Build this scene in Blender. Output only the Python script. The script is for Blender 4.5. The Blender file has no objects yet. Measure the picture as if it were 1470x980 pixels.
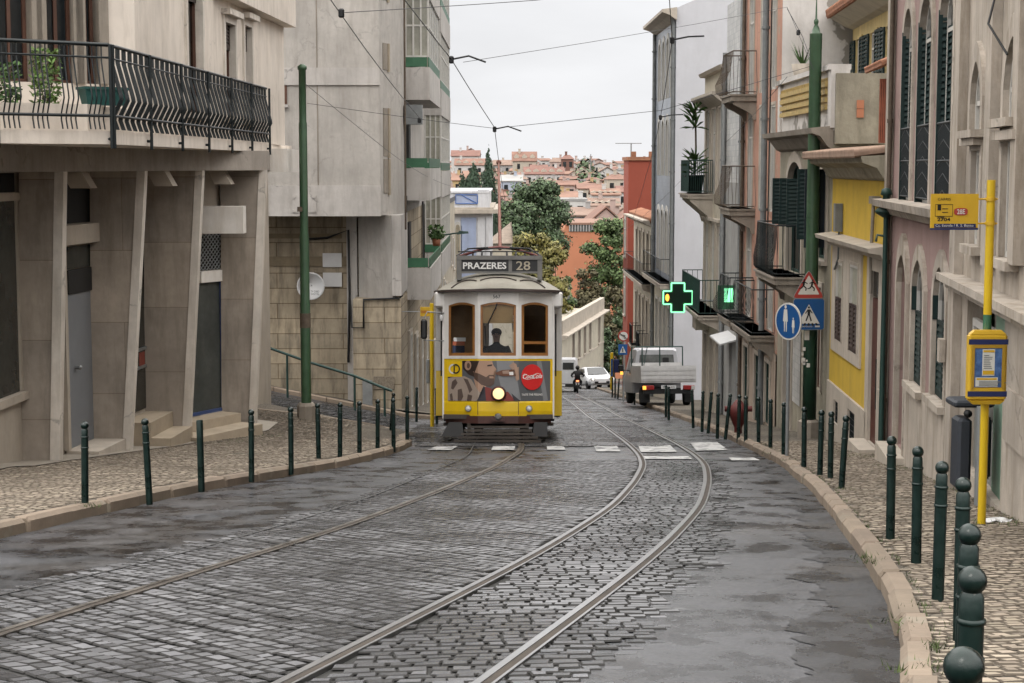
import bpy, bmesh, math, random
from mathutils import Vector, Matrix, noise as mnoise
random.seed(11)
R = math.radians
scene = bpy.context.scene
COL = scene.collection
RND = random.Random(5)
# ------------------------------------------------------------------ camera
FPX = 2450.0; PITCH = math.atan(252.0/FPX); CAM = Vector((0, 0, 1.5)); SL = 0.1175
cam_d = bpy.data.cameras.new('camera'); cam = bpy.data.objects.new('camera', cam_d); COL.objects.link(cam)
cam.location = CAM; cam.rotation_euler = (math.pi/2-PITCH, 0, 0)
cam_d.sensor_width = 36; cam_d.lens = 36*FPX/1470; cam_d.clip_start = .1; cam_d.clip_end = 3000
scene.camera = cam
def ray(px, py):
    cx = (px-735)/FPX; cy = (490-py)/FPX
    return Vector((cx, math.cos(PITCH)+cy*math.sin(PITCH), -math.sin(PITCH)+cy*math.cos(PITCH)))
def P(px, py, Y):
    d = ray(px, py); return CAM+d*(Y/d.y)
def X(px, Y, py=500): return P(px, py, Y).x
def Z(py, Y): return P(735, py, Y).z
def smooth(a, b, t):
    t = max(0, min(1, (t-a)/(b-a))); return t*t*(3-2*t)
def H(x, y):
    r = .2*max(0, -2.6-x)*smooth(29, 37, y)*(1-smooth(47, 60, y)*.8) if x < -2.6 else 0
    if y > 30 and x < -12: r = .2*9.4*smooth(29, 37, y)*(1-smooth(47, 60, y)*.8)
    return -SL*y+r
def G(px, py, h=0):
    d = ray(px, py); lo = 1.0; hi = lo
    def f(Y):
        q = CAM+d*(Y/d.y); return q.z-H(q.x, q.y)-h
    Y = 1.5
    while Y < 200 and f(Y) > 0: Y += .5
    lo, hi = Y-.5, Y
    for _ in range(30):
        m = (lo+hi)/2
        if f(m) > 0: lo = m
        else: hi = m
    return CAM+d*(lo/d.y)
# ------------------------------------------------------------------ materials
M = {}
def mat(name, col, rough=.7, var=.18, scale=2.5, streak=0, sdir=None, bump=.0, bscale=40, metal=0, spec=.5, col2=None, island=0, rvar=0, patch=None, coat=0, crack=0):
    if name in M: return M[name]
    m = bpy.data.materials.new(name); m.use_nodes = True; nt = m.node_tree; N = nt.nodes; L = nt.links
    b = N['Principled BSDF']; b.inputs['Roughness'].default_value = rough; b.inputs['Metallic'].default_value = metal
    b.inputs['Specular IOR Level'].default_value = spec
    if coat: b.inputs['Coat Weight'].default_value = coat
    tc = N.new('ShaderNodeTexCoord')
    def tex(sc, det=6, vec=None, rg=.6):
        t = N.new('ShaderNodeTexNoise'); t.inputs['Scale'].default_value = sc; t.inputs['Detail'].default_value = det; t.inputs['Roughness'].default_value = rg
        L.new(vec or tc.outputs['Object'], t.inputs['Vector']); return t
    def mix(fac, a, c, mode='MIX'):
        x = N.new('ShaderNodeMix'); x.data_type = 'RGBA'; x.blend_type = mode
        if hasattr(fac, 'is_linked') or not isinstance(fac, (int, float)): L.new(fac, x.inputs[0])
        else: x.inputs[0].default_value = fac
        for s, i in ((a, 6), (c, 7)):
            if isinstance(s, (tuple, list)): x.inputs[i].default_value = (*s[:3], 1)
            else: L.new(s, x.inputs[i])
        return x.outputs[2]
    def rng(out, a, c, lo=0, hi=1):
        r = N.new('ShaderNodeMapRange'); L.new(out, r.inputs[0]); r.inputs[1].default_value = a; r.inputs[2].default_value = c
        r.inputs[3].default_value = lo; r.inputs[4].default_value = hi; return r.outputs[0]
    lo = tuple(c*(1-var) for c in col); hi = tuple(min(.95, c*(1+var)) for c in (col2 or col))
    n1 = tex(scale)
    c = mix(rng(n1.outputs['Fac'], .3, .7), lo, hi)
    n3 = tex(scale*9, 4)
    c = mix(rng(n3.outputs['Fac'], .35, .75, 0, var*1.2), c, tuple(v*.55 for v in col))
    if streak:
        mp = N.new('ShaderNodeMapping'); mp.inputs['Scale'].default_value = (3.0, 3.0, .5); L.new(tc.outputs['Object'], mp.inputs[0])
        n2 = tex(1.3, 8, mp.outputs[0], .7); dirt = sdir or (.12, .1, .075)
        c = mix(rng(n2.outputs['Fac'], .46, .68, 0, streak), c, dirt)
        n5 = tex(.55, 7, None, .65)
        c = mix(rng(n5.outputs['Fac'], .48, .62, 0, streak*.75), c, tuple(v*.6 for v in col))
    if patch:
        pc, th, ps = patch
        n4 = tex(ps, 5, None, .55)
        c = mix(rng(n4.outputs['Fac'], th, th+.012), c, pc)
    if crack:
        nv = tex(1.6, 5); mv = N.new('ShaderNodeVectorMath'); mv.operation = 'SCALE'; L.new(nv.outputs['Color'], mv.inputs[0]); mv.inputs['Scale'].default_value = .9
        av = N.new('ShaderNodeVectorMath'); L.new(tc.outputs['Object'], av.inputs[0]); L.new(mv.outputs[0], av.inputs[1])
        vo = N.new('ShaderNodeTexVoronoi'); vo.feature = 'DISTANCE_TO_EDGE'; vo.inputs['Scale'].default_value = .55; L.new(av.outputs[0], vo.inputs[0])
        nm = tex(.8, 3); mm = N.new('ShaderNodeMath'); mm.operation = 'MULTIPLY'; L.new(rng(vo.outputs['Distance'], .0, .018, crack, 0), mm.inputs[0]); L.new(rng(nm.outputs['Fac'], .48, .56), mm.inputs[1])
        c = mix(mm.outputs[0], c, tuple(v*.35 for v in col))
    if island:
        g = N.new('ShaderNodeNewGeometry')
        c = mix(1.0, c, (1, 1, 1), 'MULTIPLY') if False else c
        hs = N.new('ShaderNodeHueSaturation'); L.new(c, hs.inputs['Color'])
        L.new(rng(g.outputs['Random Per Island'], 0, 1, 1-island, 1+island), hs.inputs['Value'])
        m2 = N.new('ShaderNodeMath'); m2.operation = 'MULTIPLY'; m2.inputs[1].default_value = 7.31; L.new(g.outputs['Random Per Island'], m2.inputs[0])
        m3 = N.new('ShaderNodeMath'); m3.operation = 'FRACT'; L.new(m2.outputs[0], m3.inputs[0])
        L.new(rng(m3.outputs[0], 0, 1, .5-.02*island, .5+.03*island), hs.inputs['Hue'])
        c = hs.outputs[0]
    L.new(c, b.inputs['Base Color'])
    if rvar:
        L.new(rng(n1.outputs['Fac'], .35, .65, max(.03, rough-rvar), min(1, rough+rvar)), b.inputs['Roughness'])
    if bump:
        bp = N.new('ShaderNodeBump'); bp.inputs['Strength'].default_value = bump; bp.inputs['Distance'].default_value = .02
        nb = tex(bscale, 5); L.new(nb.outputs['Fac'], bp.inputs['Height']); L.new(bp.outputs[0], b.inputs['Normal'])
    M[name] = m; return m
def emit(name, col, st):
    m = bpy.data.materials.new(name); m.use_nodes = True; b = m.node_tree.nodes['Principled BSDF']
    b.inputs['Base Color'].default_value = (*[c*.5 for c in col], 1); b.inputs['Emission Color'].default_value = (*col, 1); b.inputs['Emission Strength'].default_value = st
    M[name] = m; return m
def glassmat(name, tint=(.8, .85, .85), refl=.12):
    m = bpy.data.materials.new(name); m.use_nodes = True; nt = m.node_tree; N = nt.nodes; L = nt.links
    N.remove(N['Principled BSDF']); out = N['Material Output']
    t = N.new('ShaderNodeBsdfTransparent'); t.inputs[0].default_value = (*tint, 1)
    g = N.new('ShaderNodeBsdfGlossy'); g.inputs['Roughness'].default_value = .04
    fr = N.new('ShaderNodeFresnel'); fr.inputs[0].default_value = 1.5
    ad = N.new('ShaderNodeMath'); ad.operation = 'ADD'; ad.inputs[1].default_value = refl*.4; L.new(fr.outputs[0], ad.inputs[0])
    mx = N.new('ShaderNodeMixShader'); L.new(ad.outputs[0], mx.inputs[0]); L.new(t.outputs[0], mx.inputs[1]); L.new(g.outputs[0], mx.inputs[2]); L.new(mx.outputs[0], out.inputs[0])
    M[name] = m; return m
def blockmat(name, col, col2, mortar, bw, bh, rough=.8, axis='XZ', ms=.012, bump=.25, streak=.35, sc=1.0, tilt=0):
    """masonry blocks / tiles on vertical faces (brick texture over horizontal distance and height)"""
    m = mat(name, col, rough, var=.2, scale=1.2, streak=streak, bump=0)
    nt = m.node_tree; N = nt.nodes; L = nt.links; b = N['Principled BSDF']
    src = b.inputs['Base Color'].links[0].from_socket
    tc = N.new('ShaderNodeTexCoord'); sp = N.new('ShaderNodeSeparateXYZ'); L.new(tc.outputs['Object'], sp.inputs[0])
    ad = N.new('ShaderNodeMath'); ad.operation = 'ADD'; L.new(sp.outputs['X'], ad.inputs[0]); L.new(sp.outputs['Y'], ad.inputs[1])
    cb = N.new('ShaderNodeCombineXYZ'); L.new(ad.outputs[0], cb.inputs[0]); L.new(sp.outputs['Z'], cb.inputs[1])
    br = N.new('ShaderNodeTexBrick'); L.new(cb.outputs[0], br.inputs[0]); br.inputs['Scale'].default_value = sc
    br.inputs['Color1'].default_value = (.82, .82, .82, 1); br.inputs['Color2'].default_value = (1.1, 1.08, 1.05, 1); br.inputs['Mortar'].default_value = (*mortar, 1)
    br.inputs['Mortar Size'].default_value = ms; br.inputs['Brick Width'].default_value = bw; br.inputs['Row Height'].default_value = bh; br.inputs['Mortar Smooth'].default_value = .2
    x = N.new('ShaderNodeMix'); x.data_type = 'RGBA'; x.blend_type = 'MULTIPLY'; x.inputs[0].default_value = 1; L.new(src, x.inputs[6]); L.new(br.outputs['Color'], x.inputs[7]); L.new(x.outputs[2], b.inputs['Base Color'])
    bp = N.new('ShaderNodeBump'); bp.invert = True; bp.inputs['Strength'].default_value = bump; bp.inputs['Distance'].default_value = .02; L.new(br.outputs['Fac'], bp.inputs['Height']); L.new(bp.outputs[0], b.inputs['Normal'])
    return m
def groundmat(name, col, col2, rough, kind):
    m = mat(name, col, rough, var=.3, scale=.7, col2=col2, rvar=0)
    nt = m.node_tree; N = nt.nodes; L = nt.links; b = N['Principled BSDF']
    src = b.inputs['Base Color'].links[0].from_socket
    tc = N.new('ShaderNodeTexCoord')
    bp = N.new('ShaderNodeBump'); bp.inputs['Distance'].default_value = .02
    if kind == 'asphalt':
        n = N.new('ShaderNodeTexNoise'); n.inputs['Scale'].default_value = 130; n.inputs['Detail'].default_value = 3; L.new(tc.outputs['Object'], n.inputs[0])
        bp.inputs['Strength'].default_value = .22; L.new(n.outputs['Fac'], bp.inputs['Height']); L.new(bp.outputs[0], b.inputs['Normal'])
        # wet sheen in streaks along the road, dry worn tracks and brown silt
        mp = N.new('ShaderNodeMapping'); mp.inputs['Scale'].default_value = (1.9, 1.5, 1); L.new(tc.outputs['Object'], mp.inputs[0])
        w = N.new('ShaderNodeTexNoise'); w.inputs['Scale'].default_value = 1.0; w.inputs['Detail'].default_value = 8; w.inputs['Roughness'].default_value = .68; L.new(mp.outputs[0], w.inputs[0])
        r = N.new('ShaderNodeMapRange'); L.new(w.outputs['Fac'], r.inputs[0]); r.inputs[1].default_value = .38; r.inputs[2].default_value = .62; r.inputs[3].default_value = .12; r.inputs[4].default_value = .55
        L.new(r.outputs[0], b.inputs['Roughness'])
        x = N.new('ShaderNodeMix'); x.data_type = 'RGBA'; x.blend_type = 'MIX'
        r2 = N.new('ShaderNodeMapRange'); L.new(w.outputs['Fac'], r2.inputs[0]); r2.inputs[1].default_value = .4; r2.inputs[2].default_value = .62; r2.inputs[3].default_value = 0; r2.inputs[4].default_value = .8
        L.new(r2.outputs[0], x.inputs[0]); L.new(src, x.inputs[6]); x.inputs[7].default_value = (*col2, 1)
        n2 = N.new('ShaderNodeTexNoise'); n2.inputs['Scale'].default_value = .42; n2.inputs['Detail'].default_value = 5; L.new(tc.outputs['Object'], n2.inputs[0])
        r3 = N.new('ShaderNodeMapRange'); L.new(n2.outputs['Fac'], r3.inputs[0]); r3.inputs[1].default_value = .55; r3.inputs[2].default_value = .62; r3.inputs[3].default_value = 0; r3.inputs[4].default_value = .3
        y = N.new('ShaderNodeMix'); y.data_type = 'RGBA'; L.new(r3.outputs[0], y.inputs[0]); L.new(x.outputs[2], y.inputs[6]); y.inputs[7].default_value = (.075, .06, .046, 1)
        # salt-and-pepper aggregate
        n4 = N.new('ShaderNodeTexNoise'); n4.inputs['Scale'].default_value = 70; n4.inputs['Detail'].default_value = 2; L.new(tc.outputs['Object'], n4.inputs[0])
        r4 = N.new('ShaderNodeMapRange'); L.new(n4.outputs['Fac'], r4.inputs[0]); r4.inputs[1].default_value = .35; r4.inputs[2].default_value = .65; r4.inputs[3].default_value = .72; r4.inputs[4].default_value = 1.3
        v = N.new('ShaderNodeVectorMath'); v.operation = 'SCALE'; L.new(y.outputs[2], v.inputs[0]); L.new(r4.outputs[0], v.inputs['Scale'])
        L.new(v.outputs[0], b.inputs['Base Color'])
    else:
        v = N.new('ShaderNodeTexVoronoi'); v.inputs['Scale'].default_value = 9 if kind == 'cobble' else 13; L.new(tc.outputs['Object'], v.inputs[0]); v.feature = 'DISTANCE_TO_EDGE'
        r = N.new('ShaderNodeMapRange'); L.new(v.outputs['Distance'], r.inputs[0]); r.inputs[1].default_value = 0; r.inputs[2].default_value = .12
        bp.inputs['Strength'].default_value = .6; L.new(r.outputs[0], bp.inputs['Height']); L.new(bp.outputs[0], b.inputs['Normal'])
        x = N.new('ShaderNodeMix'); x.data_type = 'RGBA'; x.blend_type = 'MIX'; L.new(r.outputs[0], x.inputs[0]); x.inputs[6].default_value = (*[c*.35 for c in col], 1); L.new(src, x.inputs[7]); L.new(x.outputs[2], b.inputs['Base Color'])
    return m
# ------------------------------------------------------------------ objects
ORG = {}
def setp(o, label=None, cat=None, group=None, kind=None, category=None):
    cat = cat or category
    if label: o['label'] = label
    if cat: o['category'] = cat
    if group: o['group'] = group
    if kind: o['kind'] = kind
    return o
def thing(name, loc, label, cat, group=None, local=False, rot=(0, 0, 0)):
    o = bpy.data.objects.new(name, None); COL.objects.link(o); o.location = loc; o.rotation_euler = rot; o.empty_display_size = .2
    ORG[o] = Vector((0, 0, 0)) if local else Vector(loc)
    return setp(o, label, cat, group)
class MB:
    def __init__(s): s.v = []; s.f = []; s.sm = []; s.mi = []; s.cur = 0; s.M = None
    def add(s, vs, fs, sm=False):
        k = len(s.v)
        if s.M is not None: vs = [s.M@Vector(v) for v in vs]
        s.v.extend(Vector(v) for v in vs)
        for f in fs: s.f.append([i+k for i in f]); s.sm.append(sm); s.mi.append(s.cur)
        return s
    def hexa(s, p): return s.add(p, [(0, 1, 2, 3), (7, 6, 5, 4), (0, 4, 5, 1), (1, 5, 6, 2), (2, 6, 7, 3), (3, 7, 4, 0)])
    def box(s, x0, x1, y0, y1, z0, z1):
        return s.hexa([(x0, y0, z0), (x1, y0, z0), (x1, y1, z0), (x0, y1, z0), (x0, y0, z1), (x1, y0, z1), (x1, y1, z1), (x0, y1, z1)])
    def bbox(s, x0, x1, y0, y1, z0, z1, b=.02):
        """box with chamfered vertical and top edges"""
        b = min(b, (x1-x0)/2.2, (y1-y0)/2.2, (z1-z0)/2.2)
        def ring(i, z): return [(x0+b+i, y0+i, z), (x1-b-i, y0+i, z), (x1-i, y0+b+i, z), (x1-i, y1-b-i, z), (x1-b-i, y1-i, z), (x0+b+i, y1-i, z), (x0+i, y1-b-i, z), (x0+i, y0+b+i, z)]
        return s.loft([ring(b, z0), ring(0, z0+b), ring(0, z1-b), ring(b, z1)])
    def loft(s, rings, sm=False, cap=True, close=True):
        n = len(rings[0]); vs = [q for r in rings for q in r]; fs = []
        for i in range(len(rings)-1):
            for j in range(n if close else n-1):
                k = (j+1) % n; fs.append((i*n+j, i*n+k, (i+1)*n+k, (i+1)*n+j))
        s.add(vs, fs, sm)
        if cap: s.add(list(rings[0]), [tuple(range(n))[::-1]]); s.add(list(rings[-1]), [tuple(range(n))])
        return s
    def fbox(s, F, u0, u1, z0, z1, w0, w1):
        return s.hexa([F.p(u0, z0, w0), F.p(u1, z0, w0), F.p(u1, z0, w1), F.p(u0, z0, w1), F.p(u0, z1, w0), F.p(u1, z1, w0), F.p(u1, z1, w1), F.p(u0, z1, w1)])
    def fprism(s, F, pts, w0, w1):
        """polygon pts [(u,z)] extruded from w0 to w1"""
        return s.loft([[F.p(u, z, w0) for u, z in pts], [F.p(u, z, w1) for u, z in pts]])
    def quad(s, *p): return s.add(p, [tuple(range(len(p)))])
    def cyl(s, p0, p1, r0, r1=None, n=10, sm=True, cap=True):
        r1 = r0 if r1 is None else r1; p0 = Vector(p0); p1 = Vector(p1); d = (p1-p0).normalized()
        a = d.orthogonal().normalized(); b = d.cross(a)
        rr = [[p+(a*math.cos(t)+b*math.sin(t))*r for t in [2*math.pi*i/n for i in range(n)]] for p, r in ((p0, r0), (p1, r1))]
        return s.loft(rr, sm, cap)
    def tube(s, pts, r, n=6, sm=True):
        pts = [Vector(p) for p in pts]; rings = []
        prev = None
        for i, p in enumerate(pts):
            d = (pts[min(i+1, len(pts)-1)]-pts[max(i-1, 0)]).normalized()
            if prev is None: a = d.orthogonal().normalized()
            else: a = (prev-d*prev.dot(d)).normalized()
            prev = a; b = d.cross(a); rr = r[i] if isinstance(r, (list, tuple)) else r
            rings.append([p+(a*math.cos(2*math.pi*k/n)+b*math.sin(2*math.pi*k/n))*rr for k in range(n)])
        return s.loft(rings, sm)
    def lathe(s, prof, c=(0, 0, 0), n=14, sm=True, axis='z'):
        c = Vector(c); rings = []
        for r, h in prof:
            ring = []
            for k in range(n):
                t = 2*math.pi*k/n; a, b = r*math.cos(t), r*math.sin(t)
                ring.append(c+(Vector((a, b, h)) if axis == 'z' else Vector((a, h, b)) if axis == 'y' else Vector((h, a, b))))
            rings.append(ring)
        return s.loft(rings, sm)
    def sphere(s, c, r, n=10, m=6, sc=(1, 1, 1)):
        c = Vector(c); rings = []
        for i in range(m+1):
            t = math.pi*(.02+.96*i/m); rr = math.sin(t)*r
            rings.append([c+Vector((rr*math.cos(2*math.pi*k/n)*sc[0], rr*math.sin(2*math.pi*k/n)*sc[1], -math.cos(t)*r*sc[2])) for k in range(n)])
        return s.loft(rings, True)
    def text(s, body, mtx, size=.1, depth=0.002, offset=0, align='CENTER', width=None, shear=0):
        cu = bpy.data.curves.new('t', 'FONT'); cu.body = body; cu.size = size; cu.align_x = align; cu.align_y = 'CENTER'; cu.offset = offset; cu.extrude = depth; cu.shear = shear; cu.resolution_u = 3
        o = bpy.data.objects.new('t', cu); COL.objects.link(o); bpy.context.view_layer.update()
        me = o.to_mesh(); k = 1
        if width:
            xs = [v.co.x for v in me.vertices]; w = max(xs)-min(xs); k = width/w if w else 1
        ys = [v.co.y for v in me.vertices]; T = mtx@Matrix.Diagonal((k, 1, 1, 1))@Matrix.Translation((0, -(max(ys)+min(ys))/2, 0))
        s.add([T@v.co for v in me.vertices], [tuple(p.vertices) for p in me.polygons]); o.to_mesh_clear()
        bpy.data.objects.remove(o); bpy.data.curves.remove(cu); return s
    def build(s, name, m, parent=None, loc=None, **tags):
        org = ORG.get(parent, Vector((0, 0, 0))) if parent else Vector(loc or (0, 0, 0))
        me = bpy.data.meshes.new(name)
        me.from_pydata([tuple(v-org) for v in s.v], [], s.f)
        for q in (m if isinstance(m, (list, tuple)) else [m]): me.materials.append(q)
        me.polygons.foreach_set('use_smooth', s.sm); me.polygons.foreach_set('material_index', s.mi); me.update()
        o = bpy.data.objects.new(name, me); COL.objects.link(o)
        if parent: o.parent = parent; ORG[o] = org
        else: o.location = org; ORG[o] = org
        return setp(o, **tags)
UP = Matrix(((1, 0, 0, 0), (0, 0, -1, 0), (0, 1, 0, 0), (0, 0, 0, 1)))   # text plane -> x right, z up, facing -y
def T(x, y, z): return Matrix.Translation((x, y, z))
def children(o): return [c for c in bpy.data.objects if c.parent == o]
def copytree(o, parent=None, tree=None):
    c = o.copy(); COL.objects.link(c); c.parent = parent
    for ch in tree[o] if tree else children(o): copytree(ch, c, None)
    return c
class Fr:
    """facade frame: u along the wall in plan, z up, w outwards"""
    def __init__(s, A, B, side):
        s.A = Vector((A[0], A[1])); s.B = Vector((B[0], B[1])); s.len = (s.B-s.A).length; s.u = (s.B-s.A)/s.len
        s.n = Vector((-s.u.y, s.u.x))*side
    def p(s, u, z, w=0):
        q = s.A+s.u*u+s.n*w; return Vector((q.x, q.y, z))
    def hit(s, px, py, w=0):
        d = ray(px, py); a = s.A+s.n*w
        t = ((a-Vector((CAM.x, CAM.y))).dot(s.n))/(Vector((d.x, d.y)).dot(s.n)); q = CAM+d*t
        return (Vector((q.x, q.y))-s.A).dot(s.u), q.z
    def rect(s, px0, px1, pyt, pyb, w=0):
        """opening from pixels: tops and bottoms read at the middle px"""
        pm = (px0+px1)/2; ua = s.hit(px0, (pyt+pyb)/2, w)[0]; ub = s.hit(px1, (pyt+pyb)/2, w)[0]
        return min(ua, ub), max(ua, ub), s.hit(pm, pyb, w)[1], s.hit(pm, pyt, w)[1]
def arch_pts(u0, u1, z0, z1, arch=None, ah=None, n=10):
    if not arch: return [(u0, z0), (u0, z1), (u1, z1), (u1, z0)]
    w = (u1-u0)/2; um = (u0+u1)/2
    ah = ah or w; zs = z1-ah; pts = [(u0, z0), (u0, zs)]
    for i in range(1, n):
        t = i/n
        if arch == 'round': a = math.pi*(1-t); pts.append((um+w*math.cos(a), zs+ah*math.sin(a)))
        else:
            k = abs(2*t-1); pts.append((u0+2*w*t, zs+ah*math.sqrt(max(0, 1-k**1.35))*(1 if k > .02 else 1)))
    pts += [(u1, zs), (u1, z0)]
    return pts
def wall(mb, F, u0, u1, z0, z1, holes=(), depth=.22, w=0):
    us = sorted({u0, u1, *[h[0] for h in holes], *[h[1] for h in holes]}); zs = sorted({z0, z1, *[h[2] for h in holes], *[h[3] for h in holes]})
    us = [u for u in us if u0 <= u <= u1]; zs = [z for z in zs if z0 <= z <= z1]
    for i in range(len(us)-1):
        for j in range(len(zs)-1):
            cu = (us[i]+us[i+1])/2; cz = (zs[j]+zs[j+1])/2
            if any(h[0] < cu < h[1] and h[2] < cz < h[3] for h in holes): continue
            mb.quad(F.p(us[i], zs[j], w), F.p(us[i+1], zs[j], w), F.p(us[i+1], zs[j+1], w), F.p(us[i], zs[j+1], w))
    for h in holes:
        arch = h[4] if len(h) > 4 else None; ah = h[5] if len(h) > 5 else None
        pts = arch_pts(h[0], h[1], h[2], h[3], arch, ah); p9 = arch_pts(h[0]-.004, h[1]+.004, h[2]-.004, h[3]+.004, arch, ah)
        if arch:
            for a, b in zip(pts[1:-1], pts[2:-1]):
                if abs(b[0]-a[0]) > 1e-6: mb.quad(F.p(a[0], a[1], w), F.p(b[0], b[1], w), F.p(b[0], h[3], w), F.p(a[0], h[3], w))
        for a, b in zip(p9, p9[1:]+p9[:1]): mb.quad(F.p(*a, w-.001), F.p(*b, w-.001), F.p(*b, w-depth), F.p(*a, w-depth))
def ring(mb, F, pi, po, w0, w1):
    """frame between outlines pi (inner) and po (outer) with the front at w1"""
    n = len(pi)
    for i in range(n-1):
        a, b, c, d = pi[i], pi[i+1], po[i+1], po[i]
        mb.quad(F.p(*a, w1), F.p(*b, w1), F.p(*c, w1), F.p(*d, w1)); mb.quad(F.p(*d, w1), F.p(*c, w1), F.p(*c, w0), F.p(*d, w0)); mb.quad(F.p(*a, w1), F.p(*b, w1), F.p(*b, w0), F.p(*a, w0))
    for k in (0, n-1): mb.quad(F.p(*pi[k], w1), F.p(*po[k], w1), F.p(*po[k], w0), F.p(*pi[k], w0))
def louvre(mb, F, u0, u1, z0, z1, w, th=.035, n=None):
    fr = .05
    mb.fbox(F, u0, u0+fr, z0, z1, w, w+th); mb.fbox(F, u1-fr, u1, z0, z1, w, w+th); mb.fbox(F, u0+fr, u1-fr, z0, z0+fr*1.4, w, w+th); mb.fbox(F, u0+fr, u1-fr, z1-fr, z1, w, w+th)
    n = n or max(4, int((z1-z0)/.085)); a0 = z0+fr*1.4; st = (z1-fr-a0)/n
    for i in range(n):
        z = a0+i*st; mb.hexa([F.p(u0+fr, z, w+th), F.p(u1-fr, z, w+th), F.p(u1-fr, z+.012, w+th), F.p(u0+fr, z+.012, w+th), F.p(u0+fr, z+st*.9, w+.004), F.p(u1-fr, z+st*.9, w+.004), F.p(u1-fr, z+st*.9+.012, w+.004), F.p(u0+fr, z+st*.9+.012, w+.004)])
def window(F, root, h, surround='stone', frame='wood_white', pane='pane', sw=.12, mull=1, trans=1, shut=None, shut_mat='shutter_green', sill=True, lower=None, wo=0, name='window', cap=0, sp=.04, dep=.14, shw=.5):
    u0, u1, z0, z1 = h[:4]; arch = h[4] if len(h) > 4 else None; ah = h[5] if len(h) > 5 else None
    s = MB(); pi = arch_pts(u0, u1, z0, z1, arch, ah); po = arch_pts(u0-sw, u1+sw, z0, z1+sw*(1.6 if arch else 1), arch, (ah or (u1-u0)/2)+sw*1.2 if arch else None)
    ring(s, F, pi, po, wo-.02, wo+sp)
    if dep > .03:
        for a, b_ in zip(pi, pi[1:]): s.quad(F.p(*a, wo-.02), F.p(*b_, wo-.02), F.p(*b_, wo-dep-.02), F.p(*a, wo-dep-.02))
    if cap: s.fbox(F, u0-sw*1.5, u1+sw*1.5, z1+sw+.002, z1+sw+cap, wo-.01, wo+sp+.12)
    win = s.build(name, M[surround], root)
    # frame
    b = MB(); fw = .05; p2 = arch_pts(u0+fw, u1-fw, z0+fw, z1-fw, arch, (ah or (u1-u0)/2)-fw*.6 if arch else None)
    ring(b, F, p2, pi, wo-dep, wo-dep+.05); b.fbox(F, u0, u1, z0, z0+fw, wo-dep, wo-dep+.05)
    zt = z1-(ah or 0)-.0 if arch else z1-(z1-z0)*.28
    for i in range(mull): uu = u0+(u1-u0)*(i+1)/(mull+1); b.fbox(F, uu-.025, uu+.025, z0+fw, (z1-fw if not arch else z1-.12), wo-dep+.002, wo-dep+.047)
    for i in range(trans):
        zz = zt if i == 0 else z0+(zt-z0)*i/trans
        b.fbox(F, u0+fw, u1-fw, zz-.025, zz+.025, wo-dep+.004, wo-dep+.045)
    b.build('frame', M[frame], win)
    g = MB(); g.add([F.p(u, z, wo-dep+.01) for u, z in pi], [tuple(range(len(pi)))]); g.build('pane', M[pane], win)
    if sill: q = MB(); q.fbox(F, u0-sw*1.2, u1+sw*1.2, z0-.09, z0-.003, wo-.02, wo+sp+.08); q.build('sill', M[surround], win)
    if shut == 'open':
        for a in (0, 1):
            q = MB(); wd = (u1-u0)*shw
            if a == 0: louvre(q, F, u0-wd-.02, u0-.02, z0, z1-(ah or 0)*.3, wo+sp+.01)
            else: louvre(q, F, u1+.02, u1+wd+.02, z0, z1-(ah or 0)*.3, wo+sp+.01)
            q.build('shutter', M[shut_mat], win)
    elif shut == 'closed' or shut == 'lower':
        zt2 = z0+(z1-z0)*(lower or .96)
        um = (u0+u1)/2
        for a, c in ((u0+.01, um-.004), (um+.004, u1-.01)):
            q = MB(); louvre(q, F, a, c, z0+.01, zt2, wo-min(.075, dep*.6)); q.build('shutter', M[shut_mat], win)
    elif shut == 'perp':          # leaves swung open, standing out from the wall
        for a in (u0, u1):
            q = MB(); wd = (u1-u0)*.5; d = wd
            G2 = Fr(F.A+F.u*a, F.A+F.u*a+F.n*1.0, 1); louvre(q, G2, .0, d, z0, z1-(ah or 0)*.3, -.02); q.build('shutter', M[shut_mat], win)
    return win
def railing(mb, p0, p1, h, step=.11, r=.008, belly=0, out=(0, 0, 0), rail=.016, mid=None, base=.06, flat=False):
    p0 = Vector(p0); p1 = Vector(p1); n = max(1, int((p1-p0).length/step)); o = Vector(out); zz = Vector((0, 0, 1))
    mb.cyl(p0+zz*h, p1+zz*h, rail, n=6); mb.cyl(p0+zz*base, p1+zz*base, rail*.8, n=6)
    if mid: mb.cyl(p0+zz*mid, p1+zz*mid, rail*.8, n=6)
    for i in range(n+1):
        q = p0.lerp(p1, i/n)
        if belly: mb.tube([q+zz*h, q+zz*h*.55+o*belly*.35, q+zz*h*.28+o*belly, q+zz*base*1.5+o*belly*.9, q+zz*base*.4+o*belly*.3], r, 4)
        else: mb.cyl(q+zz*base, q+zz*h, r, n=4, cap=False)
# ------------------------------------------------------------------ palette
mat('stone', (.50, .44, .37), .85, .12, 2, .3, (.2, .17, .13), .15)
mat('stone_dark', (.30, .26, .215), .85, .15, 2, .4, (.1, .085, .06), .2)
mat('cream_wall', (.74, .665, .585), .85, .07, 1.2, .35, (.3, .25, .19), .1, crack=.25)
blockmat('fin_stone', (.42, .36, .30), None, (.6, .55, .5), 9, 1.15, ms=.006, bump=.1, streak=.45)
mat('fin_edge', (.68, .62, .55), .8, .12, 2, .45, (.3, .24, .17), .1, crack=.6)
mat('white_beam', (.76, .72, .67), .8, .08, 1.5, .35, (.42, .34, .24), .1)
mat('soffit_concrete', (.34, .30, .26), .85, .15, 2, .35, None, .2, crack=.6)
mat('concrete', (.47, .44, .405), .9, .16, .8, .42, (.24, .21, .18), .35, 8, crack=.3)
mat('concrete_light', (.52, .49, .46), .9, .12, .8, .4, (.24, .21, .18), .3, 8, crack=.6)
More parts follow.
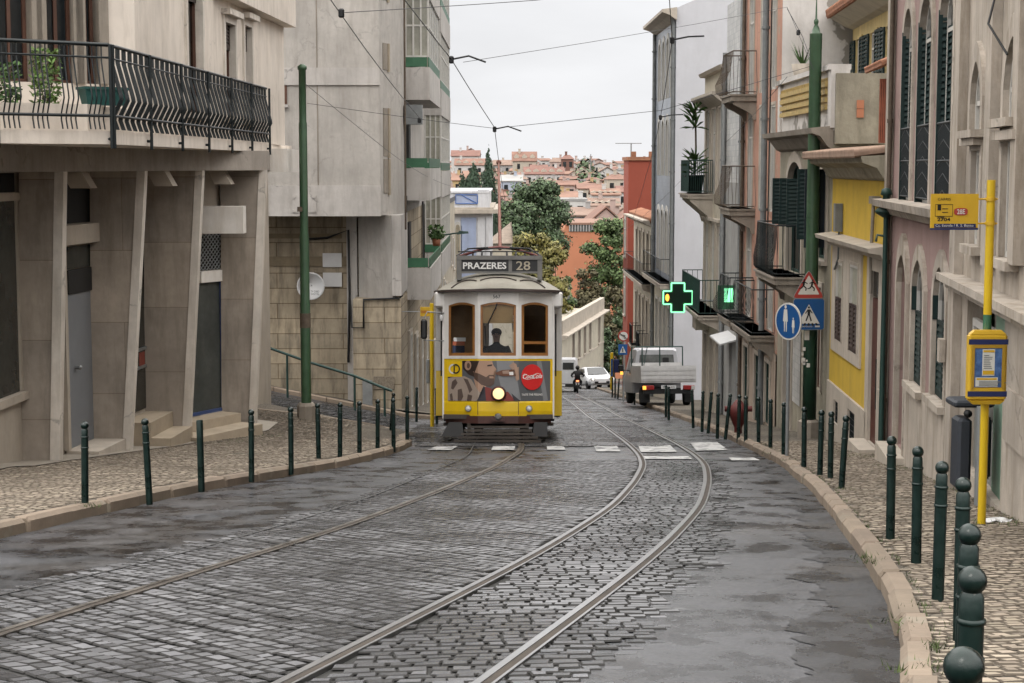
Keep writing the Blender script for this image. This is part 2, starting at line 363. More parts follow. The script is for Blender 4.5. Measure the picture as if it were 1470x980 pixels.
blockmat('limestone', (.46, .385, .28), None, (.45, .4, .33), 1.9, .44, ms=.014, streak=.85)
mat('pink_wall', (.34, .228, .208), .85, .12, 1.5, .4, (.22, .14, .12), .12, crack=.6)
mat('ornate_cream', (.48, .42, .355), .85, .16, 1.6, .85, (.23, .185, .135), .2, crack=.6)
mat('yellow_wall', (.60, .40, .04), .8, .1, 1.6, .3, (.35, .24, .05), .08)
mat('pale_yellow_wall', (.62, .48, .22), .85, .1, 1.5, .3, None, .1)
mat('peeling_white', (.62, .59, .56), .9, .1, 1.2, .35, (.3, .27, .23), .3, 12, patch=((.27, .25, .22), .58, .55))
mat('old_plaster', (.36, .325, .25), .95, .22, 1.4, .6, (.16, .14, .10), .4, 12, crack=.6)
mat('salmon_wall', (.50, .275, .20), .9, .16, 1.2, .5, (.26, .16, .12), .2, patch=((.38, .29, .22), .62, .7), crack=.6)
blockmat('white_tile', (.60, .60, .59), None, (.75, .76, .76), .15, .15, .35, ms=.01, bump=.1, streak=.25)
mat('white_wall', (.60, .60, .63), .8, .05, .8, .14, (.42, .41, .42), .1)
blockmat('blue_tile', (.36, .40, .47), None, (.8, .82, .85), .15, .15, .35, ms=.012, bump=.1, streak=.2)
mat('cream_plaster', (.55, .50, .40), .85, .1, 1, .35, (.3, .26, .2), .1, crack=.6)
mat('brick_red_wall', (.31, .07, .042), .85, .07, .5, .12, (.3, .08, .05), .1)
mat('orange_wall', (.52, .21, .115), .85, .07, .3, .1, (.4, .17, .1), .05)
mat('tile_roof', (.36, .16, .09), .85, .3, 3, .3, (.2, .13, .09), .4, 20)
mat('roof_grey', (.13, .13, .14), .7, .2, 1)
mat('tile_yellow', (.50, .36, .13), .5, .25, 9, .1)
mat('green_paint', (.007, .024, .020), .34, .3, 8, .15, (.05, .06, .05), .1, rvar=.12, patch=((.085, .09, .08), .685, 16))
mat('pole_green', (.045, .098, .048), .42, .2, 4, .35, (.07, .1, .06), .1)
mat('pole_green_dark', (.016, .052, .030), .42, .2, 4, .3, (.06, .08, .05), .1)
mat('shutter_green', (.010, .030, .028), .5, .2, 5)
mat('shutter_brown', (.055, .035, .028), .55, .2, 5)
mat('iron_black', (.012, .018, .02), .45, .2, 8)
mat('rust_iron', (.12, .09, .065), .8, .3, 8)
mat('wood_white', (.58, .56, .52), .55, .08, 5)
mat('wood_brown', (.12, .055, .035), .55, .2, 5)
mat('wood_green', (.02, .055, .045), .5, .2, 5)
mat('pane', (.03, .035, .038), .08, .3, 1.5, spec=.8)
mat('pane_pale', (.13, .135, .13), .1, .4, 1.5, spec=.7)
mat('curtain', (.38, .37, .30), .6, .2, 6)
mat('dark_inside', (.03, .028, .026), .8, .2, 2)
mat('galv', (.30, .31, .31), .45, .15, 6, metal=.4)
mat('pipe_grey', (.20, .21, .21), .6, .2, 4)
mat('plastic_white', (.66, .66, .66), .5, .05, 4)
mat('green_sheet', (.05, .16, .085), .5, .15, 4)
mat('black', (.012, .012, .013), .5, .1)
mat('rubber', (.02, .02, .02), .8, .2, 6)
# ------------------------------------------------------------------ world
w = bpy.data.worlds.new('World'); scene.world = w; w.use_nodes = True; nt = w.node_tree; N = nt.nodes; L = nt.links
bg = N['Background']; bg.inputs['Strength'].default_value = .1
sky = N.new('ShaderNodeTexSky'); sky.sky_type = 'NISHITA'; sky.sun_disc = False; sky.sun_elevation = R(52); sky.sun_rotation = R(215)
hs = N.new('ShaderNodeHueSaturation'); hs.inputs['Saturation'].default_value = .25; hs.inputs['Value'].default_value = .9; L.new(sky.outputs[0], hs.inputs['Color'])
tc = N.new('ShaderNodeTexCoord'); sp = N.new('ShaderNodeSeparateXYZ'); L.new(tc.outputs['Generated'], sp.inputs[0])
mr = N.new('ShaderNodeMapRange'); L.new(sp.outputs['Z'], mr.inputs[0]); mr.inputs[1].default_value = .1; mr.inputs[2].default_value = .6; mr.inputs[3].default_value = 0; mr.inputs[4].default_value = 1
mp = N.new('ShaderNodeMapping'); mp.inputs['Scale'].default_value = (2, 2, 7); L.new(tc.outputs['Generated'], mp.inputs[0])
nz = N.new('ShaderNodeTexNoise'); nz.inputs['Scale'].default_value = 1.6; nz.inputs['Detail'].default_value = 5; L.new(mp.outputs[0], nz.inputs[0])
nr = N.new('ShaderNodeMapRange'); L.new(nz.outputs['Fac'], nr.inputs[0]); nr.inputs[1].default_value = .3; nr.inputs[2].default_value = .7; nr.inputs[3].default_value = .80; nr.inputs[4].default_value = 1.08
cl = N.new('ShaderNodeMix'); cl.data_type = 'RGBA'; L.new(mr.outputs[0], cl.inputs[0]); cl.inputs[6].default_value = (8.7, 8.75, 8.95, 1); cl.inputs[7].default_value = (31, 30.2, 29.2, 1)
vm = N.new('ShaderNodeVectorMath'); vm.operation = 'SCALE'; L.new(cl.outputs[2], vm.inputs[0]); L.new(nr.outputs[0], vm.inputs['Scale'])
mx = N.new('ShaderNodeMix'); mx.data_type = 'RGBA'; mx.inputs[0].default_value = .93; L.new(hs.outputs[0], mx.inputs[6]); L.new(vm.outputs[0], mx.inputs[7]); L.new(mx.outputs[2], bg.inputs[0])
sd = bpy.data.lights.new('sun', 'SUN'); so = bpy.data.objects.new('sun', sd); COL.objects.link(so); sd.energy = 1.2; sd.angle = R(22); sd.color = (1, .95, .88)
so.rotation_euler = (R(38), 0, R(-35))
scene.view_settings.view_transform = 'Standard'; scene.view_settings.look = 'None'; scene.view_settings.gamma = 1; scene.view_settings.exposure = 0.18
# ------------------------------------------------------------------ terrain
TT = [(-80, 9.4), (150, -17.62), (175, -21), (215, -25), (245, -25), (300, -20), (400, -12.5), (520, -4.5), (650, 3), (760, -2), (1400, -40)]
def terr(x, y):
    for (a, za), (b, zb) in zip(TT, TT[1:]):
        if a <= y <= b: z = za+(zb-za)*(y-a)/(b-a); break
    else: z = TT[-1][1] if y > 0 else TT[0][1]
    return z
def ground():
    xs = [-700, -400, -220, -120, -70, -40, -21, -13, -9, 9, 14, 20, 40, 70, 120, 220, 400, 700]
    ys = [-80, -40, -10, 0, 10, 20, 30, 40, 50, 60, 70, 80, 90, 100, 110, 120, 130, 140, 150, 162, 175, 190, 215, 245, 270, 300, 330, 360, 400, 440, 480, 520, 560, 600, 650, 700, 760, 900, 1100, 1400]
    m = MB(); vs = []; fs = []
    for y in ys:
        for x in xs:
            z = terr(x, y)-(.45 if y < 175 and abs(x) < 30 else .1)+(mnoise.noise(Vector((x*.01, y*.01, 0)))*4 if y > 240 else 0)
            vs.append((x, y, z))
    n = len(xs)
    for j in range(len(ys)-1):
        for i in range(n-1): fs.append((j*n+i, j*n+i+1, (j+1)*n+i+1, (j+1)*n+i))
    m.add(vs, fs, True); m.build('ground', mat('earth', (.13, .115, .085), .95, .3, .05), kind='structure')
ground()
ASPH = groundmat('asphalt', (.036, .036, .039), (.074, .075, .082), .5, 'asphalt')
COBB = groundmat('cobble_base', (.072, .074, .08), (.10, .10, .105), .38, 'cobble')
CALC = groundmat('calcada', (.13, .108, .082), (.17, .145, .11), .85, 'calcada')
def sheet(name, x0, x1, y0, y1, dz, m, nx=20, ny=80, **k):
    b = MB(); vs = []; fs = []
    for j in range(ny+1):
        y = y0+(y1-y0)*j/ny
        for i in range(nx+1):
            x = x0+(x1-x0)*i/nx; vs.append((x, y, H(x, y)+dz))
    for j in range(ny):
        for i in range(nx): a = j*(nx+1)+i; fs.append((a, a+1, a+nx+2, a+nx+1))
    b.add(vs, fs, True); return b.build(name, m, **k)
# one road sheet: asphalt in front, laid with setts in the middle
sheet('road', -22, 12, -8, 172, -.012, ASPH, 34, 180, kind='structure')
def interp(tab, y):
    if y <= tab[0][0]: 
        (a, xa), (b, xb) = tab[0], tab[1]
    elif y >= tab[-1][0]: (a, xa), (b, xb) = tab[-2], tab[-1]; y = min(y, tab[-1][0]+60); return xb
    else:
        for (a, xa), (b, xb) in zip(tab, tab[1:]):
            if a <= y <= b: break
    return xa+(xb-xa)*(y-a)/(b-a)
def table(pts, h=0): return sorted((G(px, py, h).y, G(px, py, h).x) for px, py in pts)
def sm(tab, y): return (interp(tab, y-.6)+interp(tab, y)*2+interp(tab, y+.6))/4
KR = table([(1300, 980), (1283, 885), (1262, 840), (1235, 800), (1200, 750), (1175, 715), (1150, 692), (1120, 668), (1090, 651), (1060, 636), (1030, 622), (985, 604), (940, 588), (905, 575), (885, 568)])+[(112, 5.5)]
KR = [(3.0, .55), (5.5, 1.25)]+KR
KL = table([(0, 772), (80, 752), (160, 733), (230, 717), (300, 702), (370, 690), (430, 680), (490, 669), (540, 658), (580, 645), (602, 634)])
SLb = table([(-60, 857), (15, 837), (100, 818), (175, 797), (250, 780), (320, 765), (415, 737), (475, 722), (530, 703), (590, 680), (640, 662)])
SRb = table([(885, 980), (935, 925), (965, 890), (995, 855), (1045, 805), (1068, 755), (1064, 710), (1052, 690), (1042, 666), (1010, 648), (968, 628), (915, 603), (880, 590)])
def lb(y):
    if y > 29.5: return -1.75 if y < 33.5 else -1.9
    return sm(SLb, y)
def rb(y): return sm(SRb, y)-(0 if y < 60 else 0)
R2L = table([(415, 980), (560, 906), (700, 835), (800, 780), (880, 728), (912, 692), (924, 668), (917, 652), (900, 636), (870, 614), (845, 598), (820, 577)])
R2R = [(y, x+.93) for y, x in R2L]
R1R = table([(0, 912), (140, 868), (280, 824), (420, 782), (530, 745), (640, 702), (710, 672), (748, 648)])
R1R = R1R+[(31.5, .17), (36, .19), (60, .19), (110, .4)]
R1L = table([(0, 856), (120, 830), (230, 806), (330, 776), (430, 748), (530, 715), (610, 682), (672, 655)])
R1L = R1L+[(31.5, -.73), (36, -.71), (60, -.71), (110, -.5)]
# smooth a rail table into a dense polyline of plan points
def rail_line(tab, y0, y1, st=.6):
    pts = []; y = y0
    while y <= y1:
        ys = [y+k*.55 for k in (-3, -2, -1, 0, 1, 2, 3)]; ws = [1, 2, 3, 4, 3, 2, 1]
        pts.append(Vector((sum(interp(tab, q)*w for q, w in zip(ys, ws))/16, y, 0))); y += st
    return pts
mat('rail_steel', (.36, .36, .365), .30, .12, 1.5, metal=.7); mat('rail_dull', (.22, .20, .18), .35, .25, 3, metal=.6, rvar=.1); mat('rail_groove', (.05, .038, .028), .8, .3, 3)
mat('rail_sunk', (.10, .10, .10), .4, .3, 3)
def track(name, tabs, y0, y1, label, rm):
    t = thing(name, (0, 0, 0), label, 'tram track', None)
    for tab in tabs:
        pts = rail_line(tab, y0, y1); m = MB()
        def off(i, d, dz):
            a = pts[max(0, i-1)]; b = pts[min(len(pts)-1, i+1)]; t_ = (b-a).normalized(); n = Vector((t_.y, -t_.x, 0)); q = pts[i]+n*d
            return Vector((q.x, q.y, H(q.x, q.y)+dz))
        # head, groove, guard lip
        for ci, prof in ((0, [(.0, .012), (.0, .016), (.02, .016), (.02, .012)]),) if tab is R1L else ((0, [(-.050, -.02), (-.050, .017), (-.046, .020), (-.004, .020), (-.002, .012)]), (0, [(.042, .012), (.044, .019), (.060, .019), (.062, -.02)]), (1, [(-.003, .0155), (.043, .0155)])):
            m.cur = ci; m.loft([[off(i, d, z) for d, z in prof] for i in range(len(pts))], False, False, False)
        m.build('rail', [M['rail_sunk'] if tab is R1L else rm, M['rail_groove']], t); continue
        m.cur = 0; m.build('rail', rm, t)
    return t
track('tram_track', (R2L, R2R), 3.0, 120, 'empty right-hand tram track with two shining rails curving across the setts', M['rail_steel'])
track('tram_track', (R1L, R1R), 6.0, 120, 'left-hand tram track under the yellow tram, its nearer rail dark in the setts', M['rail_dull'])
# setts
def setts(name, m, xl, xr, y0, y1, ph, wmin, wmax, gap, hgt, bow, jit, skip=None, dz=0, seed=1, sink=None, tilt=.012, rot=0, xr_=(-9, 9), zj=.002, gy=1.5, **tags):
    """rows of separate stones; rot turns the whole laying pattern in plan"""
    rg = random.Random(seed); vs = []; fs = []; c_, s_ = math.cos(rot), math.sin(rot)
    if rot:
        cs = [(x*c_+y*s_, -x*s_+y*c_) for x in xr_ for y in (y0, y1)]; U0, U1 = min(c[0] for c in cs), max(c[0] for c in cs); V0, V1 = min(c[1] for c in cs), max(c[1] for c in cs)
    else: V0, V1 = y0, y1
    v = V0
    while v < V1:
        row = ph*rg.uniform(.9, 1.12)
        a, b = (U0, U1) if rot else (xl(v), xr(v)); u = a+rg.uniform(-.12, .05); ph0 = rg.uniform(0, 9); e1 = rg.uniform(-.08, .08)
        while u < b+e1:
            wd = rg.uniform(wmin, wmax); uc = u+wd/2; u += wd
            vc = v+.018*math.sin(uc*2.1+ph0)+.008*math.sin(uc*6.3+ph0*2)+rg.uniform(-jit, jit); vc += 0 if rot else bow(uc, v)
            xc, yc = uc*c_-vc*s_, uc*s_+vc*c_
            if rot and not (y0 < yc < y1 and xl(yc)+rg.uniform(-.05, .05) < xc < xr(yc)): continue
            if skip and skip(xc, yc): continue
            g1 = gap*rg.uniform(.7, 1.3); g2 = gap*gy*rg.uniform(.7, 1.3); dx = wd/2-g1/2; dy = row/2-g2/2; sk = 0 if rot else (bow(uc+dx, v)-bow(uc-dx, v))/2
            z = H(xc, yc)+dz+rg.uniform(-zj, zj)-(sink(xc, yc) if sink else 0); tx = rg.uniform(-tilt, tilt); ty = rg.uniform(-tilt, tilt)
            k = len(vs); e = min(.007, min(dx, dy)*.2); rr = rot+rg.uniform(-.05, .05); cr, sr = math.cos(rr), math.sin(rr); q = [rg.uniform(-.2, .2)*min(dx, dy) for _ in range(8)]
            for s, hh in ((0, 0), (e, hgt)):
                for i, (sx, sy) in enumerate(((-1, -1), (1, -1), (1, 1), (-1, 1))):
                    lx = sx*(dx-s)+q[i]; ly = sy*(dy-s)+sx*sk+q[i+4]; lx, ly = lx*cr-ly*sr, lx*sr+ly*cr
                    vs.append((xc+lx, yc+ly, z+hh-ly*SL+(lx*tx+ly*ty if hh else 0)))
            fs += [(k+4, k+5, k+6, k+7), (k, k+1, k+5, k+4), (k+1, k+2, k+6, k+5), (k+2, k+3, k+7, k+6), (k+3, k, k+4, k+7)]
        v += row
    b = MB(); b.add(vs, fs); b.mi = [0 if i % 5 == 0 else 1 for i in range(len(fs))]; return b.build(name, [m, M['joint_dark'] if m is SETT else M['joint_brown']], kind='structure', **tags)
mat('joint_dark', (.040, .038, .036), .85, .3, 4); mat('joint_brown', (.13, .105, .08), .9, .3, 4)
rails_tabs = [rail_line(t, 3, 120, .3) for t in (R1L, R1R, R2L, R2R)]
def near_rail(x, y, pad=.03):
    i = int((y-3)/.3)
    for t in rails_tabs:
        if 0 <= i < len(t) and -.075-pad < x-t[i].x < .09+pad: return True
    return False
def crosswalk_zone(x, y): return 26.6 < y < 31.3
def strip(name, left, right, y0, y1, dz, m, n=90, nx=6, **k):
    b = MB(); vs = []; fs = []
    for j in range(n+1):
        y = y0+(y1-y0)*j/n; a = left(y); c = right(y)
        for i in range(nx+1): x = a+(c-a)*i/nx; vs.append((x, y, H(x, y)+dz))
    for j in range(n):
        for i in range(nx): q = j*(nx+1)+i; fs.append((q, q+1, q+nx+2, q+nx+1))
    b.add(vs, fs, True); return b.build(name, m, **k)
rag = lambda y, s, a: a*(mnoise.noise(Vector((y*1.3, s, 0)))+.5*mnoise.noise(Vector((y*4.1, s, 3)))+.3*mnoise.noise(Vector((y*11, s, 5))))
strip('road_bed', lambda y: lb(y)+.28+rag(y, 41, .2), lambda y: rb(y)-.33+rag(y*.8, 43, -.2), 3.5, 26.4, -.0075, mat('bed_dark', (.032, .031, .029), .85, .3, 6, bump=.4), 400, 10, kind='structure')
krx0 = lambda y: sm(KR, y)
GUT = groundmat('gutter_asphalt', (.022, .022, .023), (.035, .035, .038), .5, 'asphalt')
strip('road_gutter', lambda y: krx0(y)-.34-.012*max(0, 14-y)*3+rag(y, 7, .28), lambda y: krx0(y)+.05, 3, 30, -.0075, GUT, 400, 4, kind='structure')
SILT = mat('silt', (.062, .051, .041), .45, .3, 3, bump=.4, bscale=90)
False and strip('road_silt', lambda y: krx0(y)-.62+rag(y, 11, .3)-.0, lambda y: krx0(y)-.25+rag(y, 12, .25), 8.3, 24, -.0105, SILT, 400, 4, kind='structure')
False and strip('road_silt', lambda y: krx0(y)-.42-.11*math.sqrt(max(0, 1-((y-8.75)/.55)**2))+rag(y*3, 21, .05), lambda y: krx0(y)-.42+.11*math.sqrt(max(0, 1-((y-8.75)/.55)**2))+rag(y*3, 24, .05), 8.2, 9.3, -.0105, SILT, 40, 4, kind='structure')
WETA = groundmat('wet_asphalt', (.032, .032, .035), (.055, .056, .06), .4, 'asphalt')
klx0 = lambda y: sm(KL, y) if y < 33 else interp(KL, min(y, KL[-1][0]))
strip('road_patch', lambda y: klx0(y)*.45+lb(y)*.55+rag(y, 31, .35), lambda y: lb(y)+.35, 8, 26, -.0095, WETA, 300, 5, kind='structure')
SETT = mat('sett_stone', (.112, .116, .128), .27, .35, .6, island=.45, bump=.25, bscale=60, rvar=.14, col2=(.15, .15, .157))
bow = lambda x, y: -.035*(x-.8)**2*(1 if x < .8 else .5)-.05*(x-.8)
m2l = lambda y: interp([(p.y, p.x) for p in rails_tabs[2]], y)
skr = crosswalk_zone
# dark bed under the setts
strip_bed = MB()
setts('road_setts', SETT, lb, lambda y: m2l(y)-.08, 5.2, 32, .108, .085, .15, .012, .010, bow, .004, skip=skr, rot=R(-48), xr_=(-7, 3.5), sink=lambda x, y: .024*(1-smooth(0, .35, x-lb(y)+rag(y, 41, .3))) if y < 27 else 0)
setts('road_setts', SETT, lambda y: m2l(y)+.07, rb, 4.6, 46, .112, .09, .165, .012, .010, lambda x, y: -.04*(x-1.5)**2, .004, skip=skr, seed=2, sink=lambda x, y: .024*(1-smooth(0, .4, rb(y)-x+rag(y*.8, 43, .35))))
setts('road_setts', SETT, lb, lambda y: m2l(y)-.08, 32, 46, .14, .14, .25, .014, .010, lambda x, y: -.03*x*x, .005, seed=6)
setts('road_setts', SETT, lb, lambda y: rb(y) if y < 75 else interp(KR, y)-.1, 46, 118, .2, .2, .4, .02, .012, lambda x, y: 0, .01, seed=3)
# side street setts
def ss_near(x): # near edge Y of the side street for a given x
    return interp(SN, x)
SN = sorted((G(px, py).x, G(px, py).y) for px, py in [(603, 629), (564, 622), (519, 613), (450, 603), (364, 593)])
SF = sorted((G(px, py).x, G(px, py).y) for px, py in [(640, 607), (564, 595), (503, 588), (442, 577), (364, 563)])
setts('road_setts', SETT, lambda y: -14, lambda y: -1.9, 30.5, 48.5, .14, .16, .26, .018, .016, lambda x, y: 0, .006, seed=5,
      skip=lambda x, y: not (interp(SN, max(x, SN[0][0]))+(SN[0][0]-min(x, SN[0][0]))*.4 < y < interp(SF, max(x, SF[0][0])) + (SF[0][0]-min(x, SF[0][0]))*.1))
# crosswalk bars and the worn stripe marks
cw = MB()
def bar(p, dz=.006):
    q = [G(*a) for a in p]; n = 6
    for i in range(n):
        a = q[0].lerp(q[3], i/n); b = q[1].lerp(q[2], i/n); c = q[1].lerp(q[2], (i+1)/n); d = q[0].lerp(q[3], (i+1)/n)
        cw.quad(*[Vector((v.x, v.y, H(v.x, v.y)+dz)) for v in (a, b, c, d)])
for p in [((614, 646), (648, 646), (668, 634), (642, 634)), ((705, 646), (738, 646), (742, 634), (712, 634)), ((786, 646), (812, 646), (806, 634), (783, 634)), ((856, 648), (891, 648), (882, 635), (850, 635)),
          ((920, 649), (972, 649), (958, 635), (914, 635)), ((1000, 647), (1045, 646), (1030, 635), (990, 635)), ((925, 659), (994, 659), (988, 655), (923, 655)), ((1050, 661), (1092, 661), (1082, 657), (1046, 657))]: bar(p)
wp = mat('worn_white_paint', (.48, .48, .47), .6, .12, 5, patch=((.11, .11, .115), .55, 4))
cw.build('crosswalk', wp, kind='structure')
# ------------------------------------------------------------------ pavements and kerbs
KH = .12
krx = lambda y: sm(KR, y)
RW = [(-5, 2.1), (9.9, 3.9), (19.75, 5.1), (26.06, 5.75), (31.9, 5.97), (38.4, 6.0), (60, 6.0), (69.5, 6.6), (95, 6.35), (112, 6.6)]
rwx = lambda y: interp(RW, y)
strip('sidewalk', lambda y: krx(y)+.1, lambda y: rwx(y)+2.5, 1, 112, KH-.012, CALC, 160, kind='structure')
# left pavement: front part, kerb to the wall of the fin building, then the corner
LWp = [G(0, 672, KH), G(71, 661, KH), G(183, 646, KH), G(269, 631, KH), G(360, 617, KH)]
KLx = lambda y: sm(KL, y) if y < 33 else interp(KL, min(y, KL[-1][0]))
def left_pave():
    pts = []; b = MB(); vs = []; fs = []; n = 60; nx = 8; y0, y1 = 6, 40.0
    for j in range(n+1):
        y = y0+(y1-y0)*j/n
        xr = KLx(y)-.2
        if y > 31.5:   # behind the side street's near edge: find x where SN(x)=y
            xs = [x for x in [-2.0-k*.05 for k in range(200)] if interp(SN, max(x, SN[0][0]))+(SN[0][0]-min(x, SN[0][0]))*.4 > y]
            xr = min(xr, xs[0] if xs else -12)
        xl = -13
        for i in range(nx+1): x = xl+(xr-xl)*i/nx; vs.append((x, y, H(x, y)+KH-.012))
    for j in range(n):
        for i in range(nx): q = j*(nx+1)+i; fs.append((q, q+1, q+nx+2, q+nx+1))
    b.add(vs, fs, True); b.build('sidewalk', CALC, kind='structure')
left_pave()
def behind_side(x, y): return y < interp(SN, max(x, SN[0][0]))+(SN[0][0]-min(x, SN[0][0]))*.4-.25
# pavement along building B and beyond on the left
strip('sidewalk', lambda y: -14 if y < 52 else -4, lambda y: -1.75 if y < 100 else -1.75+(y-100)*.02, 47.2, 128, KH-.01, CALC, 90, kind='structure')
CST = mat('calcada_stone', (.27, .22, .165), .75, .22, .8, island=.32, bump=.15, col2=(.34, .285, .22), patch=((.13, .12, .09), .66, 1.3))
bw2 = lambda x, y: .03*math.sin(x*1.7+y*.3)
setts('sidewalk_stones', CST, lambda y: krx(y)+.165, lambda y: rwx(y)-.02, 3.0, 31, .085, .075, .125, .015, .010, bw2, .006, dz=KH-.010, seed=7, tilt=.04, rot=R(12), xr_=(0, 7), gy=1.7, zj=.003)
LWx = lambda y: -7.4 if y < 23 else interp([(p.y, p.x) for p in LWp], y)-.3
setts('sidewalk_stones', CST, lambda y: LWx(y) if y < 37 else -5.6, lambda y: KLx(y)-.22, 11, 36.5, .09, .08, .13, .017, .010, bw2, .006, dz=KH-.010, seed=8, tilt=.04, rot=R(-14), xr_=(-9, 0), gy=1.7, zj=.003, skip=lambda x, y: y > 30.5 and not behind_side(x, y))
# smooth limestone apron along the wall
strip('path', lambda y: LWx(y)-1.2, lambda y: LWx(y)+.62, 16, 33.6, KH+.012, mat('apron_stone', (.30, .265, .22), .6, .15, 1.5), kind='structure')
# kerbstones
KST = mat('kerb_stone', (.25, .195, .145), .75, .2, 1.5, island=.14, bump=.35, bscale=30, patch=((.25, .21, .16), .62, 2.5))
def kerb(name, fx, y0, y1, side, lmin=.55, lmax=1.1, wd=.15, hz=None):
    b = MB(); y = y0; rg = random.Random(4)
    while y < y1:
        ln = rg.uniform(lmin, lmax); a = y+.012; c = y+ln-.012; y += ln; e = .018
        o = rg.uniform(-.018, .018); dz = rg.uniform(-.008, .01)
        rings = []
        for yy, ii in ((a, e), (a+e, 0), (c-e, 0), (c, e)):
            x = fx(yy)+o; s = side
            pr = [(x+ii*s, -.1), (x+ii*s, KH-.035-ii), (x+s*.035, KH+.004-ii), (x+s*(wd-.01), KH+.004-ii), (x+s*wd, KH-.03), (x+s*wd, -.1)]
            rings.append([Vector((px, yy, H(px, yy)+z+dz)) for px, z in pr])
        b.loft(rings)
    b.build(name, KST, kind='structure')
strip('road_silt', lambda y: krx0(y)-1, lambda y: krx0(y)-1, 7, 7.1, -.1, SILT, 1, 1, kind='structure') if False else None
kerb('kerb', krx, 2.6, 112, 1)
kerb('kerb', KLx, 11.5, 31.5, -1)
def kerb_path(pts, **k):
    b = MB(); pts = [Vector((p[0], p[1], 0)) for p in pts]
    # resample
    out = [pts[0]]
    for a, c in zip(pts, pts[1:]):
        n = max(1, int((c-a).length/.7)); out += [a.lerp(c, i/n) for i in range(1, n+1)]
    for a, c in zip(out, out[1:]):
        t = (c-a).normalized(); n = Vector((t.y, -t.x, 0)); a2 = a+t*.008; c2 = c-t*.008
        pr = [(0, -.1), (0, KH-.03), (.03, KH+.004), (.2, KH+.004), (.2, -.1)]
        b.loft([[Vector(((q+n*d).x, (q+n*d).y, H((q+n*d).x, (q+n*d).y)+z)) for d, z in pr] for q in (a2, c2)])
    b.build('kerb', KST, kind='structure')
cx, cy = KLx(31.5), 31.5
kerb_path([(SN[0][0]-3, SN[0][1]+1.2)]+[(x, y) for x, y in SN[:-1]]+[(SN[-1][0]-.25, SN[-1][1]-.15), (cx, cy)])
kerb_path([(-1.72, 127), (-1.72, 100), (-1.72, 47.4), (-2.2, 47.0), (-14, 47.0)])
# ------------------------------------------------------------------ grass tufts
def tufts():
    m = MB(); rg = random.Random(9)
    spots = []
    for px, py, n, s in [(1255, 805, 60, .05), (1240, 798, 30, .04), (1425, 752, 160, .2), (1445, 745, 120, .2), (1380, 700, 120, .16), (1300, 672, 90, .16), (1240, 655, 160, .2), (1225, 648, 100, .16), (1275, 668, 50, .1), (1325, 900, 50, .1), (1345, 925, 30, .05), (1320, 870, 30, .06), (1335, 955, 30, .05), (1210, 702, 30, .06), (1130, 660, 20, .05), (1102, 650, 16, .05),
                         (330, 634, 90, .2), (345, 631, 60, .2), (370, 626, 60, .2), (400, 625, 60, .15), (132, 726, 30, .06), (120, 723, 20, .05), (1282, 775, 20, .05), (1286, 890, 25, .04), (1286, 960, 25, .04), (1405, 752, 60, .1)]:
        c = G(px, py, KH); 
        for i in range(n): spots.append((c.x+rg.gauss(0, s), c.y+rg.gauss(0, s*1.6)))
    for i in range(420):
        y = rg.uniform(4, 30); y += .25*math.sin(y*5); spots.append((krx(y)+.165+rg.gauss(0, .008), y))
    for i in range(500):
        y = rg.uniform(10, 30); spots.append((rwx(y)-.03-abs(rg.gauss(0, .05)), y))
    for x, y in spots:
        z = H(x, y)+KH-.012; a = rg.uniform(0, 6.28); h = rg.uniform(.012, .055); l = Vector((math.cos(a), math.sin(a), 0)); c = Vector((x, y, z)); wd = l*.004
        tip = c+Vector((rg.uniform(-.03, .03), rg.uniform(-.03, .03), h)); m.add([c-wd, c+wd, tip], [(0, 1, 2)])
    m.build('grass', mat('grass_blade', (.075, .105, .03), .8, .3, 3, island=.4), label='green grass and weeds sprouting along the kerbs and wall foot', category='grass', kind='stuff')
tufts()
# ------------------------------------------------------------------ bollards
ORD = 'first second third fourth fifth sixth seventh eighth ninth tenth eleventh twelfth thirteenth fourteenth fifteenth sixteenth seventeenth eighteenth nineteenth twentieth twenty-first twenty-second twenty-third twenty-fourth twenty-fifth twenty-sixth twenty-seventh twenty-eighth twenty-ninth thirtieth thirty-first thirty-second thirty-third thirty-fourth'.split()
def make_bollard(ball=True, n=16):
    t = thing('bollard', (0, 0, 0), 'x', 'bollard', local=True)
    m = MB(); m.lathe([(.036, -.1), (.036, .30), (.036, .559), (.036, .56), (.0405, .562), (.0405, .574), (.036, .576), (.036, .577), (.036, .668), (.036, .669), (.0405, .671), (.0405, .683), (.035, .685), (.035, .686), (.034, .745), (.026, .76)] if ball else [(.040, -.1), (.040, .45), (.040, .74), (.036, .75)], n=n)
    m.build('post', M['green_paint'], t)
    if ball: b = MB(); b.sphere((0, 0, .791), .0405, n, 10); b.build('ball_top', M['green_paint'], t)
    return t
BT = make_bollard(); BTN = make_bollard(False)
used_b = {}
def place_bollard(loc, tilt, label, group, src=None):
    src = src or BT
    if src not in used_b: o = src; used_b[src] = 1
    else: o = copytree(src)
    o.location = loc; o.rotation_euler = (tilt[1]+R(RND.uniform(-1, 1)), tilt[0]+R(RND.uniform(-.8, .8)), 0)
    o['label'] = label; o['group'] = group; o['category'] = 'bollard'
bol = []
for px, py, tx in [(1380, 923, 0), (1394, 808, -.5), (1388, 748, 0)]:   # tops (base out of frame or hidden)
    bol.append((G(px, py, KH+.833), tx))
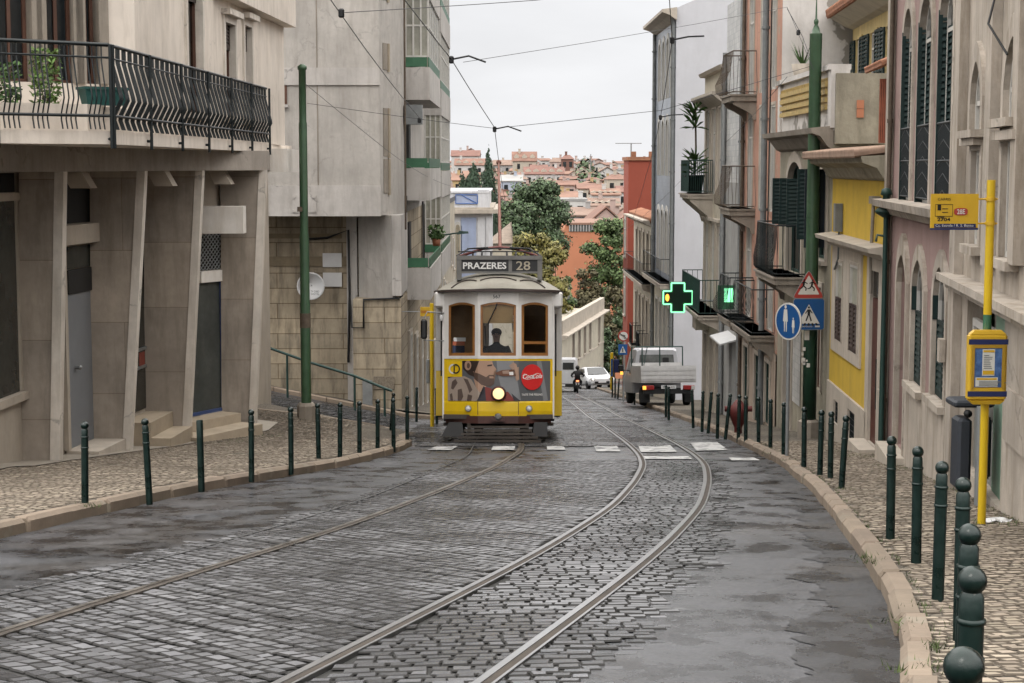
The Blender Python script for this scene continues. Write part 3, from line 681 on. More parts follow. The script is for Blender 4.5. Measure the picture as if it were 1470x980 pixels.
for px, py, tx in [(1378, 920, 0), (1346, 860, 0), (1315, 808, 0), (1278, 773, 0), (1208, 700, 2.5), (1192, 686, .5), (1177, 681, 0), (1154, 670, 0), (1125, 653, 0), (1106, 642, 0), (1089, 635, -1.5), (1070.5, 631, 0), (1060, 627, 0), (1042, 623, 5), (1030, 622, 0), (1017, 615, 3.5), (1008, 613, 0), (995, 608, -2), (960, 597, 0), (956, 593, 0), (911, 577, 0), (907, 575, 0), (887, 569, 4), (883, 568, 0), (879, 567, 0)]:
    bol.append((G(px, py, KH), tx))
lab = {0: 'nearest bollard of all, only its round head in view at the bottom right edge', 7: 'right kerb bollard leaning right, last of the foursome before the wider gap'}
for i, (q, tx) in enumerate(bol):
    q = Vector((q.x, q.y, H(q.x, q.y)+KH-.005))
    l = lab.get(i, f'dark green ball-topped bollard on the right pavement, {ORD[i]} counting from the camera')
    if i in (15, 17) : l = f'green bollard leaning sharply right beside the red hydrant stretch, {ORD[i]} from the camera'
    place_bollard(q, (R(tx), 0), l, 'green bollards along the right kerb')
lf = [(122, 722, 2, 1), (214, 710, -1, 1), (289, 693, -1, 0), (361, 680, 0, 1), (418, 670, 0, 1), (457.5, 658, 0, 1), (488, 655, 0, 1), (516, 650, 0, 1), (542, 643, 0, 1), (565, 640, 0, 1), (561, 620, 4, 1), (584.5, 631, 0, 1), (598, 600, 0, 1), (621, 603, 0, 1), (627, 603, 0, 1)]
for i, (px, py, tx, ball) in enumerate(lf):
    q = G(px, py, KH); q = Vector((q.x, q.y, H(q.x, q.y)+KH-.005))
    l = f'dark green bollard by the left kerb, {ORD[i]} from the left side of the photo' if ball else 'green bollard that has lost its ball top, third on the left pavement'
    if i == 10: l = 'green bollard leaning right beside the foot of the green handrail'
    if i > 11: l = f'green bollard on the far left pavement beside the tram, {ORD[i-12]} of three'
    place_bollard(q, (R(tx), 0), l, 'green bollards along the left kerb', BT if ball else BTN)
# ------------------------------------------------------------------ tram
tram_p = G(715, 636); TSC = 77.8; TK_ = 1.062
TR = thing('tram', (tram_p.x, tram_p.y, H(tram_p.x, tram_p.y)+.02), 'yellow and white vintage tram climbing the hill with drink advert on its front', 'tram', local=True, rot=(-math.atan(SL), 0, R(-.3))); TR.scale = (TK_,)*3
mat('tram_yellow', (.80, .53, .010), .3, .05, 3, .12, (.35, .25, .04), 0, coat=.3)
mat('tram_cream', (.72, .70, .675), .4, .05, 3, .25, (.4, .36, .3), 0)
mat('tram_roof', (.33, .31, .26), .6, .12, 2.5, .35, (.25, .21, .16), .1)
mat('tram_maroon', (.085, .032, .026), .5, .2, 4, .3, (.05, .04, .035))
mat('tram_black', (.018, .017, .017), .6, .3, 4)
mat('tram_dirty', (.06, .048, .04), .7, .3, 5, .3)
mat('tram_wood', (.30, .13, .035), .4, .2, 6)
mat('tram_inner_wood', (.30, .17, .075), .5, .2, 5)
mat('tram_grey', (.16, .155, .145), .5, .2, 5)
mat('blind_board', (.60, .40, .18), .7, .1, 2, streak=.0)
glassmat('tram_glass', (.88, .89, .88), -.04)
HW = 1.0; BW = 1.19
def yx(x):
    x = abs(x); return .03 if x < .37 else .03+(x-.37)/.63*.30
XS = [-1.0, -.93, -.8, -.65, -.5, -.37, -.2, 0, .2, .37, .5, .65, .8, .93, 1.0]
def fpanel(m, x0, x1, z0, z1, y0, y1):
    """panel following the faceted tram front, from depth y0 (front) to y1"""
    xs = sorted({x0, x1, *[x for x in (-.37, .37) if x0 < x < x1]})
    rings = [[(x, yx(x)+y0, z0), (x, yx(x)+y0, z1), (x, yx(x)+y1, z1), (x, yx(x)+y1, z0)] for x in xs]
    m.loft(rings)
def tx_(px): return (px-715)/TSC
def tz_(py): return (636-py)/TSC
b = MB()                                       # lower yellow apron, curved lower edge
rings = []
for x in XS: dz = .03*(abs(x)**2.5); rings.append([(x, yx(x), .47+dz), (x, yx(x)-.012, .56), (x, yx(x)-.012, .72), (x, yx(x), .745), (x, yx(x)+.05, .745), (x, yx(x)+.05, .47+dz)])
b.loft(rings)
fpanel(b, -1.0, 1.0, .745, 1.52, 0, .05)
o = b.build('front_apron', M['tram_yellow'], TR)
b = MB()
for x in (-.37, .37): b.box(x-.006, x+.006, yx(x)-.0135, yx(x)-.005, .50, .74)
for i in range(19): x = -.9+i*.1; b.sphere((x, yx(x)-.012, .755), .008, 6, 4)
b.build('seams_and_rivets', M['tram_maroon'], TR)
b = MB(); fpanel(b, -.97, .97, .34, .475, -.03, .05); b.box(-.12, .12, -.1, 0, .38, .45); b.build('bumper', M['tram_maroon'], TR)
b = MB(); b.lathe([(.03, -.06), (.06, -.05), (.07, -.02), (.05, 0)], (0, -.06, .46), 10, axis='y'); b.build('coupler', M['tram_grey'], TR)
# lifeguard
b = MB()
for i in range(5):
    z = .30-i*.062; hw = .56+i*.055; y = -.10-i*.035; b.box(-hw, hw, y, y+.03, z-.042, z)
for sx in (-1, 1): b.hexa([(sx*.5, -.02, .02), (sx*.56, -.02, .02), (sx*.56, .04, .02), (sx*.5, .04, .02), (sx*.5, -.05, .34), (sx*.56, -.05, .34), (sx*.56, .04, .34), (sx*.5, .04, .34)])
b.build('lifeguard', M['tram_dirty'], TR)
for sx in (-1, 1):
    b = MB(); s = sx
    b.hexa([(s*.62, .05, .10), (s*(1.04 if s < 0 else .9), .05, .10), (s*(1.04 if s < 0 else .9), .9, .10), (s*.60, .9, .10), (s*.66, .1, .36), (s*.90, .1, .36), (s*.90, .9, .36), (s*.66, .9, .36)]); b.build('mudguard', M['tram_black'], TR)
# window band
WZ0, WZ1 = 1.555, 2.53
b = MB(); fpanel(b, -1.0, 1.0, 1.52, 1.575, -.012, .05)
WX = [(-.915, -.425), (-.325, .325), (.425, .915)]
for x0, x1 in ((-1.0, -.915), (-.425, -.325), (.325, .425), (.915, 1.0)): fpanel(b, x0, x1, 1.575, 2.56, 0, .05)
# arched heads
for x0, x1 in WX:
    n = 10; w_ = x1-x0
    for i in range(n):
        a = x0+w_*i/n; c = x0+w_*(i+1)/n; za = 2.50+.055*math.sin(math.pi*(i/n)); zc = 2.50+.055*math.sin(math.pi*((i+1)/n))
        b.hexa([(a, yx(a), za), (c, yx(c), zc), (c, yx(c)+.05, zc), (a, yx(a)+.05, za), (a, yx(a), 2.56), (c, yx(c), 2.56), (c, yx(c)+.05, 2.56), (a, yx(a)+.05, 2.56)])
fpanel(b, -1.0, 1.0, 2.56, 2.74, 0, .05)
b.build('front_window_band', M['tram_cream'], TR)
b = MB(); b.text('567', T(-.03, yx(0)-.004, 2.655)@UP, .095, .001); b.build('fleet_number', M['tram_black'], TR)
for k, (x0, x1) in enumerate(WX):
    b = MB(); t_ = .045
    for a, c in ((x0, x0+t_), (x1-t_, x1)): fpanel(b, a, c, 1.575, 2.52, .012, .045)
    fpanel(b, x0, x1, 1.575, 1.575+t_*1.2, .01, .045)
    n = 8
    for i in range(n):
        a = x0+(x1-x0)*i/n; c = x0+(x1-x0)*(i+1)/n; za = 2.465+.05*math.sin(math.pi*i/n); zc = 2.465+.05*math.sin(math.pi*(i+1)/n)
        b.hexa([(a, yx(a)+.012, za), (c, yx(c)+.012, zc), (c, yx(c)+.045, zc), (a, yx(a)+.045, za), (a, yx(a)+.012, za+.05), (c, yx(c)+.012, zc+.05), (c, yx(c)+.045, zc+.05), (a, yx(a)+.045, za+.05)])
    if k == 2: fpanel(b, x0+t_, x1-t_, 1.79, 1.84, .014, .04)
    o = b.build('front_window', M['tram_wood'], TR)
    g = MB(); g.quad((x0+.02, yx(x0)+.028, 1.6), (x1-.02, yx(x1)+.028, 1.6), (x1-.02, yx(x1)+.028, 2.53), (x0+.02, yx(x0)+.028, 2.53)); g.build('pane', M['tram_glass'], o)
b = MB(); b.box(-.28, .27, .1, .115, 2.17, 2.50); b.build('sun_blind', M['blind_board'], TR)
b = MB(); b.tube([(-.02, -.02, 2.53), (-.05, -.03, 2.44), (-.19, -.03, 2.15)], .012, 5); b.cyl((-.24, -.02, 2.12), (-.22, -.02, 1.70), .01, n=5); b.build('wiper', M['tram_black'], TR)
b = MB(); b.box(-.84, -.62, .26, .27, 1.62, 1.76); b.cur = 1; b.box(-.84, -.62, .255, .265, 1.77, 1.84); b.build('route_cards', [mat('card_dark', (.02, .03, .08), .5, .1), mat('card_red', (.5, .12, .05), .5, .1)], TR)
b = MB(); b.box(-.82, -.60, .25, .26, 1.84, 1.91); b.build('notice', M['plastic_white'], TR)
# advert
ad_cols = [('ad_grey', (.115, .118, .125)), ('ad_skin', (.42, .26, .18)), ('ad_hair', (.045, .028, .022)), ('ad_tan', (.36, .29, .24)), ('ad_stripe', (.12, .085, .07)), ('ad_darkcoat', (.035, .03, .04)), ('ad_scarf', (.24, .035, .028)), ('ad_bottle', (.16, .06, .03)), ('ad_disc', (.62, .022, .022)), ('ad_white', (.78, .77, .75)), ('ad_beard', (.11, .065, .048)), ('ad_light', (.23, .235, .245)), ('ad_glass', (.36, .24, .18))]
AM = [mat(n, c, .45, .06, 4) for n, c in ad_cols]
ad = MB()
def draw(ci, pts, off):
    bm = bmesh.new(); vs = [bm.verts.new((tx_(600+x/6.125), 0, tz_(490+y/6.125))) for x, y in pts]
    f = bm.faces.new(vs); bmesh.ops.triangulate(bm, faces=[f])
    for k in range(-9, 10):
        bmesh.ops.bisect_plane(bm, geom=bm.verts[:]+bm.edges[:]+bm.faces[:], plane_co=(k*.1 if abs(k) != 4 else .37*(1 if k > 0 else -1), 0, 0), plane_no=(1, 0, 0))
    bm.verts.index_update(); ad.cur = ci
    ad.add([(v.co.x, yx(v.co.x)-.004-off*.0016, v.co.z) for v in bm.verts], [[v.index for v in f.verts] for f in bm.faces]); bm.free()
def ell(cx, cy, rx, ry, n=28, a0=0, a1=2*math.pi): return [(cx+rx*math.cos(a0+(a1-a0)*i/n), cy+ry*math.sin(a0+(a1-a0)*i/n)) for i in range(n)]
draw(0, [(262, 188), (1160, 188), (1160, 538), (262, 538)], 0)
draw(11, [(690, 188), (840, 188), (905, 538), (760, 538), (700, 300)], 1)
draw(11, [(1040, 188), (1080, 188), (1140, 538), (1100, 538)], 1)
draw(2, [(392, 188), (560, 188), (540, 250), (500, 330), (450, 310), (398, 260)], 2)
draw(1, [(510, 188), (652, 188), (662, 225), (690, 262), (668, 282), (672, 300), (655, 312), (668, 338), (668, 385), (640, 408), (570, 398), (500, 330), (480, 250)], 3)
draw(2, [(400, 188), (540, 188), (515, 240), (500, 290), (470, 200)], 4)
draw(1, ell(440, 228, 30, 42), 5); draw(10, ell(444, 230, 14, 24), 6)
draw(10, [(490, 285), (540, 300), (600, 330), (625, 310), (668, 312), (655, 335), (668, 350), (670, 388), (640, 410), (560, 398), (500, 345)], 5)
draw(1, [(628, 322), (664, 322), (668, 340), (630, 340)], 6)
draw(2, [(610, 225), (655, 218), (650, 232), (612, 236)], 6)
draw(1, [(490, 340), (560, 395), (600, 410), (580, 470), (520, 450)], 3)
draw(3, [(262, 340), (330, 325), (410, 322), (470, 350), (520, 430), (575, 500), (560, 538), (262, 538)], 7)
for s in ([(300, 370), (330, 345), (350, 380), (310, 440), (290, 430)], [(400, 340), (440, 350), (480, 440), (455, 470), (430, 400)], [(350, 440), (385, 430), (400, 500), (380, 538), (350, 538)], [(280, 480), (300, 470), (310, 538), (285, 538)], [(440, 480), (480, 490), (470, 538), (430, 538)]): draw(4, s, 8)
draw(5, [(520, 538), (580, 470), (575, 410), (600, 420), (640, 480), (640, 538)], 8)
draw(6, [(590, 415), (640, 425), (700, 480), (790, 455), (840, 520), (850, 538), (600, 538)], 9)
draw(5, [(820, 470), (900, 538), (840, 538)], 9)
draw(7, [(684, 290), (740, 268), (850, 262), (868, 320), (745, 322), (686, 305)], 10); draw(12, [(740, 275), (800, 270), (800, 300), (745, 300)], 11); draw(9, [(800, 285), (835, 283), (838, 312), (803, 312)], 11)
draw(12, [(800, 230), (840, 195), (850, 250), (885, 240), (880, 300), (890, 350), (862, 365), (850, 320), (825, 265)], 10)
draw(1, [(838, 205), (862, 215), (880, 290), (886, 345), (865, 350), (850, 280)], 11)
draw(8, ell(1000, 330, 95, 112, 40), 12)
ad.cur = 9
def on(cx, cy): x = tx_(600+cx/6.125); return x, tz_(490+cy/6.125)
x, z = on(1000, 325); yy = yx(x)-.03
sl = math.atan(.30/.63)
AR = T(x, yx(x)-.026, z)@Matrix.Rotation(sl, 4, 'Z')@UP
ad.text('Coca', AR@T(-.088, .006, 0)@Matrix.Rotation(.08, 4, 'Z'), .115, .001, .002, shear=.45)
ad.text('Cola', AR@T(.088, .006, 0)@Matrix.Rotation(.08, 4, 'Z'), .115, .001, .002, shear=.45)
ad.M = AR; ad.tube([(-.16, -.035, 0), (-.10, -.055, 0), (-.02, -.045, 0), (.02, -.03, 0)], .005, 4); ad.tube([(.06, .045, 0), (.10, .06, 0), (.15, .05, 0)], .005, 4); ad.tube([(-.175, -.02, 0), (-.185, .02, 0), (-.15, .05, 0)], .006, 4); ad.tube([(-.02, .01, 0), (.01, .012, 0)], .006, 4); ad.M = None
x, z = on(1000, 482); ad.text('TASTE THE FEELING', T(x, yx(x)-.012, z)@Matrix.Rotation(sl, 4, 'Z')@UP, .05, .001, .001, width=.42)
ad.build('advertisement', AM, TR)
# yellow emblem square
e = MB(); x0, x1, z0, z1 = tx_(641), tx_(663.5), tz_(543.5), tz_(521)
e.quad((x0, yx(x0)-.02, z0), (x1, yx(x1)-.02, z0), (x1, yx(x1)-.02, z1), (x0, yx(x0)-.02, z1)); 
xc, zc = (x0+x1)/2-.0, (z0+z1)/2; RT = T(xc, yx(xc)-.03, zc)@Matrix.Rotation(-sl, 4, 'Z')
def arc(m, r0, r1, a0, a1, ox=0, oz=0, n=16, yo=0):
    for i in range(n):
        a = a0+(a1-a0)*i/n; c = a0+(a1-a0)*(i+1)/n
        m.quad(*[RT@Vector((ox+r*math.cos(t), yo, oz+r*math.sin(t))) for r, t in ((r0, a), (r1, a), (r1, c), (r0, c))])
e.cur = 1; arc(e, .062, .092, R(60), R(300), -.025); e.cur = 2; arc(e, .062, .09, R(-130), R(130), .03, 0, yo=-.004); e.quad(*[RT@Vector(v) for v in ((-.012, -.006, -.055), (.012, -.006, -.055), (.012, -.006, .055), (-.012, -.006, .055))])
e.build('emblem', [M['tram_yellow'], M['tram_cream'], M['tram_black']], TR)
# lamps
emit('headlight_glow', (1, .66, .34), 1.25)
b = MB(); c = (tx_(715.6), 0, tz_(567)); b.lathe([(.135, .03), (.14, -.03), (.125, -.07), (.105, -.075), (.105, -.05)], c, 20, axis='y'); hl = b.build('headlight', M['tram_maroon'], TR)
g = MB(); g.lathe([(.104, -.052), (.08, -.066), (.0, -.075)], c, 18, axis='y'); g.build('lens', M['headlight_glow'], hl)
for px in (672.5, 759):
    b = MB(); c = (tx_(px), yx(tx_(px))-.012, tz_(588.5)); b.lathe([(.058, .02), (.06, -.03), (.046, -.045), (.046, -.03)], c, 16, axis='y'); hl = b.build('fog_lamp', M['galv'], TR)
    g = MB(); g.lathe([(.046, -.035), (.03, -.05), (0, -.055)], c, 14, axis='y'); g.build('lens', M['plastic_white'], hl)
# platform sides: open dark doorway, then the wider body
for s in (-1, 1):
    b = MB(); b.box(*sorted((s*1.0, s*1.03)), .32, .38, .42, 2.72); b.build('door_post', M['tram_cream'], TR)
    b = MB(); b.cyl((s*1.06, .5, 1.2), (s*1.06, .5, 2.35), .014, n=6); b.build('grab_pole', M['tram_black'], TR)
b = MB(); b.box(-1.0, 1.0, .1, 1.25, .42, .5); b.box(-1.16, 1.16, 1.25, 7.1, .42, .5); b.box(-1.0, 1.0, 7.1, 8.2, .42, .5); b.build('floor', M['tram_dirty'], TR)
# body sides with windows
for s in (-1, 1):
    b = MB(); xa, xb = sorted((s*BW, s*(BW-.05)))
    b.box(xa, xb, 1.2, 7.1, .45, 1.30); b.build('side_panel', M['tram_yellow'], TR)
    b = MB(); b.box(xa, xb, 1.2, 7.1, 1.30, 1.58); b.box(xa, xb, 1.2, 7.1, 2.5, 2.76)
    for i in range(7): y = 1.2+i*(5.85/6); b.box(xa, xb, y-.0, y+.10, 1.58, 2.5)
    xi, xo = sorted((s*1.0, s*BW)); b.box(xi, xo-.001 if s > 0 else xo, 1.17, 1.22, 1.30, 2.76)
    b.build('side_window_band', M['tram_cream'], TR)
    b = MB(); b.box(xi, xo, 1.165, 1.215, .45, 1.297); b.build('corner_panel', M['tram_yellow'], TR)
    for i in range(6):
        y = 1.3+i*(5.85/6); g = MB(); xg = s*(BW-.025); g.quad((xg, y, 1.58), (xg, y+.875, 1.58), (xg, y+.875, 2.5), (xg, y, 2.5)); 
        f = MB(); f.box(*sorted((s*(BW-.01), s*(BW-.04))), y, y+.875, 1.58, 1.63); f.box(*sorted((s*(BW-.01), s*(BW-.04))), y, y+.03, 1.63, 2.5); f.box(*sorted((s*(BW-.01), s*(BW-.04))), y+.845, y+.875, 1.63, 2.5)
        wo = f.build('side_window', M['tram_wood'], TR); g.build('pane', M['tram_glass'], wo)
    # destination box by the door, mirror, handrails
    b = MB(); b.bbox(*sorted((s*.99, s*1.185)), .35, 1.1, 2.47, 2.755, .03); b.build('side_sign_box', M['tram_cream'], TR)
    # folded platform door
    b = MB(); b.box(*sorted((s*.97, s*1.0)), .42, 1.15, .5, 2.7) if s > 0 else b.box(-1.0, -.97, .42, 1.15, .5, .75); b.build('platform_door', M['tram_black'], TR)
b = MB(); b.bbox(-1.42, -1.30, .08, .16, 1.88, 2.24, .03); mi = b.build('mirror', M['black'], TR)
b = MB(); b.tube([(-1.0, .3, 2.36), (-1.3, .15, 2.38), (-1.37, .15, 2.25)], .012, 6); b.cyl((-1.0, .3, 1.85), (-1.36, .12, 1.86), .01, n=6); b.build('bracket', M['galv'], mi)
b = MB(); b.lathe([(.02, -.05), (.045, 0), (.02, .06)], (-1.05, .25, 2.27), 10); b.build('side_lamp', M['plastic_white'], TR)
# rear end (mirrored simple front)
b = MB()
for i in range(len(XS)-1):
    a, c = XS[i], XS[i+1]; b.hexa([(a, 8.3-yx(a), .45), (c, 8.3-yx(c), .45), (c, 8.25-yx(c), .45), (a, 8.25-yx(a), .45), (a, 8.3-yx(a), 1.5), (c, 8.3-yx(c), 1.5), (c, 8.25-yx(c), 1.5), (a, 8.25-yx(a), 1.5)])
b.build('rear_apron', M['tram_yellow'], TR)
b = MB()
for x0, x1 in ((-1.0, -.9), (-.43, -.32), (.32, .43), (.9, 1.0)): b.hexa([(x0, 8.3-yx(x0), 1.5), (x1, 8.3-yx(x1), 1.5), (x1, 8.25-yx(x1), 1.5), (x0, 8.25-yx(x0), 1.5), (x0, 8.3-yx(x0), 2.75), (x1, 8.3-yx(x1), 2.75), (x1, 8.25-yx(x1), 2.75), (x0, 8.25-yx(x0), 2.75)])
b.box(-.9, .9, 8.0, 8.05, 2.5, 2.75); b.build('rear_window_band', M['tram_cream'], TR)
# bulkheads and seats
b = MB(); b.box(-1.14, -.35, 1.26, 1.30, .5, 2.75); b.box(.88, 1.14, 1.26, 1.30, .5, 2.75); b.box(-.35, .88, 1.26, 1.30, 2.35, 2.75); b.box(.35, .88, 1.26, 1.30, .5, 1.5)
b.box(-1.1, 1.1, 7.05, 7.09, .5, 1.6); b.box(-1.1, -.4, 7.05, 7.09, 1.6, 2.75); b.box(.4, 1.1, 7.05, 7.09, 1.6, 2.75); b.build('bulkhead', M['tram_inner_wood'], TR)
for i in range(5):
    for s in (-1, 1):
        y = 2.0+i*.95; b = MB(); b.bbox(*sorted((s*.35, s*1.12)), y, y+.42, .85, .95, .03); b.bbox(*sorted((s*.35, s*1.12)), y+.40, y+.47, .95, 1.45, .03); b.build('seat', M['tram_inner_wood'], TR)
b = MB(); b.box(-.3, .3, .3, .5, .5, 1.45); b.cyl((-.1, .4, 1.45), (-.1, .4, 1.55), .08); b.build('control_desk', M['tram_black'], TR)
# roof
def roof_hw(y):
    return BW*(1-.5*max(0, (.75-y)/.85)**2.6) if y < .75 else (BW*(1-.5*max(0, (y-7.55)/.85)**2.6) if y > 7.55 else BW)
def roof_rings(z0, hh, e=0):
    ys = [-.10, -.06, 0, .1, .25, .45, .75, 1.2, 2.5, 4.15, 5.8, 7.1, 7.55, 7.85, 8.05, 8.2, 8.3, 8.36, 8.4]; rr = []
    for y in ys:
        d = min(y+.10, 8.4-y); k = min(1, max(0, d)/1.0)**.45; k = .06+.94*k; hw = roof_hw(y)+e; r_ = []
        for i in range(17): t = -1+2*i/16; r_.append((hw*t, y, z0+hh*k*(1-abs(t)**2.3)))
        rr.append(r_)
    return rr
b = MB(); b.loft(roof_rings(2.775, .40), True, False, False); b.build('roof', M['tram_roof'], TR)
b = MB(); rr = roof_rings(2.74, 0, .02); rr2 = roof_rings(2.785, 0, .02)
for q, q2 in zip(rr[:-1], rr2[:-1]):
    pass
left = [r[0] for r in rr]; right = [r[-1] for r in rr]; loop = left+right[::-1]; left2 = [r[0] for r in rr2]; right2 = [r[-1] for r in rr2]; loop2 = left2+right2[::-1]
loop.reverse(); loop2.reverse(); b.loft([loop, loop2], False, False); b.add(loop, [tuple(range(len(loop)))]); b.build('gutter', mat('tram_gutter', (.07, .05, .045), .6, .2), TR)
b = MB()
def roofz(x, y): d = y+.10; k = .06+.94*min(1, max(0, d)/1.0)**.45; return 2.775+.40*k*(1-abs(min(1, abs(x)/roof_hw(y)))**2.3)
for a, c in ((-.86, -.40), (-.33, .33), (.40, .86)):
    pts = []
    for i in range(9):
        x = a+(c-a)*i/8; y = .02+.13*math.sin(math.pi*i/8)+abs(x)*.12; pts.append((x, y, roofz(x, y)+.012))
    b.tube(pts, .012, 5)
b.build('roof_rib', M['tram_gutter'], TR)
# route sign box
SY = .30
b = MB(); x0, x1 = tx_(655), tx_(778); z0 = tz_(393); z1 = tz_(377)
b.box(x0, x0+.09, SY-.02, SY+.2, tz_(405), 3.42); b.box(x1-.09, x1, SY-.02, SY+.2, tz_(405), 3.42); b.box(x0, x1, SY-.03, SY+.22, 3.345, 3.42); b.box(x0+.09, x1-.09, SY-.01, SY+.02, z0-.03, z0+.005)
b.box(tx_(729.5), tx_(734.5), SY-.012, SY+.03, z0, 3.35); b.build('sign_frame', M['tram_grey'], TR)
b = MB(); b.box(x0+.09, x1-.09, SY+.01, SY+.2, z0+.006, 3.344); sb = b.build('route_sign', mat('sign_black', (.015, .015, .016), .4, .1), TR)
b = MB(); b.text('PRAZERES', T((tx_(663)+tx_(727))/2, SY+.004, (z0+3.35)/2+.0)@UP, .165, .001, .004, width=.80); b.build('destination_text', mat('sign_white', (.72, .72, .70), .5, .04), sb)
b = MB(); b.text('28', T(tx_(750.5), SY+.004, (z0+3.35)/2)@UP, .23, .001, .002, width=.26); b.build('route_number', mat('sign_buff', (.42, .37, .28), .5, .04), sb)
# trolley base and pole
b = MB()
for s in (-1, 1):
    b.tube([(s*.75, .35, 3.40), (s*.74, .9, 3.5), (s*.55, 1.0, 3.60), (s*.2, 1.0, 3.62)], .014, 5); b.cyl((s*.78, .5, 3.43), (s*.6, 1.0, 3.58), .014, n=5)
    for k in range(4): b.cyl((s*(.15+k*.17), .9, 3.42), (s*(.15+k*.17), 1.2, 3.55), .02, n=5)
b.cyl((-.6, 1.0, 3.60), (.6, 1.0, 3.60), .014, n=5); b.cyl((-.75, .36, 3.5), (.75, .36, 3.5), .012, n=5); b.box(-.7, .7, .9, 1.6, 3.2, 3.42)
b.build('roof_rack', M['tram_black'], TR)
tb = MB()
for s in (-1, 1): tb.tube([(s*.78, 1.0, 3.44), (s*.3, 1.05, 3.60), (0, 1.1, 3.63)], .028, 6)
tb.build('trolley_base', mat('trolley_red', (.16, .04, .035), .6, .2), TR)
Mi = Matrix.LocRotScale(TR.location, TR.rotation_euler, TR.scale).inverted()
polet = Mi@P(716, 233, 40.2); tp = MB(); tp.tube([(0.02, 1.1, 3.6), polet], [.035, .022], 8); tp.sphere(polet, .06, 8, 5); tp.build('trolley_pole', mat('pole_rust', (.20, .085, .06), .7, .2), TR)
# trucks and wheels
b = MB(); b.box(-.8, .8, 2.6, 5.7, .18, .4); b.box(-1.05, 1.05, 1.3, 7.0, .34, .43); b.build('truck_frame', M['tram_black'], TR)
for y in (3.0, 5.2):
    for s in (-1, 1): b = MB(); b.lathe([(.05, -.06), (.33, -.06), (.36, -.04), (.33, .0), (.33, .06), (.05, .06)], (s*.45, y, .33), 20, axis='x'); b.build('wheel', M['tram_black'], TR)
for s in (-1, 1): b = MB(); b.box(*sorted((s*.75, s*1.02)), .5, 1.05, .28, .33); b.build('step', M['tram_dirty'], TR)
# ================================================================== building helpers
def body(F, root, u0, u1, z0, z1, depth, m, w=-.30, name='structure_core'):
    b = MB(); b.fbox(F, u0, u1, z0, z1, w-depth, w); b.fbox(F, u0+.003, u0+.02, z0, z1, w+.001, -.003); b.fbox(F, u1-.02, u1-.003, z0, z1, w+.001, -.003); b.fbox(F, u0, u1, z1-.02, z1-.003, w+.001, -.003); return b.build(name, m, root)
def sides(F, root, u0, u1, z0, z1, depth, m, name='side_wall'):
    for a in (u0, u1):
        b = MB(); e = .004 if a == u0 else -.004; b.fbox(F, a+min(0, -e*0), a+(e*5), z0, z1, -depth, -.001); b.build(name, m, root)
def balcony(F, root, u0, u1, z, out, h=1.0, th=.14, slab='stone', mt='iron_black', belly=0, step=.13, brackets=2, bh=.35, r=.008, name='balcony', mid=None):
    b = MB(); b.fbox(F, u0, u1, z-th, z, 0.002, out); b.fbox(F, u0-.03, u1+.03, z-.045, z+.0, .003, out+.04)
    for i in range(brackets):
        uu = u0+.12+(u1-u0-.24)*(i/(max(1, brackets-1))); pts = [(0, 0), (out*.92, 0), (out*.9, -.08), (out*.5, -bh*.45), (out*.2, -bh*.7), (.08, -bh), (0, -bh)]
        b.loft([[F.p(uu-.07, z-th+q[1], q[0]) for q in pts], [F.p(uu+.07, z-th+q[1], q[0]) for q in pts]])
    o = b.build(name, M[slab], root)
    q = MB(); c = [F.p(u0+.03, z, .02), F.p(u0+.03, z, out-.03), F.p(u1-.03, z, out-.03), F.p(u1-.03, z, .02)]
    outs = [-F.u, F.n, F.u]
    for i in range(3): railing(q, c[i], c[i+1], h, step, r, belly, Vector((outs[i].x, outs[i].y, 0)), mid=mid)
    q.build('railing', M[mt], o); return o
def cornice(F, root, u0, u1, z, prof, m, name='cornice'):
    """prof: [(w, dz)] polygon swept along the wall"""
    b = MB(); b.loft([[F.p(u0, z+dz, w) for w, dz in prof], [F.p(u1, z+dz, w) for w, dz in prof]]); return b.build(name, m if not isinstance(m, str) else M[m], root)
CPROF = [(0, 0), (.06, .02), (.08, .08), (.2, .14), (.22, .22), (.3, .26), (.3, .34), (0, .34)]
def downpipe(F, root, u, z0, z1, m='pipe_grey', r=.05, w=.07):
    b = MB(); b.cyl(F.p(u, z0, w), F.p(u, z1, w), r, n=10)
    z = z0+1
    while z < z1: b.cyl(F.p(u, z, w), F.p(u, z+.06, w), r*1.35, n=10); z += 2.1
    return b.build('drainpipe', M[m], root)
def tileroof(mb, F, u0, u1, z0, w0, z1, w1, step=.16):
    """rows of round roof tiles running down the slope from (w1,z1) to the eave (w0,z0)"""
    n = int(abs(u1-u0)/step)
    for i in range(n):
        u = u0+(i+.5)*step; p0 = F.p(u, z0, w0); p1 = F.p(u, z1, w1)
        mb.tube([p0, p0.lerp(p1, .5), p1], step*.52, 7)
    mb.hexa([F.p(u0, z0-.04, w0), F.p(u1, z0-.04, w0), F.p(u1, z1-.04, w1), F.p(u0, z1-.04, w1), F.p(u0, z0, w0), F.p(u1, z0, w0), F.p(u1, z1, w1), F.p(u0, z1, w1)])
def gz(F, u, h=0): q = F.p(u, 0, 0); return H(q.x, q.y)+h
def rootat(F, u): q = F.p(u, 0, 0); return (q.x, q.y, H(q.x, q.y))
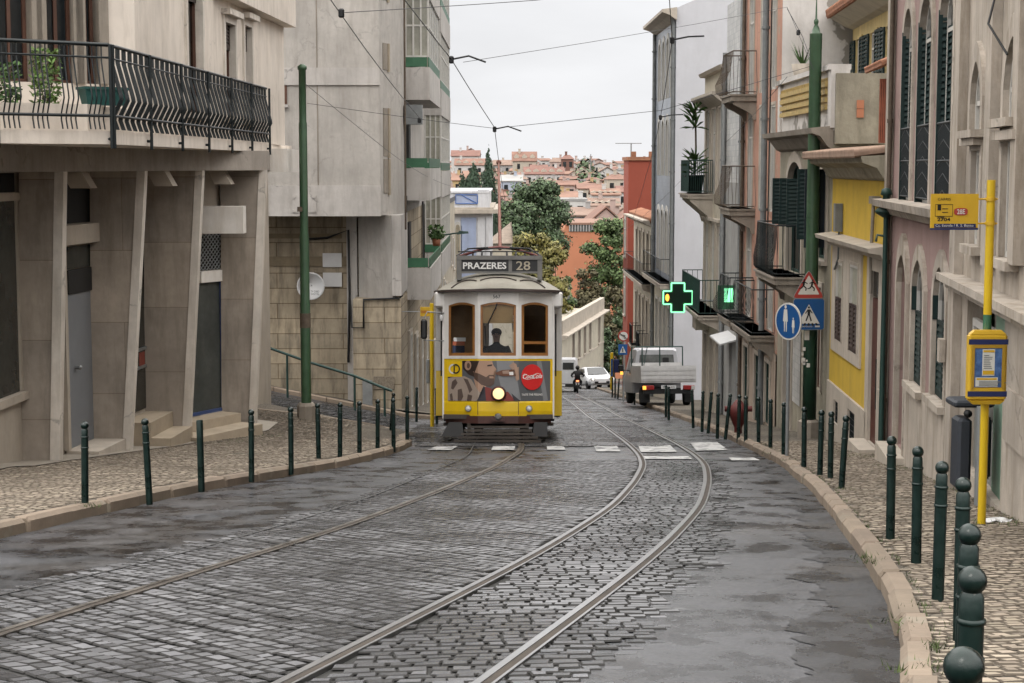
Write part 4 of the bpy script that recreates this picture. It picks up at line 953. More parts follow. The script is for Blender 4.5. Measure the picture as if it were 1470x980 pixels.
# ================================================================== RIGHT SIDE
# R1 ornate cream building ------------------------------------------------
F = Fr((3.9, 9.9), (5.1, 19.75), 1)
t = thing('building', rootat(F, 4), 'cream ornate building with pointed windows at the right edge behind the bus stop', 'building')
holes = []; wins = []
def win(px0, px1, pyt, pyb, arch=None, ahk=.3):
    u0, u1, z0, z1 = F.rect(px0, px1, pyt, pyb); h = (u0, u1, z0, z1) if not arch else (u0, u1, z0, z1, arch, (z1-z0)*ahk); holes.append(h); return h
TOP = 7.2
a1 = win(1399, 1414, 88, 196, 'point', .55); a2 = win(1448, 1472, 52, 186, 'point', .55)
b1 = win(1399, 1411, 216, 352); b2 = win(1443, 1462, 203, 372)
uu = F.hit(1500, 200)[0]; a3 = (uu-.2-.7, uu-.9+.6, a2[2], a2[3], 'point', .8); b3 = (uu-.9, uu-.3, b2[2], b2[3])
us0, uz0 = F.hit(1441, 520); us1, _ = F.hit(1387, 520); zt = F.hit(1415, 425)[1]
shop = (us0, us1, gz(F, us0, .12), zt); holes.append(shop)
b = MB(); wall(b, F, 0, F.len, gz(F, F.len)-.5, TOP, [a1, a2, b1, b2, shop]); b.build('wall', M['ornate_cream'], t)
body(F, t, 0, F.len, gz(F, F.len)-.5, TOP, 8, M['ornate_cream'])
for h in (a1, a2): window(F, t, h, 'ornate_cream', 'wood_white', 'pane_pale', sw=.13, mull=1, trans=1, sp=.05, dep=.06)
for h in (b1, b2): window(F, t, h, 'ornate_cream', 'wood_white', 'pane_pale', sw=.13, mull=2, trans=0, sp=.05, cap=.08, dep=.06)
for px, wd in ((1381, .42), (1428, .36), (1468, .3)):
    u, _ = F.hit(px, 300); z1_ = F.hit(px, 400)[1]+.12; b = MB(); b.fbox(F, u-wd/2, u+wd/2, z1_ if px > 1400 else gz(F, u)-.3, TOP, .002, .10); b.build('pilaster', M['ornate_cream'], t)
u0 = F.hit(1470, 420)[0]-2; u1 = F.hit(1374, 420)[0]; zl = F.hit(1420, 418)[1]
b = MB(); b.fbox(F, u0, u1, zl-.03, zl+.05, .003, .24); b.fbox(F, u0, u1, zl-.12, zl-.03, .003, .14); b.build('ledge', M['ornate_cream'], t)
b = MB(); b.fbox(F, 0, F.len, gz(F, 0)-.9, gz(F, 0)-.3, .002, .05); 
cornice(F, t, 0, F.len, TOP-.34, CPROF, 'ornate_cream')
b = MB(); b.fbox(F, us0+.02, us0+(us1-us0)*.42, shop[2], shop[3], -.12, -.08); d = b.build('door', mat('door_green_grey', (.16, .26, .19), .5, .1, 3), t)
b = MB(); b.sphere(F.p(us0+.1, shop[2]+1, -.06), .03); b.build('handle', M['galv'], d)
b = MB(); b.fbox(F, us0+(us1-us0)*.44, us1-.02, shop[2], shop[3]-.7, -.14, -.1); b.build('shop_panel', mat('grey_panel', (.22, .225, .21), .6, .1, 3), t)
b = MB(); ring(b, F, arch_pts(us0+(us1-us0)*.5, us1-.12, shop[3]-1.2, shop[3]-.4), arch_pts(us0+(us1-us0)*.45, us1-.05, shop[3]-1.28, shop[3]-.32), -.1, -.05); sw_ = b.build('shop_window', M['wood_white'], t)
b = MB(); b.fbox(F, us0+(us1-us0)*.5, us1-.12, shop[3]-1.2, shop[3]-.4, -.09, -.085); b.build('pane', M['pane_pale'], sw_)
# plinth panels in relief
for px0, px1, y0, y1 in ((1444, 1468, 560, 640),):
    u0, u1, z0, z1 = F.rect(px0, px1, y0, y1); b = MB(); b.fbox(F, u0-1.5, u1, z0, z1, .002, .035); b.build('plinth_panel', M['ornate_cream'], t)
b = MB(); u, z = F.hit(1452, 6); b.tube([F.p(u, z+.3, .1), F.p(u-.3, z-.2, .25), F.p(u-.6, z-.5, .12)], .012, 5); b.build('cable', M['black'], t)
R1 = t
# R2 pink building --------------------------------------------------------
F = Fr((5.1, 19.75), (5.75, 26.06), 1)
t = thing('building', rootat(F, 3), 'pink building with tall narrow windows and pointed ground floor arches, beside the yellow house', 'building')
TOP = 7.6; holes = []
ups = [win(1297.5, 1312, 0, 292, 'round', .1), win(1321, 1342, -14, 297, 'round', .1), win(1350, 1373, -34, 302, 'round', .1)]
ups = []; holes = []
for a, c, zb in ((1298, 1311, 290), (1321, 1339, 294), (1350, 1370, 300)):
    u0, u1, z0, z1 = F.rect(a, c, 4, zb); ups.append((u0, u1, z0, F.hit(1335, -8)[1], 'round', .55))
lows = []
for a, c, yt, yb in ((1290, 1303, 364, 646), (1312.5, 1328.5, 372, 556), (1343, 1361, 382, 576)):
    u0, u1, z0, z1 = F.rect(a, c, yt, yb); lows.append((u0, u1, z0, z1, 'point', .42))
lows[0] = (lows[0][0], lows[0][1], gz(F, lows[0][0], .25), lows[0][3], 'point', .42)
b = MB(); zb = gz(F, F.len)-.5; wall(b, F, 0, F.len, zb, TOP, ups+lows); b.build('wall', M['pink_wall'], t)
body(F, t, 0, F.len, zb, TOP, 8, M['pink_wall'])
for h in ups: window(F, t, h, 'ornate_cream', 'wood_white', 'pane_pale', sw=.13, mull=1, trans=1, sp=.04, dep=.10)
for h in ups:   # iron grilles in front of the french windows, deep green leaf at the side
    g = MB(); z1 = h[2]+1.02; railing(g, F.p(h[0]+.02, h[2]+.02, .03), F.p(h[1]-.02, h[2]+.02, .03), 1.0, .07, .009, mid=.55)
    for k in range(5):
        zz = h[2]+.1+k*.2; g.tube([F.p(h[0]+.03, zz, .03), F.p((h[0]+h[1])/2, zz+.12, .03), F.p(h[1]-.03, zz, .03)], .008, 4)
    g.build('window_grille', M['iron_black'], t)
    q = MB(); G2 = Fr(F.A+F.u*h[1], F.A+F.u*h[1]+F.n, 1); louvre(q, G2, -.1, .05, h[2], h[3]-.3, .004); louvre(q, F, h[0]+(h[1]-h[0])*.62, h[1]-.04, h[2]+.02, h[3]-.5, -.095); q.build('shutter', M['shutter_green'], t)
for i, h in enumerate(lows):
    if i == 0:
        s = MB(); pi = arch_pts(*h[:4], 'point', h[5]); po = arch_pts(h[0]-.12, h[1]+.12, h[2], h[3]+.3, 'point', h[5]+.25); ring(s, F, pi, po, -.02, .06); s.build('door_surround', M['ornate_cream'], t)
        s = MB(); s.add([F.p(u, z, -.12) for u, z in pi], [tuple(range(len(pi)))]); d = s.build('door', mat('door_beige', (.26, .21, .16), .7, .12, 3, .3), t)
        s = MB(); s.sphere(F.p(h[0]+.12, h[2]+1, -.09), .025); s.build('handle', M['galv'], d)
        s = MB(); s.fbox(F, h[0]-.25, h[1]+.25, gz(F, h[0])-.2, h[2]-.005, .003, .28); s.build('doorstep', M['stone'], t)
    else: window(F, t, h, 'ornate_cream', 'wood_white', 'pane', sw=.13, mull=0, trans=0, sp=.05, shut='lower', lower=.58, dep=.07)
    if i: q = MB(); G2 = Fr(F.A+F.u*h[1], F.A+F.u*h[1]+F.n, 1); q.fbox(G2, -.09, .045, h[2]+(h[3]-h[2])*.58, h[3]-.35, .003, .02); q.build('shutter_leaf', M['shutter_green'], t)
u1_, zc = F.hit(1281, 296); u0_ = F.hit(1372, 316)[0]; zc = F.hit(1330, 305)[1]
b = MB(); b.loft([[F.p(u, zc+dz, w_) for w_, dz in [(0, -.14), (.08, -.12), (.14, -.03), (.26, .0), (.28, .1), (0, .12)]] for u in (-.0, F.len)]); b.build('string_course', M['ornate_cream'], t)
for px, wd in ((1283.5, .34), ):
    u, _ = F.hit(px, 400); b = MB(); b.fbox(F, F.len-wd, F.len-.01, zb, TOP, .003, .09); b.fbox(F, F.len-wd-.03, F.len-.005, zb, gz(F, F.len)+1.15, .004, .13); b.build('pilaster', M['ornate_cream'], t)
b = MB(); pts = []
z0a = F.hit(1372, 598)[1]; z1a = F.hit(1291, 545)[1]
b.hexa([F.p(0, zb, .003), F.p(F.len-.35, zb, .003), F.p(F.len-.35, zb, .05), F.p(0, zb, .05), F.p(0, z0a, .003), F.p(F.len-.35, z1a, .003), F.p(F.len-.35, z1a, .05), F.p(0, z0a, .05)]) if False else None
segs = sorted([(0, lows[2][0]-.13), (lows[2][1]+.13, lows[1][0]-.13), (lows[1][1]+.13, lows[0][0]-.13)])
def zpl(u): return z0a+(z1a-z0a)*u/F.len
for u0, u1 in segs: b.hexa([F.p(u0, zb, .003), F.p(u1, zb, .003), F.p(u1, zb, .05), F.p(u0, zb, .05), F.p(u0, zpl(u0), .003), F.p(u1, zpl(u1), .003), F.p(u1, zpl(u1), .05), F.p(u0, zpl(u0), .05)])
for h in lows[1:]: b.fbox(F, h[0]-.13, h[1]+.13, zb, h[2]-.1, .003, .052)
b.build('plinth', M['ornate_cream'], t)
cornice(F, t, 0, F.len, TOP-.34, CPROF, 'ornate_cream')
downpipe(F, t, F.len-.42, gz(F, F.len), TOP-.4, 'rust_iron', .035)
b = MB(); u, z = F.hit(1361, 500); b.fbox(F, 0.02, .2, z-.15, z+.12, .05, .12); b.build('utility_box', M['ornate_cream'], t)
# R3 yellow house ---------------------------------------------------------
F = Fr((5.75, 26.06), (5.97, 31.9), 1)
t = thing('building', rootat(F, 3), 'yellow two-storey house with stone window surround and tiled eave, between the pink and peeling buildings', 'building')
zb = gz(F, F.len)-.5; TOP = F.hit(1230, 222)[1]; holes = []
w1 = F.rect(1202, 1211.5, 376, 490); w2 = F.rect(1222, 1234, 380, 507); dr = F.rect(1250, 1262, 388, 640); dr = (dr[0], dr[1], gz(F, dr[0], .2), dr[3])
v1 = F.rect(1199.5, 1206, 575, 608); v2 = F.rect(1220, 1230, 590, 634)
hs_ = [w1, w2, dr, v1, v2]
b = MB(); wall(b, F, 0, F.len, zb, TOP, [(h[0]-.03, h[1]+.03, h[2]-.03, h[3]+.03) for h in hs_]); b.build('wall', M['yellow_wall'], t)
body(F, t, 0, F.len, zb, TOP, 7, M['old_plaster'])
# stone cladding round the windows and the door, plinth
def clad(px0, px1, yt, yb, holes, w1_=.035, nm='stone_surround'):
    u0, u1, z0, z1 = F.rect(px0, px1, yt, yb); b = MB(); hh = [h for h in holes]; wall(b, F, u0, u1, z0, z1, hh, .24, w=w1_)
    for k in ((u0, z0, u0, z1), (u1, z0, u1, z1), (u0, z0, u1, z0), (u0, z1, u1, z1)): b.quad(F.p(k[0], k[1], w1_), F.p(k[2], k[3], w1_), F.p(k[2], k[3], 0), F.p(k[0], k[1], 0))
    return b.build(nm, M['stone'], t)
clad(1196, 1238, 352, 516, [w1, w2]); clad(1245, 1274, 360, 655, [dr])
for h, sh in ((w1, 1), (w2, 1)):
    q = window(F, t, h, 'stone', 'wood_white', 'curtain', sw=.05, mull=0, trans=0, sill=False, wo=.035, shut='lower', lower=.55, shut_mat='shutter_brown', sp=.015, dep=.05)
b = MB(); b.fbox(F, dr[0], dr[1], dr[2], dr[3]-.45, -.06, -.015); b.fbox(F, dr[0]+.1, dr[1]-.1, dr[2]+.2, dr[2]+.9, -.015, -.0); b.fbox(F, dr[0]+.1, dr[1]-.1, dr[2]+1.05, dr[3]-.6, -.015, -.0); d = b.build('door', mat('door_redbrown', (.11, .035, .025), .45, .15, 4), t)
b = MB(); b.fbox(F, dr[0]+.1, dr[0]+.14, dr[2]+.6, dr[2]+1.4, .0, .03); b.build('handle', M['iron_black'], d)
b = MB(); b.fbox(F, dr[0], dr[1], dr[3]-.42, dr[3], -.06, -.02); b.build('fanlight', M['pane'], t)
b = MB(); b.fbox(F, dr[0]-.2, dr[1]+.25, zb, dr[2]-.005, .04, .32); b.build('doorstep', M['stone'], t)
za = F.hit(1236, 606)[1]; zc_ = F.hit(1196, 575)[1]; pu0 = F.hit(1245, 600)[0]
b = MB(); zp = (za+zc_)/2
wall(b, F, pu0+.01, F.len, zb, v1[3]+.25, [v1, v2], .04, w=.045); b.quad(F.p(pu0, v1[3]+.25, .045), F.p(F.len, v1[3]+.25, .045), F.p(F.len, v1[3]+.25, 0), F.p(pu0, v1[3]+.25, 0)); b.build('plinth', M['stone'], t)
for h in (v1, v2):
    g = MB(); 
    for k in range(7): u = h[0]+(h[1]-h[0])*(k+.5)/7; g.cyl(F.p(u, h[2], 0), F.p(u, h[3], 0), .012, n=5)
    for k in range(5): z = h[2]+(h[3]-h[2])*(k+.5)/5; g.cyl(F.p(h[0], z, 0), F.p(h[1], z, 0), .01, n=5)
    g.build('vent_grille', M['iron_black'], t)
    g = MB(); g.fbox(F, h[0], h[1], h[2], h[3], -.15, -.1); g.build('vent_void', M['black'], t)
zl = F.hit(1230, 349)[1]; b = MB(); b.loft([[F.p(u, zl+dz, w_) for w_, dz in [(0, -.16), (.08, -.14), (.12, -.05), (.3, -.02), (.32, .05), (0, .09)]] for u in (0, F.len)]); b.build('ledge', M['stone'], t)
zt = F.hit(1230, 256)[1]; b = MB(); b.fbox(F, 0, F.len, zt, zt+.06, .002, .07); b.fbox(F, 0, F.len, zt+.06, TOP, .002, .04); b.loft([[F.p(u, TOP-.2+dz, w_) for w_, dz in [(.03, -.22), (.1, -.18), (.2, -.02), (.42, .06), (.45, .16), (0, .18)]] for u in (0, F.len)]); b.build('cornice', M['old_plaster'], t)
b = MB(); tileroof(b, F, .0, F.len+.25, TOP+.0, .55, TOP+.06, .05, .14); b.build('roof', mat('weathered_tile', (.36, .24, .175), .9, .3, 3, .4), t)
# roof terrace box, red gate and the set back upper floor
b = MB(); b.box(5.98, 6.9, 31.72, 31.9, Z(206, 31.8), Z(105, 31.8)); b.box(5.98, 6.1, 31.9, 38.2, Z(206, 31.8), Z(112, 33)-.3); o = b.build('parapet_box', M['old_plaster'], t)
q = P(1235, 156, 31.7); b = MB(); b.box(q.x-.065, q.x+.065, 31.69, 31.715, q.z+.005, q.z+.16); b.box(q.x-.065, q.x+.065, 31.69, 31.715, q.z-.16, q.z-.005); b.build('terracotta_vent', M['orange_wall'], o)
gx0, gx1 = X(1263, 30, 150), X(1285, 30, 150); z0_, z1_ = Z(205, 30), Z(113, 30); b = MB(); b.box(gx0, gx1, 30, 30.04, z0_, z1_)
for k in range(9): x_ = gx0+(gx1-gx0)*k/8; b.box(x_-.012, x_+.012, 29.965, 29.999, z0_, z1_)
b.build('terrace_gate', mat('gate_rust', (.33, .10, .055), .6, .2, 4, .3), t)
F3 = Fr((X(1264, 31, 100), 31), (X(1290, 28.6, 100), 28.6), -1); b = MB(); tileroof(b, F3, 0, F3.len, 3.2, .28, 3.3, .02, .12); b.build('gate_roof', M['tile_roof'], t)
F2 = Fr((7.2, 32.2), (7.55, 38.3), 1); ztp = F2.hit(1240, 17)[1]
b = MB(); sh = [F2.rect(1231, 1238, 56, 128), F2.rect(1251, 1260, 46, 128), F2.rect(1274, 1284, 36, 128)]; wall(b, F2, 0, F2.len, TOP-.3, ztp, sh); b.build('upper_wall', M['pale_yellow_wall'], t)
body(F2, t, 0, F2.len, TOP-.3, ztp, 4, M['pale_yellow_wall'], w=-.25, name='upper_core')
for h in sh: window(F2, t, h, 'pale_yellow_wall', 'wood_white', 'pane', sw=.06, shut='open', mull=1, trans=1, shw=.95, sill=False, dep=.05)
b = MB(); b.loft([[F2.p(u, ztp+dz, w_) for w_, dz in [(0, -.25), (.15, -.2), (.5, .0), (.55, .05), (0, .05)]] for u in (-.5, F2.len)]); b.build('upper_cornice', M['cream_plaster'], t)
b = MB(); tileroof(b, F2, -.5, F2.len, ztp+.08, .6, ztp+.2, .1, .2); b.build('upper_roof', M['tile_roof'], t)
b = MB(); u, z = F.hit(1209, 308); b.fbox(F, u-.12, u+.12, z-.3, z+.2, .01, .14); b.tube([F.p(u, z-.3, .05), F.p(u+.05, z-.8, .05), F.p(u+.4, z-1.0, .06)], .02, 5); b.build('meter_box', M['pipe_grey'], t)
b = MB(); u, z = F.hit(1262, 287); b.fbox(F, u-.2, u+.25, z-.06, z+.06, .01, .12); b.tube([F.p(u+.2, z, .05), F.p(u+.35, z-.9, .05), F.p(u+.3, z-1.5, .05)], .03, 5); b.build('cable_box', M['stone_dark'], t)
# R4 peeling white building ----------------------------------------------
F = Fr((5.97, 31.9), (6.0, 38.4), 1)
t = thing('building', rootat(F, 3), 'peeling white building with a tiled parapet and big dark green shutters behind the green pole', 'building')
zb = gz(F, F.len)-.5; TOP = F.hit(1158, 112)[1]
dw = F.rect(1131, 1152, 232, 392); dw = (dw[0], dw[1], dw[2], dw[3], 'round', .5); gd = [F.rect(1126, 1137, 440, 618), F.rect(1168, 1180, 410, 560)]
gd = [(h[0], h[1], gz(F, h[0], .1) if i == 0 else h[2], h[3]) for i, h in enumerate(gd)]
d2 = F.rect(1170, 1187, 250, 372)
b = MB(); wall(b, F, 0, F.len, zb, TOP-1.3, [dw, d2]+gd); b.build('wall', M['old_plaster'], t)
body(F, t, 0, F.len, zb, TOP-1.35, 9.0, M['old_plaster'])
window(F, t, dw, 'stone', 'wood_green', 'pane', sw=.14, shut=None); window(F, t, d2, 'stone', 'wood_green', 'pane', sw=.12)
for (ua, ub, zt_, zb_) in ((F.hit(1126, 300)[0], F.hit(1117, 300)[0], 241, 338), ):
    pass
for u in (dw[0]-.02, dw[1]+.02, (dw[0]+dw[1])/2):    # leaves standing out from the wall
    q = MB(); G2 = Fr(F.A+F.u*u, F.A+F.u*u+F.n, 1); louvre(q, G2, .01, .34, dw[2]+1.0 if u != (dw[0]+dw[1])/2 else dw[2]+1.02, dw[3]-.35, -.02); q.build('shutter', M['shutter_green'], t)
q = MB(); G2 = Fr(F.A+F.u*(d2[0]+.05), F.A+F.u*(d2[0]+.05)+F.n, 1); q.fbox(G2, .01, .42, d2[2]+.25, d2[3]+.1, -.02, .02); q.build('shutter', mat('shutter_navy', (.012, .020, .028), .5, .2, 4), t)
q = MB(); G2 = Fr(F.A+F.u*(d2[1]), F.A+F.u*(d2[1])+F.n, 1); louvre(q, G2, .01, .36, d2[2]+.35, d2[3]+.1, -.02); q.build('shutter', M['shutter_green'], t)
balcony(F, t, dw[0]-.5, dw[1]+.5, dw[2], .62, 1.05, .16, 'stone_dark', 'iron_black', .08, .1, 2, .5)
zc = F.hit(1158, 195)[1]; cornice(F, t, 0, F.len, zc-.2, [(0, -.1), (.1, -.05), (.25, .15), (.4, .2), (.42, .3), (0, .34)], 'stone_dark')
b = MB(); zq = F.hit(1158, 186)[1]; zq2 = TOP; b.fbox(F, 0, F.len, zc+.05, zq2, -.25, .02); b.fbox(F, -.02, F.len+.1, zq2, zq2+.1, -.3, .12); b.fbox(F, F.len-.3, F.len+.03, zc+.1, zq2+.001, -.28, .07); b.fbox(F, -.03, .3, zc+.1, zq2+.001, -.28, .07); b.build('parapet', M['peeling_white'], t)
b = MB(); b.fbox(F, .45, F.len-.45, zc+.45, zq2-.12, .021, .05)
for k in range(4): z = zc+.45+(zq2-.6-zc)*k/4; b.fbox(F, .45, F.len-.45, z, z+.09, .05, .10)
for k in range(40): u = .5+k*.14; b.fbox(F, u, u+.05, zq2-.45, zq2-.14, .05, .085)
b.build('tiled_band', M['tile_yellow'], t)
for h in gd: window(F, t, h, 'stone', 'wood_brown', 'pane', sw=.1, sill=False, mull=0, trans=1)
b = MB(); u0, u1, z0, z1 = F.rect(1139, 1150, 470, 580); 
wall(b, F, u0, u1, z0, z1, [], 0, w=.02); b.build('ground_tile_panel', M['white_tile'], t)
b = MB(); u, z = F.hit(1145, 118); b.lathe([(.18, 0), (.24, .25), (.2, .25)], F.p(u, TOP+.1, -.1), 10); o = b.build('roof_pot', M['stone'], t)
b = MB(); rg = random.Random(2)
for k in range(16): a = rg.uniform(0, 6.28); c0 = F.p(u, TOP+.3, -.1); d_ = Vector((math.cos(a)*.3, math.sin(a)*.3, rg.uniform(.35, .6))); s_ = d_.cross(Vector((0, 0, 1))).normalized()*.03; b.add([c0-s_, c0+s_, c0+d_], [(0, 1, 2)])
b.build('leaves', mat('leaf_house', (.07, .14, .035), .6, .3, 3, island=.3), o)
# R5 salmon building -------------------------------------------------------
F = Fr((6.0, 38.4), (6.0, 44.3), 1)
t = thing('building', rootat(F, 3), 'salmon pink peeling house with rusty bulging balconies and a grey drainpipe', 'building')
zb = gz(F, F.len)-.5; TOP = 8.4; hs_ = []; bz = [F.hit(1086, 135)[1], F.hit(1086, 300)[1], F.hit(1086, 462)[1]]
cols = [F.rect(1106.5, 1113, 170, 240)[:2], F.rect(1091, 1097, 170, 240)[:2], F.rect(1075, 1081, 170, 240)[:2]]
zt3 = [bz[0]+2.5, bz[1]+2.45, bz[2]+2.35]
for c in cols:
    for k in range(3): hs_.append((c[0], c[1], bz[k]+(0.0), zt3[k]))
gh = [(c[0], c[1], gz(F, c[0], .1), bz[2]-.75) for c in cols]
b = MB(); wall(b, F, 0, F.len, bz[2]-.45, TOP, hs_); b.build('wall', M['salmon_wall'], t)
b = MB(); wall(b, F, 0, F.len, zb, bz[2]-.45, gh, w=.03); b.build('ground_floor', mat('pale_salmon', (.42, .33, .26), .85, .15, 1.4, .45), t)
body(F, t, 0, F.len, zb, TOP, 8, M['peeling_white'])
for h in hs_: window(F, t, h, 'stone', 'wood_white', 'pane_pale', sw=.07, mull=1, trans=1, sill=False, sp=.02, dep=.05)
for h in gh: window(F, t, h, 'stone', 'wood_green', 'pane', sw=.1, mull=1, trans=1, sill=False, wo=.03, dep=.06)
for k, mt in ((0, 'rust_iron'), (1, 'rust_iron'), (2, 'iron_black')):
    balcony(F, t, cols[2][0]-.55, F.len-.1, bz[k], .62, 1.05, .17, 'stone_dark', mt, .2, .16, 2, .45)
balcony(F, t, cols[0][0]-.35, cols[1][1]+.5, bz[2]-.05, .55, 1.05, .15, 'stone_dark', 'iron_black', .16, .2, 2, .45)
downpipe(F, t, F.hit(1103, 300)[0], gz(F, 2), TOP, 'pipe_grey', .075, .12); downpipe(F, t, F.len-.12, gz(F, F.len), TOP, 'rust_iron', .05)
b = MB(); u, _ = F.hit(1110, 300); b.tube([F.p(u, TOP, .1), F.p(u-.1, 3, .12), F.p(u+.15, 0, .1), F.p(u, -2, .12)], .015, 5); b.build('hanging_cable', M['black'], t)
# R6 white tiled strip ----------------------------------------------------
F = Fr((6.0, 44.3), (6.0, 48.2), 1)
t = thing('building', rootat(F, 2), 'narrow white tiled house front between two grey drainpipes', 'building')
zb = gz(F, F.len)-.5; TOP = F.hit(1050, 4)[1]; zs = F.hit(1054, 262)[1]
sd_ = F.rect(1046, 1058, 490, 592); sd_ = (sd_[0], sd_[1], gz(F, sd_[0], .15), sd_[3])
b = MB(); wall(b, F, 0, F.len, zs, TOP, []); b.build('wall', M['white_tile'], t)
b = MB(); wall(b, F, 0, F.len, zb, zs, [sd_]); b.build('lower_wall', mat('grey_render', (.37, .365, .35), .85, .14, 1.3, .5), t)
body(F, t, 0, F.len, zb, TOP, 8, M['white_wall'])
b = MB(); b.fbox(F, sd_[0], sd_[1], sd_[2], sd_[3], -.12, -.08); d = b.build('door', mat('grey_door', (.30, .30, .29), .6, .1, 3), t)
b = MB(); b.sphere(F.p(sd_[0]+.25, sd_[2]+1.0, -.05), .05); b.build('handle', M['black'], d)
b = MB(); u0, u1 = sd_[0]-.3, sd_[1]+.3; b.hexa([F.p(u0, sd_[3]+.15, .0), F.p(u1, sd_[3]+.15, 0), F.p(u1, sd_[3]+.02, .5), F.p(u0, sd_[3]+.02, .5), F.p(u0, sd_[3]+.2, 0), F.p(u1, sd_[3]+.2, 0), F.p(u1, sd_[3]+.06, .5), F.p(u0, sd_[3]+.06, .5)]); b.build('door_canopy', M['plastic_white'], t)
downpipe(F, t, .12, gz(F, 0), TOP, 'galv', .07); downpipe(F, t, F.len-.1, gz(F, F.len), TOP-1.3, 'galv', .06)
# R7 balcony house --------------------------------------------------------
F = Fr((6.0, 48.2), (6.0, 53.6), 1)
t = thing('building', rootat(F, 3), 'narrow beige house with green balconies jutting out beside the pharmacy cross', 'building')
zb = gz(F, F.len)-.5; TOP = F.hit(1022, 108)[1]+.0; hs_ = []; bzs = [F.hit(1022, 278)[1], F.hit(1022, 442)[1]]
cu = [(.6, 1.5), (2.2, 3.1), (3.8, 4.7)]
for zz in bzs:
    for c in cu: hs_.append((c[0], c[1], zz, zz+2.5))
gh = [(c[0], c[1], gz(F, c[0], .1), bzs[1]-.9) for c in cu]
b = MB(); wall(b, F, 0, F.len, zb, TOP, hs_+gh); b.build('wall', M['cream_plaster'], t)
body(F, t, 0, F.len, zb, TOP, 8, M['white_wall'], name='rear_block')
for h in hs_: window(F, t, h, 'stone', 'wood_white', 'pane_pale', sw=.13, mull=1, trans=1, sill=False, cap=.08, dep=.06)
for h in gh: window(F, t, h, 'stone', 'pipe_grey', 'pane', sw=.12, mull=1, trans=1, sill=False)
cornice(F, t, -.1, F.len+.15, TOP-1.0, [(0, 0), (.1, .05), (.3, .2), (.42, .3), (.42, .38), (0, .4)], 'stone'); cornice(F, t, -.05, F.len+.1, TOP, [(-.1, 0), (.15, .02), (.2, .12), (-.1, .14)], 'stone')
balcony(F, t, 2.9, F.len-.05, bzs[0], .75, 1.0, .14, 'stone', 'wood_green', 0, .06, 2, .75, r=.012); balcony(F, t, .3, F.len-.05, bzs[1], .68, 1.0, .14, 'stone', 'wood_green', 0, .14, 3, .4, r=.012)
downpipe(F, t, .1, gz(F, 0), TOP, 'galv', .06)
b = MB(); b.fbox(F, 3.4, 4.4, bzs[1]-.72, bzs[1]-.2, .02, .42); b.build('awning_box', M['stone'], t)
# potted plant on the balcony
pt = F.p(3.9, bzs[0], .45); o = thing('potted_plant', pt, 'tall palm-like plant in a black pot on the upper green balcony', 'plant')
b = MB(); b.lathe([(.0, 0), (.22, .0), (.28, .5), (.31, .5), (.31, .56), (.26, .56)], pt, 12); b.build('pot', M['black'], o)
b = MB(); rg = random.Random(3)
for k in range(90):
    a = rg.uniform(0, 6.28); base = pt+Vector((rg.uniform(-.03, .03), 0, rg.choice([.6, .8, 1.0, 2.0, 2.2, 2.4, 2.5]))); l = rg.uniform(.3, .6); d_ = Vector((math.cos(a)*l, math.sin(a)*l, rg.uniform(-.1, .45))); s_ = d_.cross(Vector((0, 0, 1))).normalized()*.03
    b.add([base-s_, base+s_, base+d_*.6+s_+Vector((0, 0, .05)), base+d_, base+d_*.6-s_+Vector((0, 0, .05))], [(0, 1, 2, 3, 4)])
b.build('leaves', M['leaf_house'], o)
b = MB(); b.tube([pt+Vector((0, 0, .4)), pt+Vector((.03, 0, 1.4)), pt+Vector((0, 0, 2.5))], .03, 6); b.build('stem', M['rust_iron'], o)
# R8 tall white and blue tiled block --------------------------------------
F = Fr((6.6, 69.5), (6.5, 77.7), 1)
t = thing('building', rootat(F, 3), 'tall block with blank white side wall and blue tiled front behind the silver truck', 'building')
zb = gz(F, F.len)-.5; TOP = F.hit(955, 30)[1]; zt_ = F.hit(955, 400)[1]
hs_ = []
for k, (yt, yb) in enumerate(((58, 142), (172, 252), (302, 392))):
    for j in range(4): u = .9+j*1.75; hs_.append((u, u+.85, F.hit(955, yb)[1], F.hit(955, yt)[1], 'round', .35))
for j in range(4): u = .9+j*1.75; hs_.append((u, u+.9, zt_-3.6, zt_-1.1)); 
b = MB(); wall(b, F, 0, F.len, zt_-.2, TOP, [h for h in hs_ if h[2] > zt_-.3]); b.build('wall', M['blue_tile'], t)
b = MB(); wall(b, F, 0, F.len, zb, zt_-.2, [h for h in hs_ if h[2] < zt_-.3], w=.03); b.build('lower_wall', M['cream_plaster'], t)
b = MB(); b.fbox(F, 0.0, F.len, zb, TOP-.02, -16, -.3); b.build('core', M['white_wall'], t)
b = MB(); b.loft([[Vector((x, 69.45, z)) for x, z in ((6.6, zb), (22, zb), (22, TOP), (14.5, TOP+3.6), (6.6, TOP+.15))], [Vector((x, 69.7, z)) for x, z in ((6.6, zb), (22, zb), (22, TOP), (14.5, TOP+3.6), (6.6, TOP+.15))]]); b.build('side_wall', M['white_wall'], t)
for h in hs_: window(F, t, h, 'wood_white', 'wood_white', 'pane_pale', sw=.14, mull=1, trans=1, sill=h[2] < zt_, wo=.03 if h[2] < zt_-.3 else 0)
cornice(F, t, -.3, F.len+.2, TOP-.34, [(0, 0), (.1, .05), (.3, .2), (.6, .3), (.6, .42), (0, .5)], 'stone')
downpipe(F, t, .08, gz(F, 0), TOP-.2, 'pipe_grey', .09, .1); downpipe(F, t, F.len-.15, gz(F, F.len), TOP-.3, 'pipe_grey', .09, .1)
balcony(F, t, .2, F.len, zt_, .55, 1.0, .2, 'stone', 'iron_black', 0, .45, 4, .3, r=.012)
